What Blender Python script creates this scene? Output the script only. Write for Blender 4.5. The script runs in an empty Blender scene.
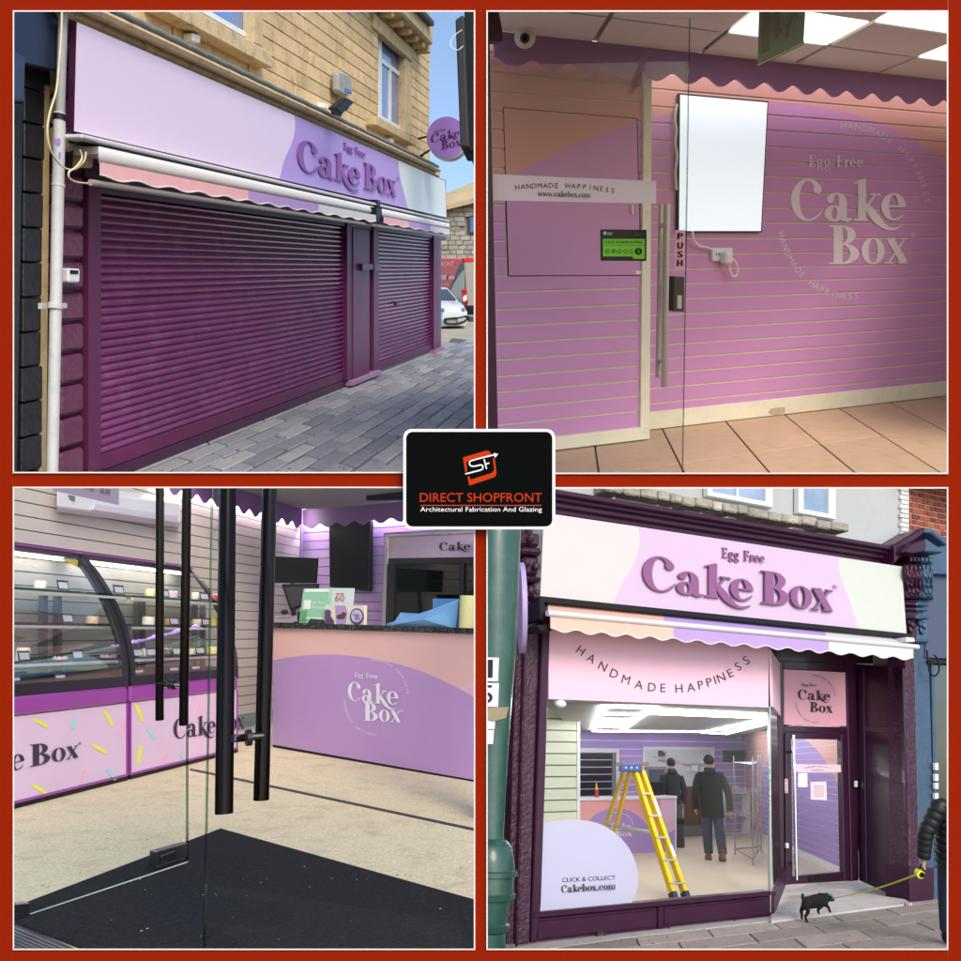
import bpy, bmesh, math, random
from mathutils import Vector, Matrix
random.seed(7)
R = math.radians
sc = bpy.context.scene
COL = sc.collection
# ---------------------------------------------------------------- camera, sky, sun, exposure
F = 900.0                       # focal length in picture pixels (picture 961 wide)
C0 = 480.5
cam_d = bpy.data.cameras.new('camera'); cam = bpy.data.objects.new('camera', cam_d); COL.objects.link(cam)
cam.location = (0, 0, 0); cam.rotation_euler = (R(90), 0, 0)
cam_d.sensor_fit = 'HORIZONTAL'; cam_d.sensor_width = 36.0; cam_d.lens = 36.0 * F / 961.0
cam_d.clip_start = 0.05; cam_d.clip_end = 2000
sc.camera = cam
SUN_EL, SUN_AZ = 40.0, 152.0
wd = bpy.data.worlds.new('World'); sc.world = wd; wd.use_nodes = True
nt = wd.node_tree; nt.nodes.clear()
sky = nt.nodes.new('ShaderNodeTexSky'); sky.sky_type = 'NISHITA'; sky.sun_disc = False
sky.sun_elevation = R(SUN_EL); sky.sun_rotation = R(SUN_AZ); sky.dust_density = 1.5; sky.air_density = 1.0
bg = nt.nodes.new('ShaderNodeBackground'); bg.inputs['Strength'].default_value = 0.15
wo = nt.nodes.new('ShaderNodeOutputWorld')
nt.links.new(sky.outputs[0], bg.inputs[0]); nt.links.new(bg.outputs[0], wo.inputs[0])
sun_d = bpy.data.lights.new('sun', 'SUN'); sun_d.energy = 1.3; sun_d.angle = R(25); sun_d.color = (1.0, 0.90, 0.76)
sun = bpy.data.objects.new('sun', sun_d); COL.objects.link(sun)
sdir = Vector((math.sin(R(SUN_AZ)) * math.cos(R(SUN_EL)), math.cos(R(SUN_AZ)) * math.cos(R(SUN_EL)), math.sin(R(SUN_EL))))
sun.rotation_euler = sdir.to_track_quat('Z', 'Y').to_euler(); sun.location = sdir * 60
vs = sc.view_settings
vs.view_transform = 'Standard'; vs.look = 'None'; vs.gamma = 1.0; vs.use_curve_mapping = False
vs.exposure = 0.75
# ---------------------------------------------------------------- geometry tools
def D(x, y): return Vector(((x - C0) / F, 1.0, (C0 - y) / F))
def topix(p): return (C0 + F * p.x / p.y, C0 - F * p.z / p.y)
class Pl:
    def __init__(s, p, n):
        s.p = Vector(p); s.n = Vector(n).normalized()
        if s.n.dot(s.p) > 0: s.n = -s.n
    def hit(s, x, y, off=0.0):
        d = D(x, y)
        return d * ((s.p.dot(s.n) + off) / d.dot(s.n))
    def shift(s, d): return Pl(s.p + s.n * d, s.n)
class Wall(Pl):                 # upright plane whose level lines meet at the picture point (vx, vy)
    def __init__(s, p, up, vx, vy):
        s.vx, s.vy, s.up = vx, vy, up
        s.u = D(vx, vy).normalized()
        Pl.__init__(s, p, s.u.cross(up))
    def k(s, x, y): return (s.vy - y) / (s.vx - x)
    def y(s, x, k): return s.vy - k * (s.vx - x)
    def pt(s, x, k, off=0.0): return s.hit(x, s.y(x, k), off)
    def xs(s, a, b, t):         # even spacing along the wall between picture columns a and b
        ia, ib = 1 / (s.vx - a), 1 / (s.vx - b)
        return s.vx - 1 / (ia + (ib - ia) * t)
    def rect(s, x0, x1, k0, k1, off=0.0, th=0.03):
        return prism([s.pt(x0, k0, off), s.pt(x1, k0, off), s.pt(x1, k1, off), s.pt(x0, k1, off)], -s.n * th)
    def shifted(s, d):
        return Wall(s.p + s.n * d, s.up, s.vx, s.vy)
def prism(pts, ext):
    n = len(pts); V = list(pts) + [p + ext for p in pts]
    Fc = [tuple(range(n)), tuple(range(2 * n - 1, n - 1, -1))]
    for i in range(n): j = (i + 1) % n; Fc.append((j, i, n + i, n + j))
    return V, Fc
def slab(pl, pix, off=0.0, th=0.02): return prism([pl.hit(x, y, off) for x, y in pix], -pl.n * th)
def join(*ms):
    V, Fc = [], []
    for v, f in ms:
        o = len(V); V += v; Fc += [tuple(i + o for i in q) for q in f]
    return V, Fc
def basis(d):
    d = d.normalized(); a = Vector((0, 0, 1)) if abs(d.z) < .9 else Vector((1, 0, 0))
    x = d.cross(a).normalized(); return x, d.cross(x).normalized()
def tube(pts, r, seg=12, cap=True):
    pts = [Vector(p) for p in pts]; n = len(pts)
    rs = r if isinstance(r, (list, tuple)) else [r] * n
    V, Fc = [], []; bx, by = basis(pts[1] - pts[0])
    for i, p in enumerate(pts):
        d = (pts[min(i + 1, n - 1)] - pts[max(i - 1, 0)]).normalized()
        bx = (bx - d * bx.dot(d)).normalized(); by = d.cross(bx)
        for j in range(seg):
            a = 2 * math.pi * j / seg; V.append(p + (bx * math.cos(a) + by * math.sin(a)) * rs[i])
    for i in range(n - 1):
        for j in range(seg):
            k = (j + 1) % seg; Fc.append((i * seg + j, i * seg + k, (i + 1) * seg + k, (i + 1) * seg + j))
    if cap: Fc += [tuple(range(seg - 1, -1, -1)), tuple((n - 1) * seg + j for j in range(seg))]
    return V, Fc
def lathe(base, up, prof, seg=24):        # prof: (radius, height)
    up = up.normalized(); bx, by = basis(up); V, Fc = [], []
    for r, h in prof:
        for j in range(seg):
            a = 2 * math.pi * j / seg; V.append(base + up * h + (bx * math.cos(a) + by * math.sin(a)) * r)
    for i in range(len(prof) - 1):
        for j in range(seg):
            k = (j + 1) % seg; Fc.append((i * seg + j, i * seg + k, (i + 1) * seg + k, (i + 1) * seg + j))
    Fc += [tuple(range(seg - 1, -1, -1)), tuple((len(prof) - 1) * seg + j for j in range(seg))]
    return V, Fc
def loft(rings):
    n = len(rings[0]); V = [p for r in rings for p in r]; Fc = []
    for i in range(len(rings) - 1):
        for j in range(n):
            k = (j + 1) % n; Fc.append((i * n + j, i * n + k, (i + 1) * n + k, (i + 1) * n + j))
    Fc += [tuple(range(n - 1, -1, -1)), tuple((len(rings) - 1) * n + j for j in range(n))]
    return V, Fc
def box(o, a, b, c):                       # corner o and three edge vectors
    return prism([o, o + a, o + a + b, o + b], c)
def ball(c, ax, seg=12, rg=8):             # ellipsoid with three half axes
    V, Fc = [], []
    for i in range(1, rg):
        t = math.pi * i / rg
        for j in range(seg):
            a = 2 * math.pi * j / seg
            V.append(c + ax[0] * math.sin(t) * math.cos(a) + ax[1] * math.sin(t) * math.sin(a) + ax[2] * math.cos(t))
    for i in range(rg - 2):
        for j in range(seg):
            k = (j + 1) % seg; Fc.append((i * seg + j, i * seg + k, (i + 1) * seg + k, (i + 1) * seg + j))
    V += [c + ax[2], c - ax[2]]
    for j in range(seg):
        k = (j + 1) % seg; Fc.append((len(V) - 2, k, j)); Fc.append((len(V) - 1, (rg - 2) * seg + j, (rg - 2) * seg + k))
    return V, Fc
def cr(pts, m=5):                          # Catmull-Rom through tuples
    out = []; n = len(pts)
    for i in range(n - 1):
        a, b, c, d = pts[max(i - 1, 0)], pts[i], pts[i + 1], pts[min(i + 2, n - 1)]
        for j in range(m):
            t = j / m
            out.append(tuple(.5 * (2 * q + (r - p) * t + (2 * p - 5 * q + 4 * r - s) * t * t + (3 * q - p - 3 * r + s) * t ** 3) for p, q, r, s in zip(a, b, c, d)))
    out.append(tuple(pts[-1])); return out
PLACE = [0, 0]                             # which side of the frame's cross we build in: (sign of x, sign of z)
def clip(bm):
    for ax, s in ((0, PLACE[0]), (2, PLACE[1])):
        if not s: continue
        nv = Vector((0, -.0012, 0)); nv[ax] = s
        if all(v.co.dot(nv) >= 0 for v in bm.verts): continue
        bmesh.ops.bisect_plane(bm, geom=bm.verts[:] + bm.edges[:] + bm.faces[:], plane_co=(0, 0, 0), plane_no=-nv, clear_outer=True)
BASE = {}
def setp(o, label, cat, group=None, kind=None):
    if label: o['label'] = label
    if cat: o['category'] = cat
    if group: o['group'] = group
    if kind: o['kind'] = kind
def thing(name, label, cat, base, group=None):
    o = bpy.data.objects.new(name, None); COL.objects.link(o); o.location = base; o.empty_display_size = .1
    setp(o, label, cat, group); BASE[o] = Vector(base); return o
def mk(name, geo, mat, parent=None, smooth=None, bev=0, label=None, cat=None, group=None, kind=None, base=None):
    V, Fc = geo
    bm = bmesh.new(); vv = [bm.verts.new(v) for v in V]
    for f in Fc:
        try: bm.faces.new([vv[i] for i in f])
        except ValueError: pass
    bmesh.ops.recalc_face_normals(bm, faces=bm.faces)
    if bev: bmesh.ops.bevel(bm, geom=bm.edges[:], offset=bev, segments=1, affect='EDGES', clamp_overlap=True)
    clip(bm)
    if not bm.verts: bm.free(); return None
    if parent is not None: b = BASE[parent]
    elif base is not None: b = Vector(base)
    else:
        lo = min(v.co.z for v in bm.verts); c = sum((v.co for v in bm.verts), Vector()) / len(bm.verts); b = Vector((c.x, c.y, lo))
    for v in bm.verts: v.co -= b
    me = bpy.data.meshes.new(name); bm.to_mesh(me); bm.free()
    o = bpy.data.objects.new(name, me); COL.objects.link(o); me.materials.append(mat)
    if smooth is not None:
        for p in me.polygons: p.use_smooth = True
        me.set_sharp_from_angle(angle=R(smooth))
    if parent is not None: o.parent = parent
    else: o.location = b
    BASE[o] = b; setp(o, label, cat, group, kind); return o
# ---------------------------------------------------------------- materials
def lin(c): return tuple((x / 12.92 if x <= .04045 else ((x + .055) / 1.055) ** 2.4) for x in (v / 255 for v in c)) + (1,)
MC = {}
def mat(name, rgb, rough=.6, metal=0.0, var=.08, scale=6.0, bump=0.0, bscale=40.0, coat=0.0, dirt=None, circle=None, stretch=None, spec=.5):
    if name in MC: return MC[name]
    m = bpy.data.materials.new(name); m.use_nodes = True; MC[name] = m
    n = m.node_tree.nodes; l = m.node_tree.links; b = n['Principled BSDF']
    b.inputs['Roughness'].default_value = rough; b.inputs['Metallic'].default_value = metal
    b.inputs['Coat Weight'].default_value = coat; b.inputs['Coat Roughness'].default_value = .08
    b.inputs['Specular IOR Level'].default_value = spec
    geo = n.new('ShaderNodeNewGeometry'); pos = geo.outputs['Position']
    if stretch:
        mp = n.new('ShaderNodeMapping'); mp.inputs['Scale'].default_value = stretch; l.new(pos, mp.inputs[0]); pos = mp.outputs[0]
    noi = n.new('ShaderNodeTexNoise'); noi.inputs['Scale'].default_value = scale; noi.inputs['Detail'].default_value = 6; noi.inputs['Roughness'].default_value = .62
    l.new(pos, noi.inputs['Vector'])
    oi = n.new('ShaderNodeObjectInfo')
    src = None
    if circle:
        cc, e1, e2, cin, cout = circle
        sub = n.new('ShaderNodeVectorMath'); sub.operation = 'SUBTRACT'; l.new(geo.outputs['Position'], sub.inputs[0]); sub.inputs[1].default_value = cc
        ds = []
        for e in (e1, e2):
            d = n.new('ShaderNodeVectorMath'); d.operation = 'DOT_PRODUCT'; l.new(sub.outputs[0], d.inputs[0]); d.inputs[1].default_value = e / e.length_squared
            q = n.new('ShaderNodeMath'); q.operation = 'MULTIPLY'; l.new(d.outputs['Value'], q.inputs[0]); l.new(d.outputs['Value'], q.inputs[1]); ds.append(q)
        ad = n.new('ShaderNodeMath'); ad.operation = 'ADD'; l.new(ds[0].outputs[0], ad.inputs[0]); l.new(ds[1].outputs[0], ad.inputs[1])
        lt = n.new('ShaderNodeMath'); lt.operation = 'LESS_THAN'; lt.inputs[1].default_value = 1; l.new(ad.outputs[0], lt.inputs[0])
        mx = n.new('ShaderNodeMix'); mx.data_type = 'RGBA'; l.new(lt.outputs[0], mx.inputs['Factor'])
        mx.inputs['A'].default_value = lin(cout); mx.inputs['B'].default_value = lin(cin); src = mx.outputs['Result']
    hsv = n.new('ShaderNodeHueSaturation')
    if src: l.new(src, hsv.inputs['Color'])
    else: hsv.inputs['Color'].default_value = lin(rgb)
    ma = n.new('ShaderNodeMapRange'); ma.inputs['From Min'].default_value = .25; ma.inputs['From Max'].default_value = .75
    ma.inputs['To Min'].default_value = 1 - var; ma.inputs['To Max'].default_value = 1 + var; l.new(noi.outputs['Fac'], ma.inputs['Value'])
    mr = n.new('ShaderNodeMapRange'); mr.inputs['To Min'].default_value = 1 - var * .8; mr.inputs['To Max'].default_value = 1 + var * .8; l.new(oi.outputs['Random'], mr.inputs['Value'])
    mu = n.new('ShaderNodeMath'); mu.operation = 'MULTIPLY'; l.new(ma.outputs[0], mu.inputs[0]); l.new(mr.outputs[0], mu.inputs[1])
    l.new(mu.outputs[0], hsv.inputs['Value']); out = hsv.outputs['Color']
    if dirt:
        dc, amt, dscale = dirt
        n2 = n.new('ShaderNodeTexNoise'); n2.inputs['Scale'].default_value = dscale; n2.inputs['Detail'].default_value = 8; n2.inputs['Roughness'].default_value = .7; l.new(pos, n2.inputs['Vector'])
        rp = n.new('ShaderNodeMapRange'); rp.inputs['From Min'].default_value = .5; rp.inputs['From Max'].default_value = .72; rp.inputs['To Max'].default_value = amt; l.new(n2.outputs['Fac'], rp.inputs['Value'])
        m2 = n.new('ShaderNodeMix'); m2.data_type = 'RGBA'; l.new(rp.outputs[0], m2.inputs['Factor']); l.new(out, m2.inputs['A']); m2.inputs['B'].default_value = lin(dc); out = m2.outputs['Result']
    l.new(out, b.inputs['Base Color'])
    rr = n.new('ShaderNodeMapRange'); rr.inputs['To Min'].default_value = max(.03, rough - .08); rr.inputs['To Max'].default_value = min(1, rough + .08); l.new(noi.outputs['Fac'], rr.inputs['Value']); l.new(rr.outputs[0], b.inputs['Roughness'])
    if bump:
        n3 = n.new('ShaderNodeTexNoise'); n3.inputs['Scale'].default_value = bscale; n3.inputs['Detail'].default_value = 5; l.new(pos, n3.inputs['Vector'])
        bp = n.new('ShaderNodeBump'); bp.inputs['Strength'].default_value = min(1, bump); bp.inputs['Distance'].default_value = .02; l.new(n3.outputs['Fac'], bp.inputs['Height']); l.new(bp.outputs[0], b.inputs['Normal'])
    return m
def emit(name, rgb, st):
    if name in MC: return MC[name]
    m = bpy.data.materials.new(name); m.use_nodes = True; MC[name] = m
    b = m.node_tree.nodes['Principled BSDF']; b.inputs['Base Color'].default_value = lin(rgb)
    b.inputs['Emission Color'].default_value = lin(rgb); b.inputs['Emission Strength'].default_value = st; b.inputs['Roughness'].default_value = .4
    return m
def glass(name, tint=(245, 250, 248), refl=1.0, haze=0.0):
    if name in MC: return MC[name]
    m = bpy.data.materials.new(name); m.use_nodes = True; MC[name] = m
    n = m.node_tree.nodes; l = m.node_tree.links; n.clear()
    o = n.new('ShaderNodeOutputMaterial'); t = n.new('ShaderNodeBsdfTransparent'); t.inputs[0].default_value = lin(tint)
    g = n.new('ShaderNodeBsdfGlossy'); g.inputs['Roughness'].default_value = .01; fr = n.new('ShaderNodeFresnel'); fr.inputs[0].default_value = 1.45
    mu = n.new('ShaderNodeMath'); mu.operation = 'MULTIPLY'; mu.inputs[1].default_value = refl; l.new(fr.outputs[0], mu.inputs[0])
    mx = n.new('ShaderNodeMixShader'); l.new(mu.outputs[0], mx.inputs[0])
    src = t
    if haze:
        d = n.new('ShaderNodeBsdfDiffuse'); d.inputs[0].default_value = (.6, .6, .62, 1); m0 = n.new('ShaderNodeMixShader'); m0.inputs[0].default_value = haze
        l.new(t.outputs[0], m0.inputs[1]); l.new(d.outputs[0], m0.inputs[2]); src = m0
    l.new(src.outputs[0], mx.inputs[1]); l.new(g.outputs[0], mx.inputs[2]); l.new(mx.outputs[0], o.inputs[0])
    return m
# ---------------------------------------------------------------- lettering
FC = {}
def font_mesh(txt):                        # verts in units of cap height ~ .73, faces
    if txt in FC: return FC[txt]
    c = bpy.data.curves.new('t', 'FONT'); c.body = txt; c.resolution_u = 3; c.fill_mode = 'FRONT'
    o = bpy.data.objects.new('t', c); COL.objects.link(o)
    dg = bpy.context.evaluated_depsgraph_get(); me = o.evaluated_get(dg).to_mesh()
    V = [(v.co.x, v.co.y) for v in me.vertices]; Fc = [tuple(p.vertices) for p in me.polygons]
    o.evaluated_get(dg).to_mesh_clear(); bpy.data.objects.remove(o); bpy.data.curves.remove(c)
    FC[txt] = (V, Fc); return V, Fc
def qmap(bl, br, tr, tl):                  # unit square to picture quad, projective
    (x0, y0), (x1, y1), (x2, y2), (x3, y3) = bl, br, tr, tl
    dx1, dx2, sx = x1 - x2, x3 - x2, x0 - x1 + x2 - x3; dy1, dy2, sy = y1 - y2, y3 - y2, y0 - y1 + y2 - y3
    den = dx1 * dy2 - dx2 * dy1; g = (sx * dy2 - dx2 * sy) / den; h = (dx1 * sy - sx * dy1) / den
    a, b, c = x1 - x0 + g * x1, x3 - x0 + h * x3, x0; d, e, f = y1 - y0 + g * y1, y3 - y0 + h * y3, y0
    return lambda u, v: ((a * u + b * v + c) / (g * u + h * v + 1), (d * u + e * v + f) / (g * u + h * v + 1))
def sans(pl, txt, f, off=.003, fit=True):  # default face fitted into the unit square of f
    V, Fc = font_mesh(txt)
    x0, x1 = min(v[0] for v in V), max(v[0] for v in V); y0, y1 = min(v[1] for v in V), max(v[1] for v in V)
    return [pl.hit(*f((x - x0) / (x1 - x0), (y - y0) / (y1 - y0)), off) for x, y in V], Fc
def chars_arc(pl, txt, cx, cy, rx, ry, a0, a1, h, off=.003, outward=True, wide=1.0, tilt=0):
    """letters along a picture-space ellipse on plane pl; angles in degrees clockwise from top"""
    out = []; n = len(txt)
    for i, ch in enumerate(txt):
        if ch == ' ': continue
        a = R(a0 + (a1 - a0) * i / (n - 1)); px, py = cx + rx * math.sin(a), cy - ry * math.cos(a)
        V, Fc = font_mesh(ch); xm = (min(v[0] for v in V) + max(v[0] for v in V)) / 2
        t = a if outward else a + math.pi
        ca, sa = math.cos(t), math.sin(t); s = h / .73
        P = []
        for x, y in V:
            lx, ly = (x - xm) * s * wide, y * s; P.append(pl.hit(px + lx * ca + ly * sa, py + lx * sa - ly * ca + tilt * lx, off))
        out.append((P, Fc))
    return join(*out)
def ring(cx, cy, a, b, wx, wy, t0, t1, n=22, tap=0):
    o, i = [], []
    for j in range(n + 1):
        d = t0 + (t1 - t0) * j / n; t = R(d); g = 1 if not tap else min(1, (t1 - d) / tap)
        o.append((cx + a * math.cos(t), cy + b * math.sin(t))); i.append((cx + (a - wx * g) * math.cos(t), cy + (b - wy * g) * math.sin(t)))
    return o, i
def stk(*pts, m=5):
    P = cr(pts, m) if len(pts) > 2 else list(pts); o, i = [], []
    for j, (x, y, w) in enumerate(P):
        a, b = P[max(j - 1, 0)], P[min(j + 1, len(P) - 1)]; dx, dy = b[0] - a[0], b[1] - a[1]; q = math.hypot(dx, dy) or 1
        o.append((x - dy / q * w / 2, y + dx / q * w / 2)); i.append((x + dy / q * w / 2, y - dx / q * w / 2))
    return o, i
def rct(x0, y0, x1, y1): return [(x0, y1), (x1, y1)], [(x0, y0), (x1, y0)]
def dot(cx, cy, r): return ring(cx, cy, r, r, r * .98, r * .98, 0, 360, 14)
GL = {
 'C': (.80, [ring(.42, .5, .42, .51, .21, .05, 42, 334, 38, tap=62), ring(.655, .765, .105, .115, .1, .11, 0, 360, 16)]),
 'a': (.69, [ring(.24, .18, .24, .195, .17, .05, 0, 360), rct(.36, .06, .55, .44), ring(.29, .43, .26, .25, .19, .05, 0, 150), dot(.14, .52, .09), stk((.45, .1, .18), (.55, .02, .1), (.68, .06, .02))]),
 'k': (.64, [rct(.10, 0, .30, .94), stk((.0, .9, .02), (.10, .93, .05), (.30, .985, .09)), rct(.0, 0, .34, .045), stk((.28, .30, .05), (.52, .62, .05)), rct(.40, .61, .66, .66)]),
 'e': (.60, [ring(.30, .34, .30, .33, .19, .045, 62, 335, 32, tap=60), ring(.30, .34, .30, .33, .19, .045, 2, 62, 8), rct(.12, .33, .58, .375)]),
 'B': (.78, [rct(.10, 0, .33, .96), rct(.0, .955, .36, 1.0), rct(.0, 0, .36, .045), ring(.32, .75, .34, .25, .21, .045, -88, 90), ring(.32, .265, .43, .268, .23, .045, -90, 88)]),
 'o': (.62, [ring(.30, .335, .30, .345, .18, .035, 0, 180), ring(.30, .335, .30, .345, .18, .035, 180, 360)]),
 'x': (.56, [stk((.10, .65, .19), (.46, .02, .19)), stk((.05, .02, .05), (.47, .64, .05)), rct(-.02, .63, .24, .67), rct(.36, .63, .56, .67), rct(-.04, 0, .16, .04), rct(.30, 0, .56, .04)]),
 'E': (.70, [rct(.10, 0, .30, 1), rct(.0, .955, .60, 1.), rct(.0, 0, .62, .045), rct(.3, .48, .48, .53), rct(.56, .78, .62, .98), rct(.58, .02, .64, .22), rct(.46, .40, .50, .61)]),
 'F': (.64, [rct(.10, 0, .30, 1), rct(.0, .955, .60, 1.), rct(.0, 0, .40, .045), rct(.3, .48, .48, .53), rct(.56, .76, .62, .98), rct(.46, .40, .50, .61)]),
 'g': (.60, [ring(.26, .43, .26, .24, .15, .05, 0, 360), ring(.28, -.10, .28, .18, .12, .06, 0, 360), stk((.12, .22, .07), (.14, .08, .08), (.4, .06, .08)), stk((.42, .6, .05), (.56, .66, .09))]),
 'r': (.46, [rct(.08, 0, .27, .64), rct(.0, 0, .36, .045), rct(.0, .61, .2, .65), stk((.26, .48, .06), (.33, .6, .06), (.42, .63, .06)), dot(.42, .56, .085)]),
 'b': (.66, [rct(.06, 0, .25, 1), ring(.33, .335, .30, .345, .18, .05, -100, 150), rct(-.02, .955, .2, 1)]),
 'c': (.54, [ring(.30, .335, .30, .345, .18, .045, 45, 330, tap=60), dot(.47, .52, .085)]),
 'm': (1.02, [rct(.06, 0, .24, .65), rct(.42, 0, .60, .48), rct(.78, 0, .96, .48), ring(.38, .46, .22, .21, .18, .07, 0, 130), ring(.74, .46, .22, .21, .18, .07, 0, 130), rct(0, 0, .3, .04), rct(.36, 0, .66, .04), rct(.72, 0, 1.02, .04)]),
 'w': (.94, [stk((.06, .66, .15), (.27, 0, .15)), stk((.27, 0, .05), (.47, .62, .05)), stk((.45, .66, .15), (.67, 0, .15)), stk((.67, 0, .05), (.9, .64, .05)), rct(-.02, .63, .2, .67), rct(.78, .63, .98, .67)]),
 '.': (.26, [dot(.12, .09, .10)]), ' ': (.17, []), '-': (.3, [rct(.03, .3, .25, .37)]),
}
def serif_sp(txt): return .085 if txt[0] == 'E' else .03
def serif_w(txt): return sum(GL[c][0] for c in txt) + serif_sp(txt) * (len(txt) - 1) + (.22 if txt[0] == 'E' else 0)
def serif(pl, txt, f, off=.003, th=0.0, swash=True, fit=None):
    """logo-style lettering: u runs 0..1 over the word, v = cap heights"""
    W = fit or serif_w(txt); x = 0; out = []; q = 0
    for i, c in enumerate(txt):
        ps = list(GL[c][1])
        if c == 'k':
            if swash and txt[i:i + 2] == 'ke': ps.append(stk((.30, .40, .10), (.42, .22, .19), (.60, .0, .19), (.80, -.16, .10), (1.0, -.19, .06), (1.2, -.1, .01), m=6))
            else: ps.append(stk((.33, .38, .14), (.56, .02, .19)))
        for o, n in ps:
            q += 1; of = off + .0005 * q; m = len(o)
            P = [pl.hit(*f((x + a) / W, b), of) for a, b in o] + [pl.hit(*f((x + a) / W, b), of) for a, b in n]
            Fc = [(j, j + 1, m + j + 1, m + j) for j in range(m - 1)]
            if th:
                e = -pl.n * th; P += [p + e for p in P]; k = 2 * m
                for j in range(m - 1): Fc += [(j + 1, j, k + j, k + j + 1), (m + j, m + j + 1, k + m + j + 1, k + m + j)]
                Fc += [(0, m, k + m, k), (m - 1, k + m - 1, k + 2 * m - 1, 2 * m - 1)]
            out.append((P, Fc))
        x += GL[c][0] + serif_sp(txt) + (.22 if c == ' ' and txt[0] == 'E' else 0)
    return join(*out)
def ribbon(pl, pts, w, off=.003):          # flat strip of picture width w along picture points
    o, i = stk(*[(x, y, w) for x, y in pts]) if len(pts) > 2 else stk(*[(x, y, w) for x, y in pts])
    m = len(o); return [pl.hit(x, y, off) for x, y in o + i], [(j, j + 1, m + j + 1, m + j) for j in range(m - 1)]
def ell(pl, cx, cy, rx, ry, off=.0, th=.01, n=32, a0=0, a1=360):
    return slab(pl, [(cx + rx * math.cos(R(a0 + (a1 - a0) * i / n)), cy + ry * math.sin(R(a0 + (a1 - a0) * i / n))) for i in range(n + (0 if a1 - a0 == 360 else 1))], off, th)
def scallop(pl, xs, top, bot, amp, nb, off, th, m=10, wall=None):
    """hanging edge: columns xs[0]..xs[1] on wall, k top, k of crests, amplitude, nb scallops"""
    up, dn = [], []
    for i in range(nb * m + 1):
        t = i / (nb * m); x = wall.xs(xs[0], xs[1], t); ph = .5 - .5 * math.cos(math.tau * t * nb)
        dn.append(wall.pt(x, bot + amp * (1 - ph), off)); up.append(wall.pt(x, top, off))
    n = len(up); e = -wall.n * th
    V = up + dn + [p + e for p in up] + [p + e for p in dn]; Fc = []
    for j in range(n - 1):
        Fc += [(j, j + 1, n + j + 1, n + j), (2 * n + j + 1, 2 * n + j, 3 * n + j, 3 * n + j + 1), (n + j, n + j + 1, 3 * n + j + 1, 3 * n + j), (j + 1, j, 2 * n + j, 2 * n + j + 1)]
    Fc += [(0, n, 3 * n, 2 * n), (n - 1, 2 * n - 1, 4 * n - 1, 3 * n - 1)]
    return V, Fc
def inpanel(pts, x0, x1, y0, y1):
    if any(p.y < .3 for p in pts): return False
    q = [topix(p) for p in pts]
    return not (max(a for a, b in q) < x0 or min(a for a, b in q) > x1 or max(b for a, b in q) < y0 or min(b for a, b in q) > y1)
def sky_up(vy): return Vector((0, -(C0 - vy) / F, 1)).normalized()      # upright of a place whose horizon sits at picture row vy
def floor_of(up, h): return Pl(-up * h, up)
def tiles(parent, name, m, p0, d1, d2, r1, r2, gap, th, up, rect, jit=0.0, stag=0.0, bev=0.004, maxn=300, every=None, rj=0.0):
    """lay flat pieces on a lattice: p0 + i*d1 + j*d2; the nearest become parts of their own"""
    L = []
    for j in range(*r2):
        for i in range(*r1):
            ii = i + (stag * (j % 2))
            g1, g2 = gap / d1.length, gap / d2.length
            q = [p0 + d1 * (ii + a) + d2 * (j + b) for a, b in ((g1, g2), (1 - g1, g2), (1 - g1, 1 - g2), (g1, 1 - g2))]
            if inpanel(q, *rect):
                lift = up * random.uniform(-jit, jit); L.append([p + lift + d1.normalized() * random.uniform(-rj, rj) + d2.normalized() * random.uniform(-rj, rj) for p in q])
    L.sort(key=lambda q: sum((p.y for p in q)))
    far = []
    for n, q in enumerate(L):
        if n < maxn: mk(name, prism(q, -up * th), m if not every else every[random.randrange(len(every))], parent, bev=bev)
        else: far.append(prism(q, -up * th))
    if far: mk(name, join(*far), m, parent, kind='stuff')

def specks(pl, region, n, size, m, parent, name='stain', off=.004, squash=.6, stuffy=True):
    """scattered flat marks (gum, crumbs, grit) on a ground plane inside a picture box"""
    gs = []
    for i in range(n):
        x, y = random.uniform(region[0], region[1]), random.uniform(region[2], region[3])
        c = pl.hit(x, y, off); r = random.uniform(size[0], size[1]); k = random.randint(5, 8); bx, by = basis(pl.n); a0 = random.random() * 6
        gs.append(([c + (bx * math.cos(a0 + math.tau * j / k) + by * math.sin(a0 + math.tau * j / k) * squash) * r * random.uniform(.6, 1.1) for j in range(k)], [tuple(range(k))]))
    return mk(name, join(*gs), m, parent, kind='stuff' if stuffy else None)
# ---------------------------------------------------------------- the display frame with its four openings and name plate
PLACE[:] = [0, 0]
FP = Pl((0, 1.9, 0), (0, -1, 0)); FB = Pl((0, 1.96, 0), (0, -1, 0))
m_red = mat('frame_red', (140, 31, 3), .9, var=.02, scale=20, spec=.06)
m_bead = mat('bead_white', (228, 224, 220), .5, var=.03)
def splay(q, a=FP, b=FB):
    n = len(q); V = [a.hit(*p) for p in q] + [b.hit(*p) for p in q]
    return V, [tuple(range(n)), tuple(range(2 * n - 1, n - 1, -1))] + [((i + 1) % n, i, n + i, n + (i + 1) % n) for i in range(n)]
def rc(x0, y0, x1, y1): return [(x0, y1), (x1, y1), (x1, y0), (x0, y0)]
fr = thing('showcase_surround', 'orange-red surround with four openings onto the four shop views', 'surround', FP.hit(480, 985))
for q in (rc(-24, -24, 13, 985), rc(948, -24, 985, 985)): mk('stile', splay(q), m_red, fr)
for q in (rc(13.05, -24, 947.95, 10.6), rc(13.05, 949.8, 947.95, 985)): mk('rail', splay(q), m_red, fr)
mk('mullion', splay(rc(475, 10.7, 486.6, 949.7)), m_red, fr)
for q in (rc(13.05, 473, 474.95, 487), rc(486.65, 473.8, 947.95, 487.4)): mk('transom', splay(q), m_red, fr)
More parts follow.
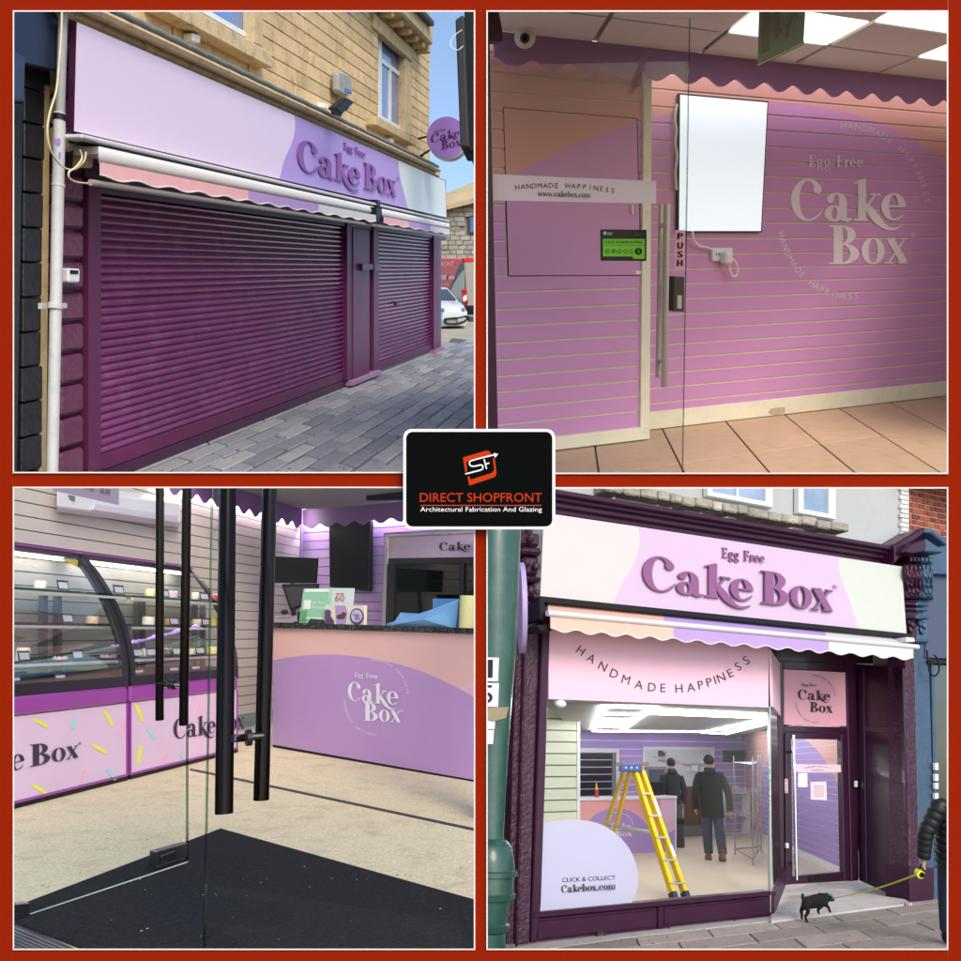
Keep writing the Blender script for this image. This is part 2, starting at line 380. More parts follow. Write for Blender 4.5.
for x0, y0, x1, y1 in ((13, 10.6, 475, 473), (486.6, 10.6, 948, 473.8), (13, 487, 475, 949.8), (486.6, 487.4, 948, 949.8)):
    a, b = Pl((0, 1.895, 0), (0, -1, 0)), Pl((0, 1.915, 0), (0, -1, 0)); w = 1.15; e = .25
    ps = [rc(x0 - e, y0 - e, x0 + w, y1 + e), rc(x1 - w, y0 - e, x1 + e, y1 + e), rc(x0 + w + .02, y0 - e, x1 - w - .02, y0 + w), rc(x0 + w + .02, y1 - w, x1 - w - .02, y1 + e)]
    mk('bead', join(*[splay(q, a, b) for q in ps]), m_bead, fr)
def rrect(x0, y0, x1, y1, r, n=6):
    out = []
    for cx, cy, a in ((x1 - r, y0 + r, -90), (x1 - r, y1 - r, 0), (x0 + r, y1 - r, 90), (x0 + r, y0 + r, 180)):
        out += [(cx + r * math.cos(R(a + 90 * i / n)), cy + r * math.sin(R(a + 90 * i / n))) for i in range(n + 1)]
    return out
NP = Pl((0, 1.876, 0), (0, -1, 0))
m_blk = mat('plate_black', (6, 9, 9), .8, var=.03, spec=.05); m_or = mat('plate_orange', (194, 56, 12), .8, var=.02, spec=.1); m_wh = mat('plate_white', (240, 240, 240), .5, var=.02)
np_ = thing('name_plate', 'black rounded name plate with orange and white lettering at the crossing of the frame', 'sign', NP.hit(479, 529))
mk('border', slab(NP, rrect(403.3, 429, 555.2, 529.3, 8.5), 0, .014), m_wh, np_, smooth=30)
mk('plate', slab(NP, rrect(406.2, 431.8, 552.3, 526.4, 6.5), .0012, .005), m_blk, np_, smooth=30)
def z(x, y): return (400 + x / 6.006, 425 + y / 6.006)
mk('lettering', sans(NP, 'DIRECT SHOPFRONT', qmap(z(120, 462), z(852, 462), z(852, 408), z(120, 408)), .002), m_or, np_)
mk('rule', slab(NP, [z(122, 486), z(850, 486), z(850, 480), z(122, 480)], .002, .0006), mat('plate_rule', (170, 50, 20), .5), np_)
mk('lettering', sans(NP, 'Architectural Fabrication And Glazing', qmap(z(122, 529), z(852, 529), z(852, 492), z(122, 492)), .002), m_wh, np_)
emb = [[(378, 195), (515, 155), (535, 157), (548, 172), (545, 185), (398, 222), (404, 275), (392, 285)], [(556, 196), (570, 205), (580, 290), (570, 312), (415, 364), (406, 312), (414, 305), (424, 328), (552, 288), (566, 270)]]
for e in emb: mk('emblem', slab(NP, [z(*p) for p in e], .0022, .0008), m_or, np_)
def zz(*p): return [z(*q) for q in p]
mk('emblem', join(ribbon(NP, zz((392, 294), (440, 282), (490, 268), (497, 255), (490, 240), (440, 248), (420, 240), (420, 220), (450, 208), (520, 190), (572, 178)), 1.35, .003),
   ribbon(NP, zz((505, 205), (520, 264)), 1.3, .0034), ribbon(NP, zz((512, 236), (536, 228)), 1.3, .0036)), m_wh, np_)
mk('emblem', slab(NP, zz((563, 168), (590, 174), (570, 198)), .0038, .0008), m_wh, np_)
# ================================================================ top left: shuttered corner shop in a sunny street
PLACE[:] = [-1, 1]
up = sky_up(267); G1 = floor_of(up, 1.7)
WF = Wall(G1.hit(135, 471), up, 647, 267)            # shutter plane
PAN1 = (14, 474, 11, 472)
m_stone = mat('sandstone', (206, 180, 138), .9, var=.14, scale=3, bump=.5, bscale=30, dirt=((112, 94, 74), .55, 5))
m_stone2 = mat('sandstone_trim', (204, 182, 142), .85, var=.1, scale=4, bump=.3, bscale=30, dirt=((92, 78, 60), .6, 7))
m_mort = mat('mortar_brown', (120, 100, 72), .95)
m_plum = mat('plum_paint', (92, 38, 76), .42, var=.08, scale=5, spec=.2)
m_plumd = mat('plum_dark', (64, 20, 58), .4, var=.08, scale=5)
m_slat = mat('shutter_plum', (124, 58, 112), .18, var=.12, scale=1.6, bump=.05, bscale=2.5, spec=.6, dirt=((150, 108, 146), .35, 3.5))
m_lil = mat('sign_lilac', (226, 208, 234), .45, var=.015); m_pur = mat('sign_purple', (176, 148, 216), .45, var=.015); m_pale = mat('sign_pale', (222, 228, 228), .45, var=.015)
m_ltr = mat('letter_plum', (132, 72, 150), .4, var=.03); m_ltr2 = mat('letter_side', (168, 130, 190), .4)
m_fpink = mat('canvas_pink', (232, 178, 184), .8, var=.05, scale=14, bump=.25, bscale=9); m_flil = mat('canvas_lilac', (178, 150, 212), .8, var=.05, scale=14, bump=.25, bscale=9); m_fwh = mat('canvas_white', (214, 212, 212), .8, var=.04, scale=14, bump=.25, bscale=9)
m_alu = mat('white_aluminium', (206, 206, 208), .4, var=.03)
m_black = mat('black_metal', (20, 20, 23), .45, var=.1, spec=.25)
m_navy = mat('navy_paint', (34, 46, 72), .35, var=.08, scale=3)
m_blkst = mat('black_stone', (34, 34, 40), .5, var=.2, scale=6, bump=.5, bscale=18)
m_upvc = mat('white_upvc', (225, 228, 230), .35, var=.03)
m_glassw = mat('window_blue_pane', (92, 132, 190), .06, var=.25, scale=2.5, stretch=(6, 1, .6), coat=1.0)  # blue of the reflections is painted into the pane colour
m_pipe = mat('pipe_white', (198, 200, 200), .45, var=.05, dirt=((150, 146, 138), .4, 9)); m_pipeg = mat('pipe_grey', (150, 150, 150), .5, var=.06)
m_cream = mat('cream_plastic', (214, 202, 168), .5, var=.05)
# ---- pavement
pv = mk('pavement', slab(G1, [(-60, 700), (-60, 300), (470, 300), (500, 290), (1100, 345), (1100, 700)], -.012, .15), mat('joint_grey', (84, 86, 90), .95, var=.25, scale=12), kind='structure')
m_pav = [mat('paver_%d' % i, c, .75, var=.2, scale=9, bump=.5, bscale=45, dirt=((84, 86, 92), .7, 9)) for i, c in enumerate([(142, 144, 150), (130, 133, 140), (154, 154, 156)])]
d1 = WF.u; d2 = D(-420, 267).normalized()
bp = G1.hit(135, 474)
tiles(pv, 'paver', None, bp, d1 * .74, -d2 * .27, (-12, 34), (0, 30), .014, .06, up, PAN1, jit=.005, stag=.47, bev=.014, every=m_pav, rj=.016)
# kerb strip of larger setts against the shopfront
for i in range(-3, 10):
    a = bp + d1 * 1.35 * i
    q = [a + d1 * .02 + up * .012, a + d1 * 1.33 + up * .012, a + d1 * 1.33 + d2 * .3 + up * .012, a + d1 * .02 + d2 * .3 + up * .012]
    if inpanel(q, *PAN1): mk('paver', prism(q, -up * .06), m_pav[2], pv, bev=.008)
specks(G1, (150, 470, 395, 470), 70, (.008, .03), mat('gum_dark', (74, 74, 78), .9), pv)
specks(G1, (150, 470, 395, 470), 30, (.006, .016), mat('gum_pale', (190, 188, 184), .9), pv, off=.006)
road = mk('road', slab(G1, [(430, 362), (430, 292), (600, 292), (600, 345), (500, 345), (478, 341), (452, 338)], -.004, .1), mat('sunlit_tarmac', (182, 172, 150), .9, var=.2, scale=2, dirt=((120, 118, 96), .6, 1.2)), kind='structure')  # sunshine beyond the shaded pavement is put into the pale road colour
# ---- building
bd = thing('corner_shop_building', 'honey-coloured sandstone corner building above the plum shutters', 'building', WF.pt(330, -.4))
OW = .10                                              # stone face proud of the shutters
XR = 429.5
mk('wall', join(WF.rect(60, XR - .3, .135, 1.3, OW - .17, .12), WF.rect(16, 60, -.42, .4, -.1, .1)), m_mort, bd)
mk('wall', prism([WF.pt(XR - .2, .4, OW - .02), WF.pt(XR - .2, 1.3, OW - .02), WF.pt(XR - .2, 1.3, OW - .02) - WF.n * 2.2, WF.pt(XR - .2, .4, OW - .02) - WF.n * 2.2], d1 * -.1), m_stone, bd)
wins = [(166, 254, .572, 1.25), (379, 405, .556, .877)]
ks = [.478 + .0415 * i for i in range(13)]
for ci in range(len(ks) - 1):
    k0, k1 = ks[ci], ks[ci + 1]; cuts = []
    for (a, b, c, d) in wins:
        if min(k1, d) - max(k0, c) > .5 * (k1 - k0): cuts.append((a - .3, b + (1 if b > 300 else 2)))
    segs, s = [], 60
    for a, b in cuts: segs.append((s, a)); s = b
    segs.append((s, XR))
    ia = 1 / (647 - 60); t0 = (ci % 2) * .0002
    for a, b in segs:
        x = a
        while x < b - .2:
            nx = 647 - 1 / (1 / (647 - x) + random.uniform(.00030, .00042)); nx = min(nx, b)
            if b - nx < (647 - b) * .05: nx = b
            g = (647 - x) * .0016; kg = .0011
            if WF.y(nx, k0) > 6: mk('stone_block', WF.rect(x + g, nx - g, k0 + kg, k1 - kg, OW + random.uniform(-.004, .004), .15), m_stone, bd, bev=.006)
            x = nx
for (a, b, c, d), tr in zip(wins, (None, .78)):
    w = mk('window', WF.rect(a, b, c, d, OW - .115, .02), m_glassw, bd)
    fw = (647 - a) * .011
    for x0, x1 in ((a, a + fw), (b - fw * .9, b)): mk('window_frame', WF.rect(x0, x1, c, d, OW - .085, .06), m_upvc, w, bev=.004)
    mk('window_frame', WF.rect(a + fw, b - fw * .9, c, c + .014, OW - .085, .06), m_upvc, w, bev=.004)
    mk('window_frame', WF.rect(a + fw, b - fw * .9, d - .014, d, OW - .085, .06), m_upvc, w, bev=.004)
    if tr:
        mk('window_frame', WF.rect(a + fw, b - fw * .9, tr - .009, tr + .009, OW - .087, .05), m_upvc, w, bev=.004)
        mk('mullion', WF.rect(390, 391.6, c + .014, tr - .009, OW - .087, .05), m_upvc, w)
        mk('lintel', WF.rect(a - 5, b + 8, d, d + .055, OW + .05, .12), m_stone2, w, bev=.01)
        mk('jamb', WF.rect(b + .3, b + 6.5, c, d, OW + .012, .13), m_stone2, w, bev=.006)
        mk('sill', WF.rect(a - 3, b + 11, c - .032, c - .001, OW + .16, .3), m_stone2, w, bev=.012)
    else:
        mk('jamb', WF.rect(b + .3, b + 9, c, d, OW + .012, .13), m_stone2, w, bev=.006)
        mk('sill', WF.rect(a - 5, b + 18, c - .042, c - .001, OW + .16, .3), m_stone2, w, bev=.012)
mk('cornice', WF.rect(66, 440, .432, .4605, .30, .34), m_stone2, bd, bev=.02)
mk('cornice', WF.rect(64, 441.5, .4612, .4775, .42, .46), m_stone2, bd, bev=.025)
mk('flashing', tube([WF.pt(x, .4815 + .0012 * math.sin(x * .7), .40) for x in range(72, 442, 6)], .024, 8), mat('lead_grey', (112, 118, 122), .6, var=.2, scale=8), bd, smooth=50)
mk('eave', WF.rect(340, 433, 1.035, 1.13, .42, .55), m_stone2, bd, bev=.03)
mk('eave', WF.rect(340, 434.5, 1.131, 1.16, .52, .6), mat('gutter_dark', (50, 54, 58), .5), bd, bev=.02)
for x in (384, 394, 403, 411, 418, 424.5, 430): mk('bracket', WF.rect(x - .9, x + .9, .985, 1.034, .34, .25), m_stone2, bd, bev=.02)
# shopfront joinery
mk('shopfront_panel', join(WF.rect(85, 446, .135, .43, .06, .14)), m_plumd, bd)
mk('pilaster', WF.rect(353.2, 369.6, -.385, .135, .10, .16), m_plum, bd, bev=.01)
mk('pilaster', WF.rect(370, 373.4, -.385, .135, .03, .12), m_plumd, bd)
mk('plinth', WF.rect(352.5, 381, -.405, -.386, .14, .2), mat('plinth_mauve', (150, 110, 150), .6), bd, bev=.008)
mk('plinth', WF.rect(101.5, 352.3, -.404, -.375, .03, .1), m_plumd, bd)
mk('plinth', WF.rect(435, 444, -.41, -.392, .12, .2), mat('plinth_mauve', (0, 0, 0)), bd)
mk('corner_post', WF.rect(437.2, 441, -.39, .135, .06, .3), m_plum, bd, bev=.01)
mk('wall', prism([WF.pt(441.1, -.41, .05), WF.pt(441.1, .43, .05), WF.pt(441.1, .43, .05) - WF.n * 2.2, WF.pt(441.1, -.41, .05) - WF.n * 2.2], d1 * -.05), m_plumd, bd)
# rusticated pilaster of painted stones
blk = [(.1605, .111), (.108, .063), (.06, .0105), (.0075, -.043), (-.046, -.0975), (-.1, -.15), (-.153, -.204), (-.207, -.26), (-.263, -.316), (-.319, -.372)]
m_bp = mat('plum_stone', (98, 44, 76), .45, var=.12, scale=5, bump=.5, bscale=22)
for i, (a, b) in enumerate(blk): mk('stone_block', WF.rect(61.5, 84.6, b + .004, a, .10, .2), m_bp, bd, bev=.022)
mk('pilaster', WF.rect(60, 89, -.40, .17, .02, .1), m_plumd, bd)
mk('pilaster', WF.rect(66, 86, .165, .44, .04, .1), m_plumd, bd)
for a, b in ((.2, .24), (.245, .29), (.295, .34), (.345, .39), (.395, .425)): mk('stone_block', WF.rect(60, 73.4, a, b, .07, .1), m_stone, bd, bev=.02)
# ---- roller shutters
def shutter(x0, x1, k0, k1, n, label, rails):
    t = thing('roller_shutter', label, 'shutter', WF.pt((x0 + x1) / 2, k0), 'roller shutters of the corner shop')
    p = (k1 - k0 - .03) / n
    for i in range(n):
        a = k0 + .03 + p * i; V = []
        prof = [(0, -.012), (.10, .006), (.35, .030), (.6, .034), (.84, .016), (.93, -.010), (1.0, -.013)]
        L = [WF.pt(x0, a + p * u, o) for u, o in prof]; Q = [WF.pt(x1, a + p * u, o) for u, o in prof]; m = len(prof)
        mk('slat', (L + Q, [(j, j + 1, m + j + 1, m + j) for j in range(m - 1)]), m_slat, t, smooth=40)
    mk('bottom_bar', WF.rect(x0, x1, k0, k0 + .03, .03, .05), m_plum, t, bev=.006)
    for a, b in rails: mk('guide_rail', WF.rect(a, b, k0 - .005, k1 + .01, .085, .12), m_plum, t, bev=.004)
    return t
s1 = shutter(100.8, 347.6, -.374, .15, 33, 'wide plum roller shutter closed over the main shop window', ((89, 101.2), (347.2, 352.6)))
s2 = shutter(378.6, 434.4, -.385, .15, 33, 'narrow plum roller shutter closed over the door right of the pilaster', ((373.8, 378.9), (434, 437)))
mk('lock_box', WF.rect(396, 398.4, -.152, -.14, .06, .03), m_black, s2)
lb = mk('shutter_latch', join(WF.rect(362.8, 369.5, -.012, .012, .16, .05), WF.rect(369.5, 374.5, -.009, .010, .15, .03), WF.rect(374.5, 381, -.012, .012, .16, .05)), m_plumd, label='plum latch plate bolted across the pilaster between the two shutters', cat='latch')
# ---- sign
sg = thing('fascia_sign', 'long lilac fascia sign with raised Cake Box lettering above plum shutters', 'sign', WF.pt(250, .2375))
SO = .34
mk('board', slab(WF, [(77, 21.8), (445.5, 180.6), (446.8, 217.8), (74.2, 131.2)], SO - .012, .06), m_plumd, sg, bev=.006)
A = [(294.4, 115.4), (295.2, 124), (294, 136), (290, 147.5), (284.5, 160), (279.5, 179)]
B = [(398.4, 160.3), (399, 170), (401, 181), (404.4, 195), (408, 208.6)]
Af = cr(A, 4); Bf = cr(B, 4)
mk('lilac_panel', slab(WF, [(77.3, 22.2)] + Af[:] + [(74.6, 131.1)], SO, .004), m_lil, sg)
mk('pale_panel', slab(WF, Bf[::-1] + [(445.2, 181), (446.5, 217.4)], SO, .004), m_pale, sg)
mk('purple_panel', slab(WF, Af[::-1] + Bf, SO + .001, .005), m_pur, sg)
def smap(wall, x0, x1, k0, k1): return qmap((x0, wall.y(x0, k0)), (x1, wall.y(x1, k0)), (x1, wall.y(x1, k1)), (x0, wall.y(x0, k1)))
mk('lettering', serif(WF, 'Cake Box', smap(WF, 298, 396.5, .279, .372), SO + .02, .016), m_ltr, sg)
mk('lettering', serif(WF, 'Egg Free', smap(WF, 344, 366, .389, .412), SO + .014, .01), m_ltr, sg)
mk('lettering', sans(WF, '®', smap(WF, 396.8, 399.4, .347, .362), SO + .01), m_ltr, sg)
mk('sign_trim', WF.rect(82, 450, .2275, .236, .44, .16), m_alu, sg, bev=.01)
mk('sign_trim', WF.rect(84, 449, .221, .2262, .36, .12), m_black, sg)  # black strip put in for the shaded gap between sign and awning roll
# ---- awnings
def awning(x0, x1, cuts, label, nb, seeds):
    t = thing('awning', label, 'awning', WF.pt((x0 + x1) / 2, .16), 'folded awnings over the shutters')
    r = (WF.pt(x0, .2195, .5) - WF.pt(x0, .191, .5)).length / 2
    mk('canvas_roll', loft([[WF.pt(x, k, o) for k, o in ((.190, .44), (.191, .50), (.197, .525), (.206, .53), (.214, .515), (.219, .48), (.2195, .44))] for x in (x0, x1)]), m_fwh, t, smooth=50)
    mk('housing', WF.rect(x0 + 1, x1 - 1, .207, .2205, .42, .2), m_alu, t)
    tot = 1 / (647 - x1) - 1 / (647 - x0); xa = x0 + 2; mm = (m_fpink, m_flil, m_fwh)
    for j, (xb, mtl) in enumerate(zip(cuts + [x1], mm)):
        n = max(2, round(nb * (1 / (647 - xb) - 1 / (647 - xa)) / tot))
        mk('valance', scallop(WF, (xa, xb - .05), .1915, .1625, .0065, n, .64, .006, wall=WF), mtl, t, smooth=40)
        e = []
        for i in range(n * 10 + 1):
            tt = i / (n * 10); x = WF.xs(xa, xb, tt); ph = math.sin(math.pi * ((tt * n) % 1)); ph = .5 - .5 * math.cos(math.tau * tt * n); e.append(WF.pt(x, .1622 + .0065 * (1 - ph), .645))
        mk('hem', tube(e, .006, 5), m_fwh, t, smooth=50)
        xa = xb
    mk('front_bar', tube([WF.pt(x0 - 8, .152, .42), WF.pt(x1 + 1, .152, .42)], .022, 12), mat('bar_greige', (176, 168, 160), .5), t, smooth=40)
    return t
aw1 = awning(98.5, 376, [248.4, 318.8], 'wide rolled awning with pink, lilac and white scalloped valance over the wide shutter', 13, 1)
aw2 = awning(382, 449.6, [409, 430.4], 'short rolled awning with small scalloped valance over the narrow shutter', 7, 2)
abk = thing('awning_bracket', 'black bracket between the two awnings', 'bracket', WF.pt(379, .17, .4))
mk('arm', WF.rect(376.5, 381.5, .17, .222, .6, .35), m_black, abk, bev=.01)
mk('wall_plate', WF.rect(377.3, 380.5, .2222, .25, .45, .2), m_black, abk, bev=.01)
# ---- neighbour on the left
nb = thing('neighbouring_shopfront', 'black and navy shopfront left of the white drainpipe', 'shopfront', WF.pt(30, -.44))
mk('wall', WF.rect(-30, 47.5, -.5, .45, -.02, .25), m_blkst, nb)
mk('fascia', slab(WF, [(-10, -20), (60.5, -20), (57.5, 71), (28, 64.5), (-10, 56)], .22, .2), m_navy, nb, bev=.01)
mk('fascia', slab(WF, [(-10, 40), (26, 57), (24.8, 102), (-10, 98)], .34, .2), mat('navy_light', (52, 70, 98), .35), nb, bev=.01)
mk('door_frame', slab(WF, [(-10, 103), (24, 104), (17.5, 480), (-10, 480)], .14, .1), mat('frame_slate', (38, 44, 54), .5), nb, bev=.01)
for i in range(14):
    k1 = .345 - .0565 * i
    mk('stone_block', WF.rect(24.5 - .35 * max(0, i - 3), 45 - .30 * max(0, i - 2), k1 - .0535, k1, .06 + random.uniform(-.012, .012), .15), m_blkst, nb, bev=.007)
mk('edge_strip', slab(WF, [(45.3, 85), (50, 86), (46, 480), (40.2, 480)], .06, .1), mat('bare_stone', (190, 165, 120), .9, var=.2, scale=9, bump=.5, bscale=30), nb)
# ---- drainpipe
dp = thing('drainpipe', 'white painted drainpipe running down between the two shopfronts', 'drainpipe', WF.hit(52, 480, .3))
pr = (WF.hit(60, 300, .28) - WF.hit(47, 300, .28)).length / 2 * .56
def pl_(a, b, r, m, nm, sg_=16): return mk(nm, tube([WF.hit(*a, .28), WF.hit(*b, .28)], r, sg_), m, dp, smooth=40)
pl_((64, -10), (60, 117), pr * .78, m_pipeg, 'upper_pipe'); pl_((59.6, 113), (51.8, 495), pr, m_pipe, 'lower_pipe')
pl_((59.9, 115), (59.7, 121), pr * 1.15, m_black, 'clip'); pl_((58.4, 184), (58.2, 187), pr * 1.12, m_pipe, 'collar'); pl_((55, 303), (54.8, 309), pr * 1.22, m_pipe, 'collar')
mk('bracket', slab(WF, [(42, 303), (67, 303), (67, 308), (42, 309)], .2, .03), m_pipe, dp)
mk('paint_patch', join(slab(WF, [(54, 139), (60, 138), (61, 143), (59, 147), (56, 145)], .37, .003), slab(WF, [(59, 152), (61.5, 152), (60.5, 160), (58.5, 158)], .37, .003)), m_pur, dp)
mk('cable', tube([WF.hit(x, y, .42) for x, y in cr([(62, -5), (61.5, 30), (58.5, 70), (56, 92), (50, 112), (47.3, 130), (50, 148), (57, 161), (66, 168.5), (75, 169), (84, 161), (86, 152)], 4)], .0065, 6), m_cream, label='thin cream cable looping off the white drainpipe to the junction box', cat='cable', smooth=60)
mk('cable', tube([WF.hit(x, y, .45) for x, y in cr([(80, 150), (82, 158), (76, 167), (69, 172), (69.5, 178), (76, 182), (88, 183.5)], 4)], .0065, 6), m_cream, label='short cream cable curling from the junction box into the awning bar', cat='cable', smooth=60)
jb = mk('junction_box', slab(WF, [(72, 137), (86, 138), (86.3, 150.5), (71.8, 150)], .2, .12), m_cream, bev=.012, label='square cream junction box under the left end of the lilac sign', cat='junction box')
mk('cover_box', slab(WF, [(87.5, 143.5), (94.2, 144.5), (93.5, 168), (86.5, 167.5)], .26, .12), mat('box_tan', (206, 182, 130), .6), bev=.012, label='narrow tan cover box beside the cream junction box', cat='box')
ksf = thing('key_safe', 'small white key safe on the plum stone pilaster', 'key safe', WF.hit(74, 283, .1))
mk('body', slab(WF, [(68.2, 268), (80.6, 268.8), (80.2, 283), (68.6, 282.6)], .17, .08), m_upvc, ksf, bev=.012)
mk('shutter_window', slab(WF, [(70.5, 270), (78.5, 270.4), (78.4, 274), (70.6, 273.8)], .175, .01), m_black, ksf)
mk('vent_box', slab(WF, [(193, 32.8), (200.8, 34.5), (200.7, 43.5), (193.2, 41.5)], .2, .1), m_upvc, bev=.01, label='small white box fixed to the stone above the lilac panel', cat='box')
mk('vent_box', slab(WF, [(324, 102.6), (328.8, 104.4), (328.8, 110), (324, 108)], .2, .1), m_upvc, bev=.01, label='tiny white box beside the black floodlight', cat='box')
mk('vent_box', slab(WF, [(391.3, 138), (394.2, 139), (394.2, 143), (391.3, 142)], .2, .1), m_upvc, bev=.01, label='tiny white box under the right stone window', cat='box')
al = thing('alarm_box', 'weathered grey alarm box with blue base on the sandstone wall', 'alarm box', WF.hit(345, 97, .15))
mk('body', slab(WF, [(338.6, 72), (341, 71), (350.5, 75), (352, 77.5), (352, 93), (349, 97), (340, 93.4), (338.6, 91)], .24, .1), mat('alarm_grey', (150, 150, 146), .6, var=.2, scale=8, dirt=((110, 92, 70), .5, 9)), al, bev=.03)
mk('lens', slab(WF, [(345, 87.5), (352, 90), (352, 94.4), (345.5, 92)], .25, .03), mat('alarm_blue', (70, 110, 170), .3), al, bev=.008)
fl = thing('floodlight', 'black floodlight tilted down under the alarm box', 'floodlight', WF.hit(342, 114, .2))
mk('lamp_head', slab(WF, [(347.6, 97.5), (355.4, 102.2), (342.6, 114.6), (335, 108.2)], .75, .1), m_black, fl, bev=.015)
mk('arm', tube([WF.hit(x, y, .5) for x, y in ((347, 108), (338, 112), (332.5, 109.4), (333, 112.5), (340, 114.6))], .025, 8), m_black, fl, smooth=50)
# ---- round hanging sign, its plane faces up the street
hs = thing('hanging_sign', 'round purple projecting sign on the building corner', 'sign', WF.hit(430, 150, .2))
HP = Pl(WF.hit(432, 140, .5), (-.25, -1, .1))
mk('rim', ell(HP, 447.2, 137.6, 20.6, 21.2, 0, .12, 40), m_alu, hs, smooth=40)
mk('disc', ell(HP, 446.7, 137.3, 20.0, 20.6, .01, .02, 40), mat('disc_purple', (150, 116, 190), .4, var=.03), hs, smooth=40)
m_dp = mat('letter_dark_plum', (78, 34, 88), .4, var=.03)
mk('lettering', serif(HP, 'Cake', qmap((430.6, 143.4), (459.5, 136.2), (459.5, 128), (430.6, 134.3)), .014), m_dp, hs)
mk('lettering', serif(HP, 'Box', qmap((441, 150), (461, 145.6), (461, 137), (441, 141.2)), .014), m_dp, hs)
mk('lettering', serif(HP, 'Egg Free', qmap((434, 133), (446, 130), (446, 127.5), (434, 130.4)), .014), m_dp, hs)
for a, b in (((418, 138.8), (429, 136)), ((419, 157), (430, 150))): mk('arm', tube([HP.hit(*a, -.05), HP.hit(*b, -.05)], .018, 8), m_black, hs, smooth=40)
mk('brace', tube([HP.hit(424, 153, -.05), HP.hit(421, 158, -.05)], .016, 8), m_black, hs, smooth=40)
# dark vertical sign of a neighbour, near the camera
VP_ = Pl(G1.hit(466, 380), (-.2, -1, .1))
vsn = thing('projecting_box_sign', 'tall black box sign cutting across the round purple sign', 'sign', VP_.hit(466, 152))
mk('box', slab(VP_, [(463.5, -20), (500, -20), (500, 152), (467, 152)], .6, .6), m_black, vsn, bev=.02)
mk('box', slab(VP_, [(455.2, 19), (463.4, 14), (468.5, 147), (460.2, 147)], .75, .5), mat('black_soft', (30, 30, 34), .6), vsn, bev=.02)
mk('cable_loop', tube([VP_.hit(x, y, .9) for x, y in cr([(462, 30), (455, 35), (450.5, 42), (452, 48), (458, 50), (463, 46)], 4)], .008, 6), m_upvc, vsn, smooth=50)
# ---- things at the end of the street
EP = Pl(G1.hit(455, 292), up.cross(Vector((1, .12, 0))))
hb = thing('stone_house', 'pale grey stone house with shallow roof at the end of the street', 'house', EP.hit(460, 292))
m_gst = mat('grey_stone', (165, 160, 150), .9, var=.25, scale=1.5, bump=.4, bscale=5)
mk('wall', slab(EP, [(425, 196), (447, 205), (500, 193), (500, 300), (425, 300)], -.5, 3), mat('grey_mortar', (140, 136, 128), .95), hb)
for j in range(22):
    y0 = 198 + j * 4.7; x = 436 + (j % 2) * 4
    while x < 480:
        nx = x + random.uniform(6, 11)
        if y0 > 205.5 - (x - 447) * .22 and not (nx > 468 and 214 < y0 < 234): mk('stone_block', slab(EP, [(x + .3, y0 + .3), (nx - .3, y0 + .2), (nx - .3, y0 + 4.3), (x + .3, y0 + 4.4)], -.36 + random.uniform(-.05, .05), .3), m_gst, hb)
        x = nx
rf = mk('roof', prism([EP.hit(430, 209, .3), EP.hit(447, 205, .3), EP.hit(500, 192, .3), EP.hit(500, 172, -3.5), EP.hit(446, 193, -3.5), EP.hit(430, 196, -3.5)], up * -.3), mat('stone_slate', (176, 156, 122), .9, var=.2, scale=1.2), hb)
wn = mk('window', slab(EP, [(468.6, 216), (480, 214), (480, 233), (468.6, 234)], -.3, .2), mat('frame_dark', (60, 62, 70), .5), hb)
mk('pane', slab(EP, [(470.4, 218), (480, 216), (480, 231), (470.4, 232)], -.27, .05), m_glassw, wn)
# van
VW = Wall(G1.hit(463, 322), up, -200, 258); m_vr = mat('van_red', (214, 24, 34), .25, coat=.6, var=.02); m_vs = mat('van_silver', (168, 166, 158), .3, metal=.2, coat=.5, var=.03)
vn = thing('van', 'red and silver delivery van parked beyond the white car', 'van', VW.hit(460, 316))
RP = Pl(VW.hit(464.15, 300), VW.u)
mk('body', prism([VW.hit(415, 258), VW.hit(464, 259.5), VW.hit(464.2, 312), VW.hit(415, 309)], -VW.n * 2.2), m_vr, vn, bev=.08)
mk('swoosh', slab(VW, cr([(464, 260.5), (459, 266), (454, 277), (450, 288), (446.5, 297)], 4) + [(446, 312), (464.2, 312)], .012, .02), mat('van_grey', (92, 88, 86), .35), vn)
mk('side_panel', slab(VW, cr([(464, 270), (460, 274), (455, 282), (451, 290), (447.5, 297)], 4) + [(447.5, 312), (464.2, 312)], .02, .02), m_vs, vn)
mk('rear_door', slab(RP, [(464.6, 262), (490, 261), (490, 306), (467.5, 306)], .05, .1), m_vs, vn, bev=.02)
mk('rear_header', slab(RP, [(463.5, 258.4), (490, 257), (490, 261.5), (464.4, 262)], .06, .1), m_vr, vn)
tl = mk('tail_light', slab(RP, [(462.6, 289.5), (467.4, 289), (469, 303.5), (463.4, 304.8)], .16, .1), mat('lamp_red', (170, 16, 24), .15, coat=1), vn, bev=.03)
mk('reverse_lamp', slab(RP, [(463.4, 297), (466.6, 294.5), (467, 300), (463.7, 301.5)], .18, .05), m_upvc, tl)
mk('bumper', slab(RP, [(465, 306.2), (490, 306), (490, 315), (467, 315)], .15, .3), m_black, vn, bev=.05)
mk('wheel', tube([VW.hit(453, 311, .06), VW.hit(453, 311, .06) - VW.n * .3], .42, 20), m_black, vn, smooth=40)
mk('lettering', sans(VW, 'PFRONT', qmap((436.8, 266.2), (453.4, 265.6), (454.2, 261.4), (436.8, 262.2)), .03), m_upvc, vn)
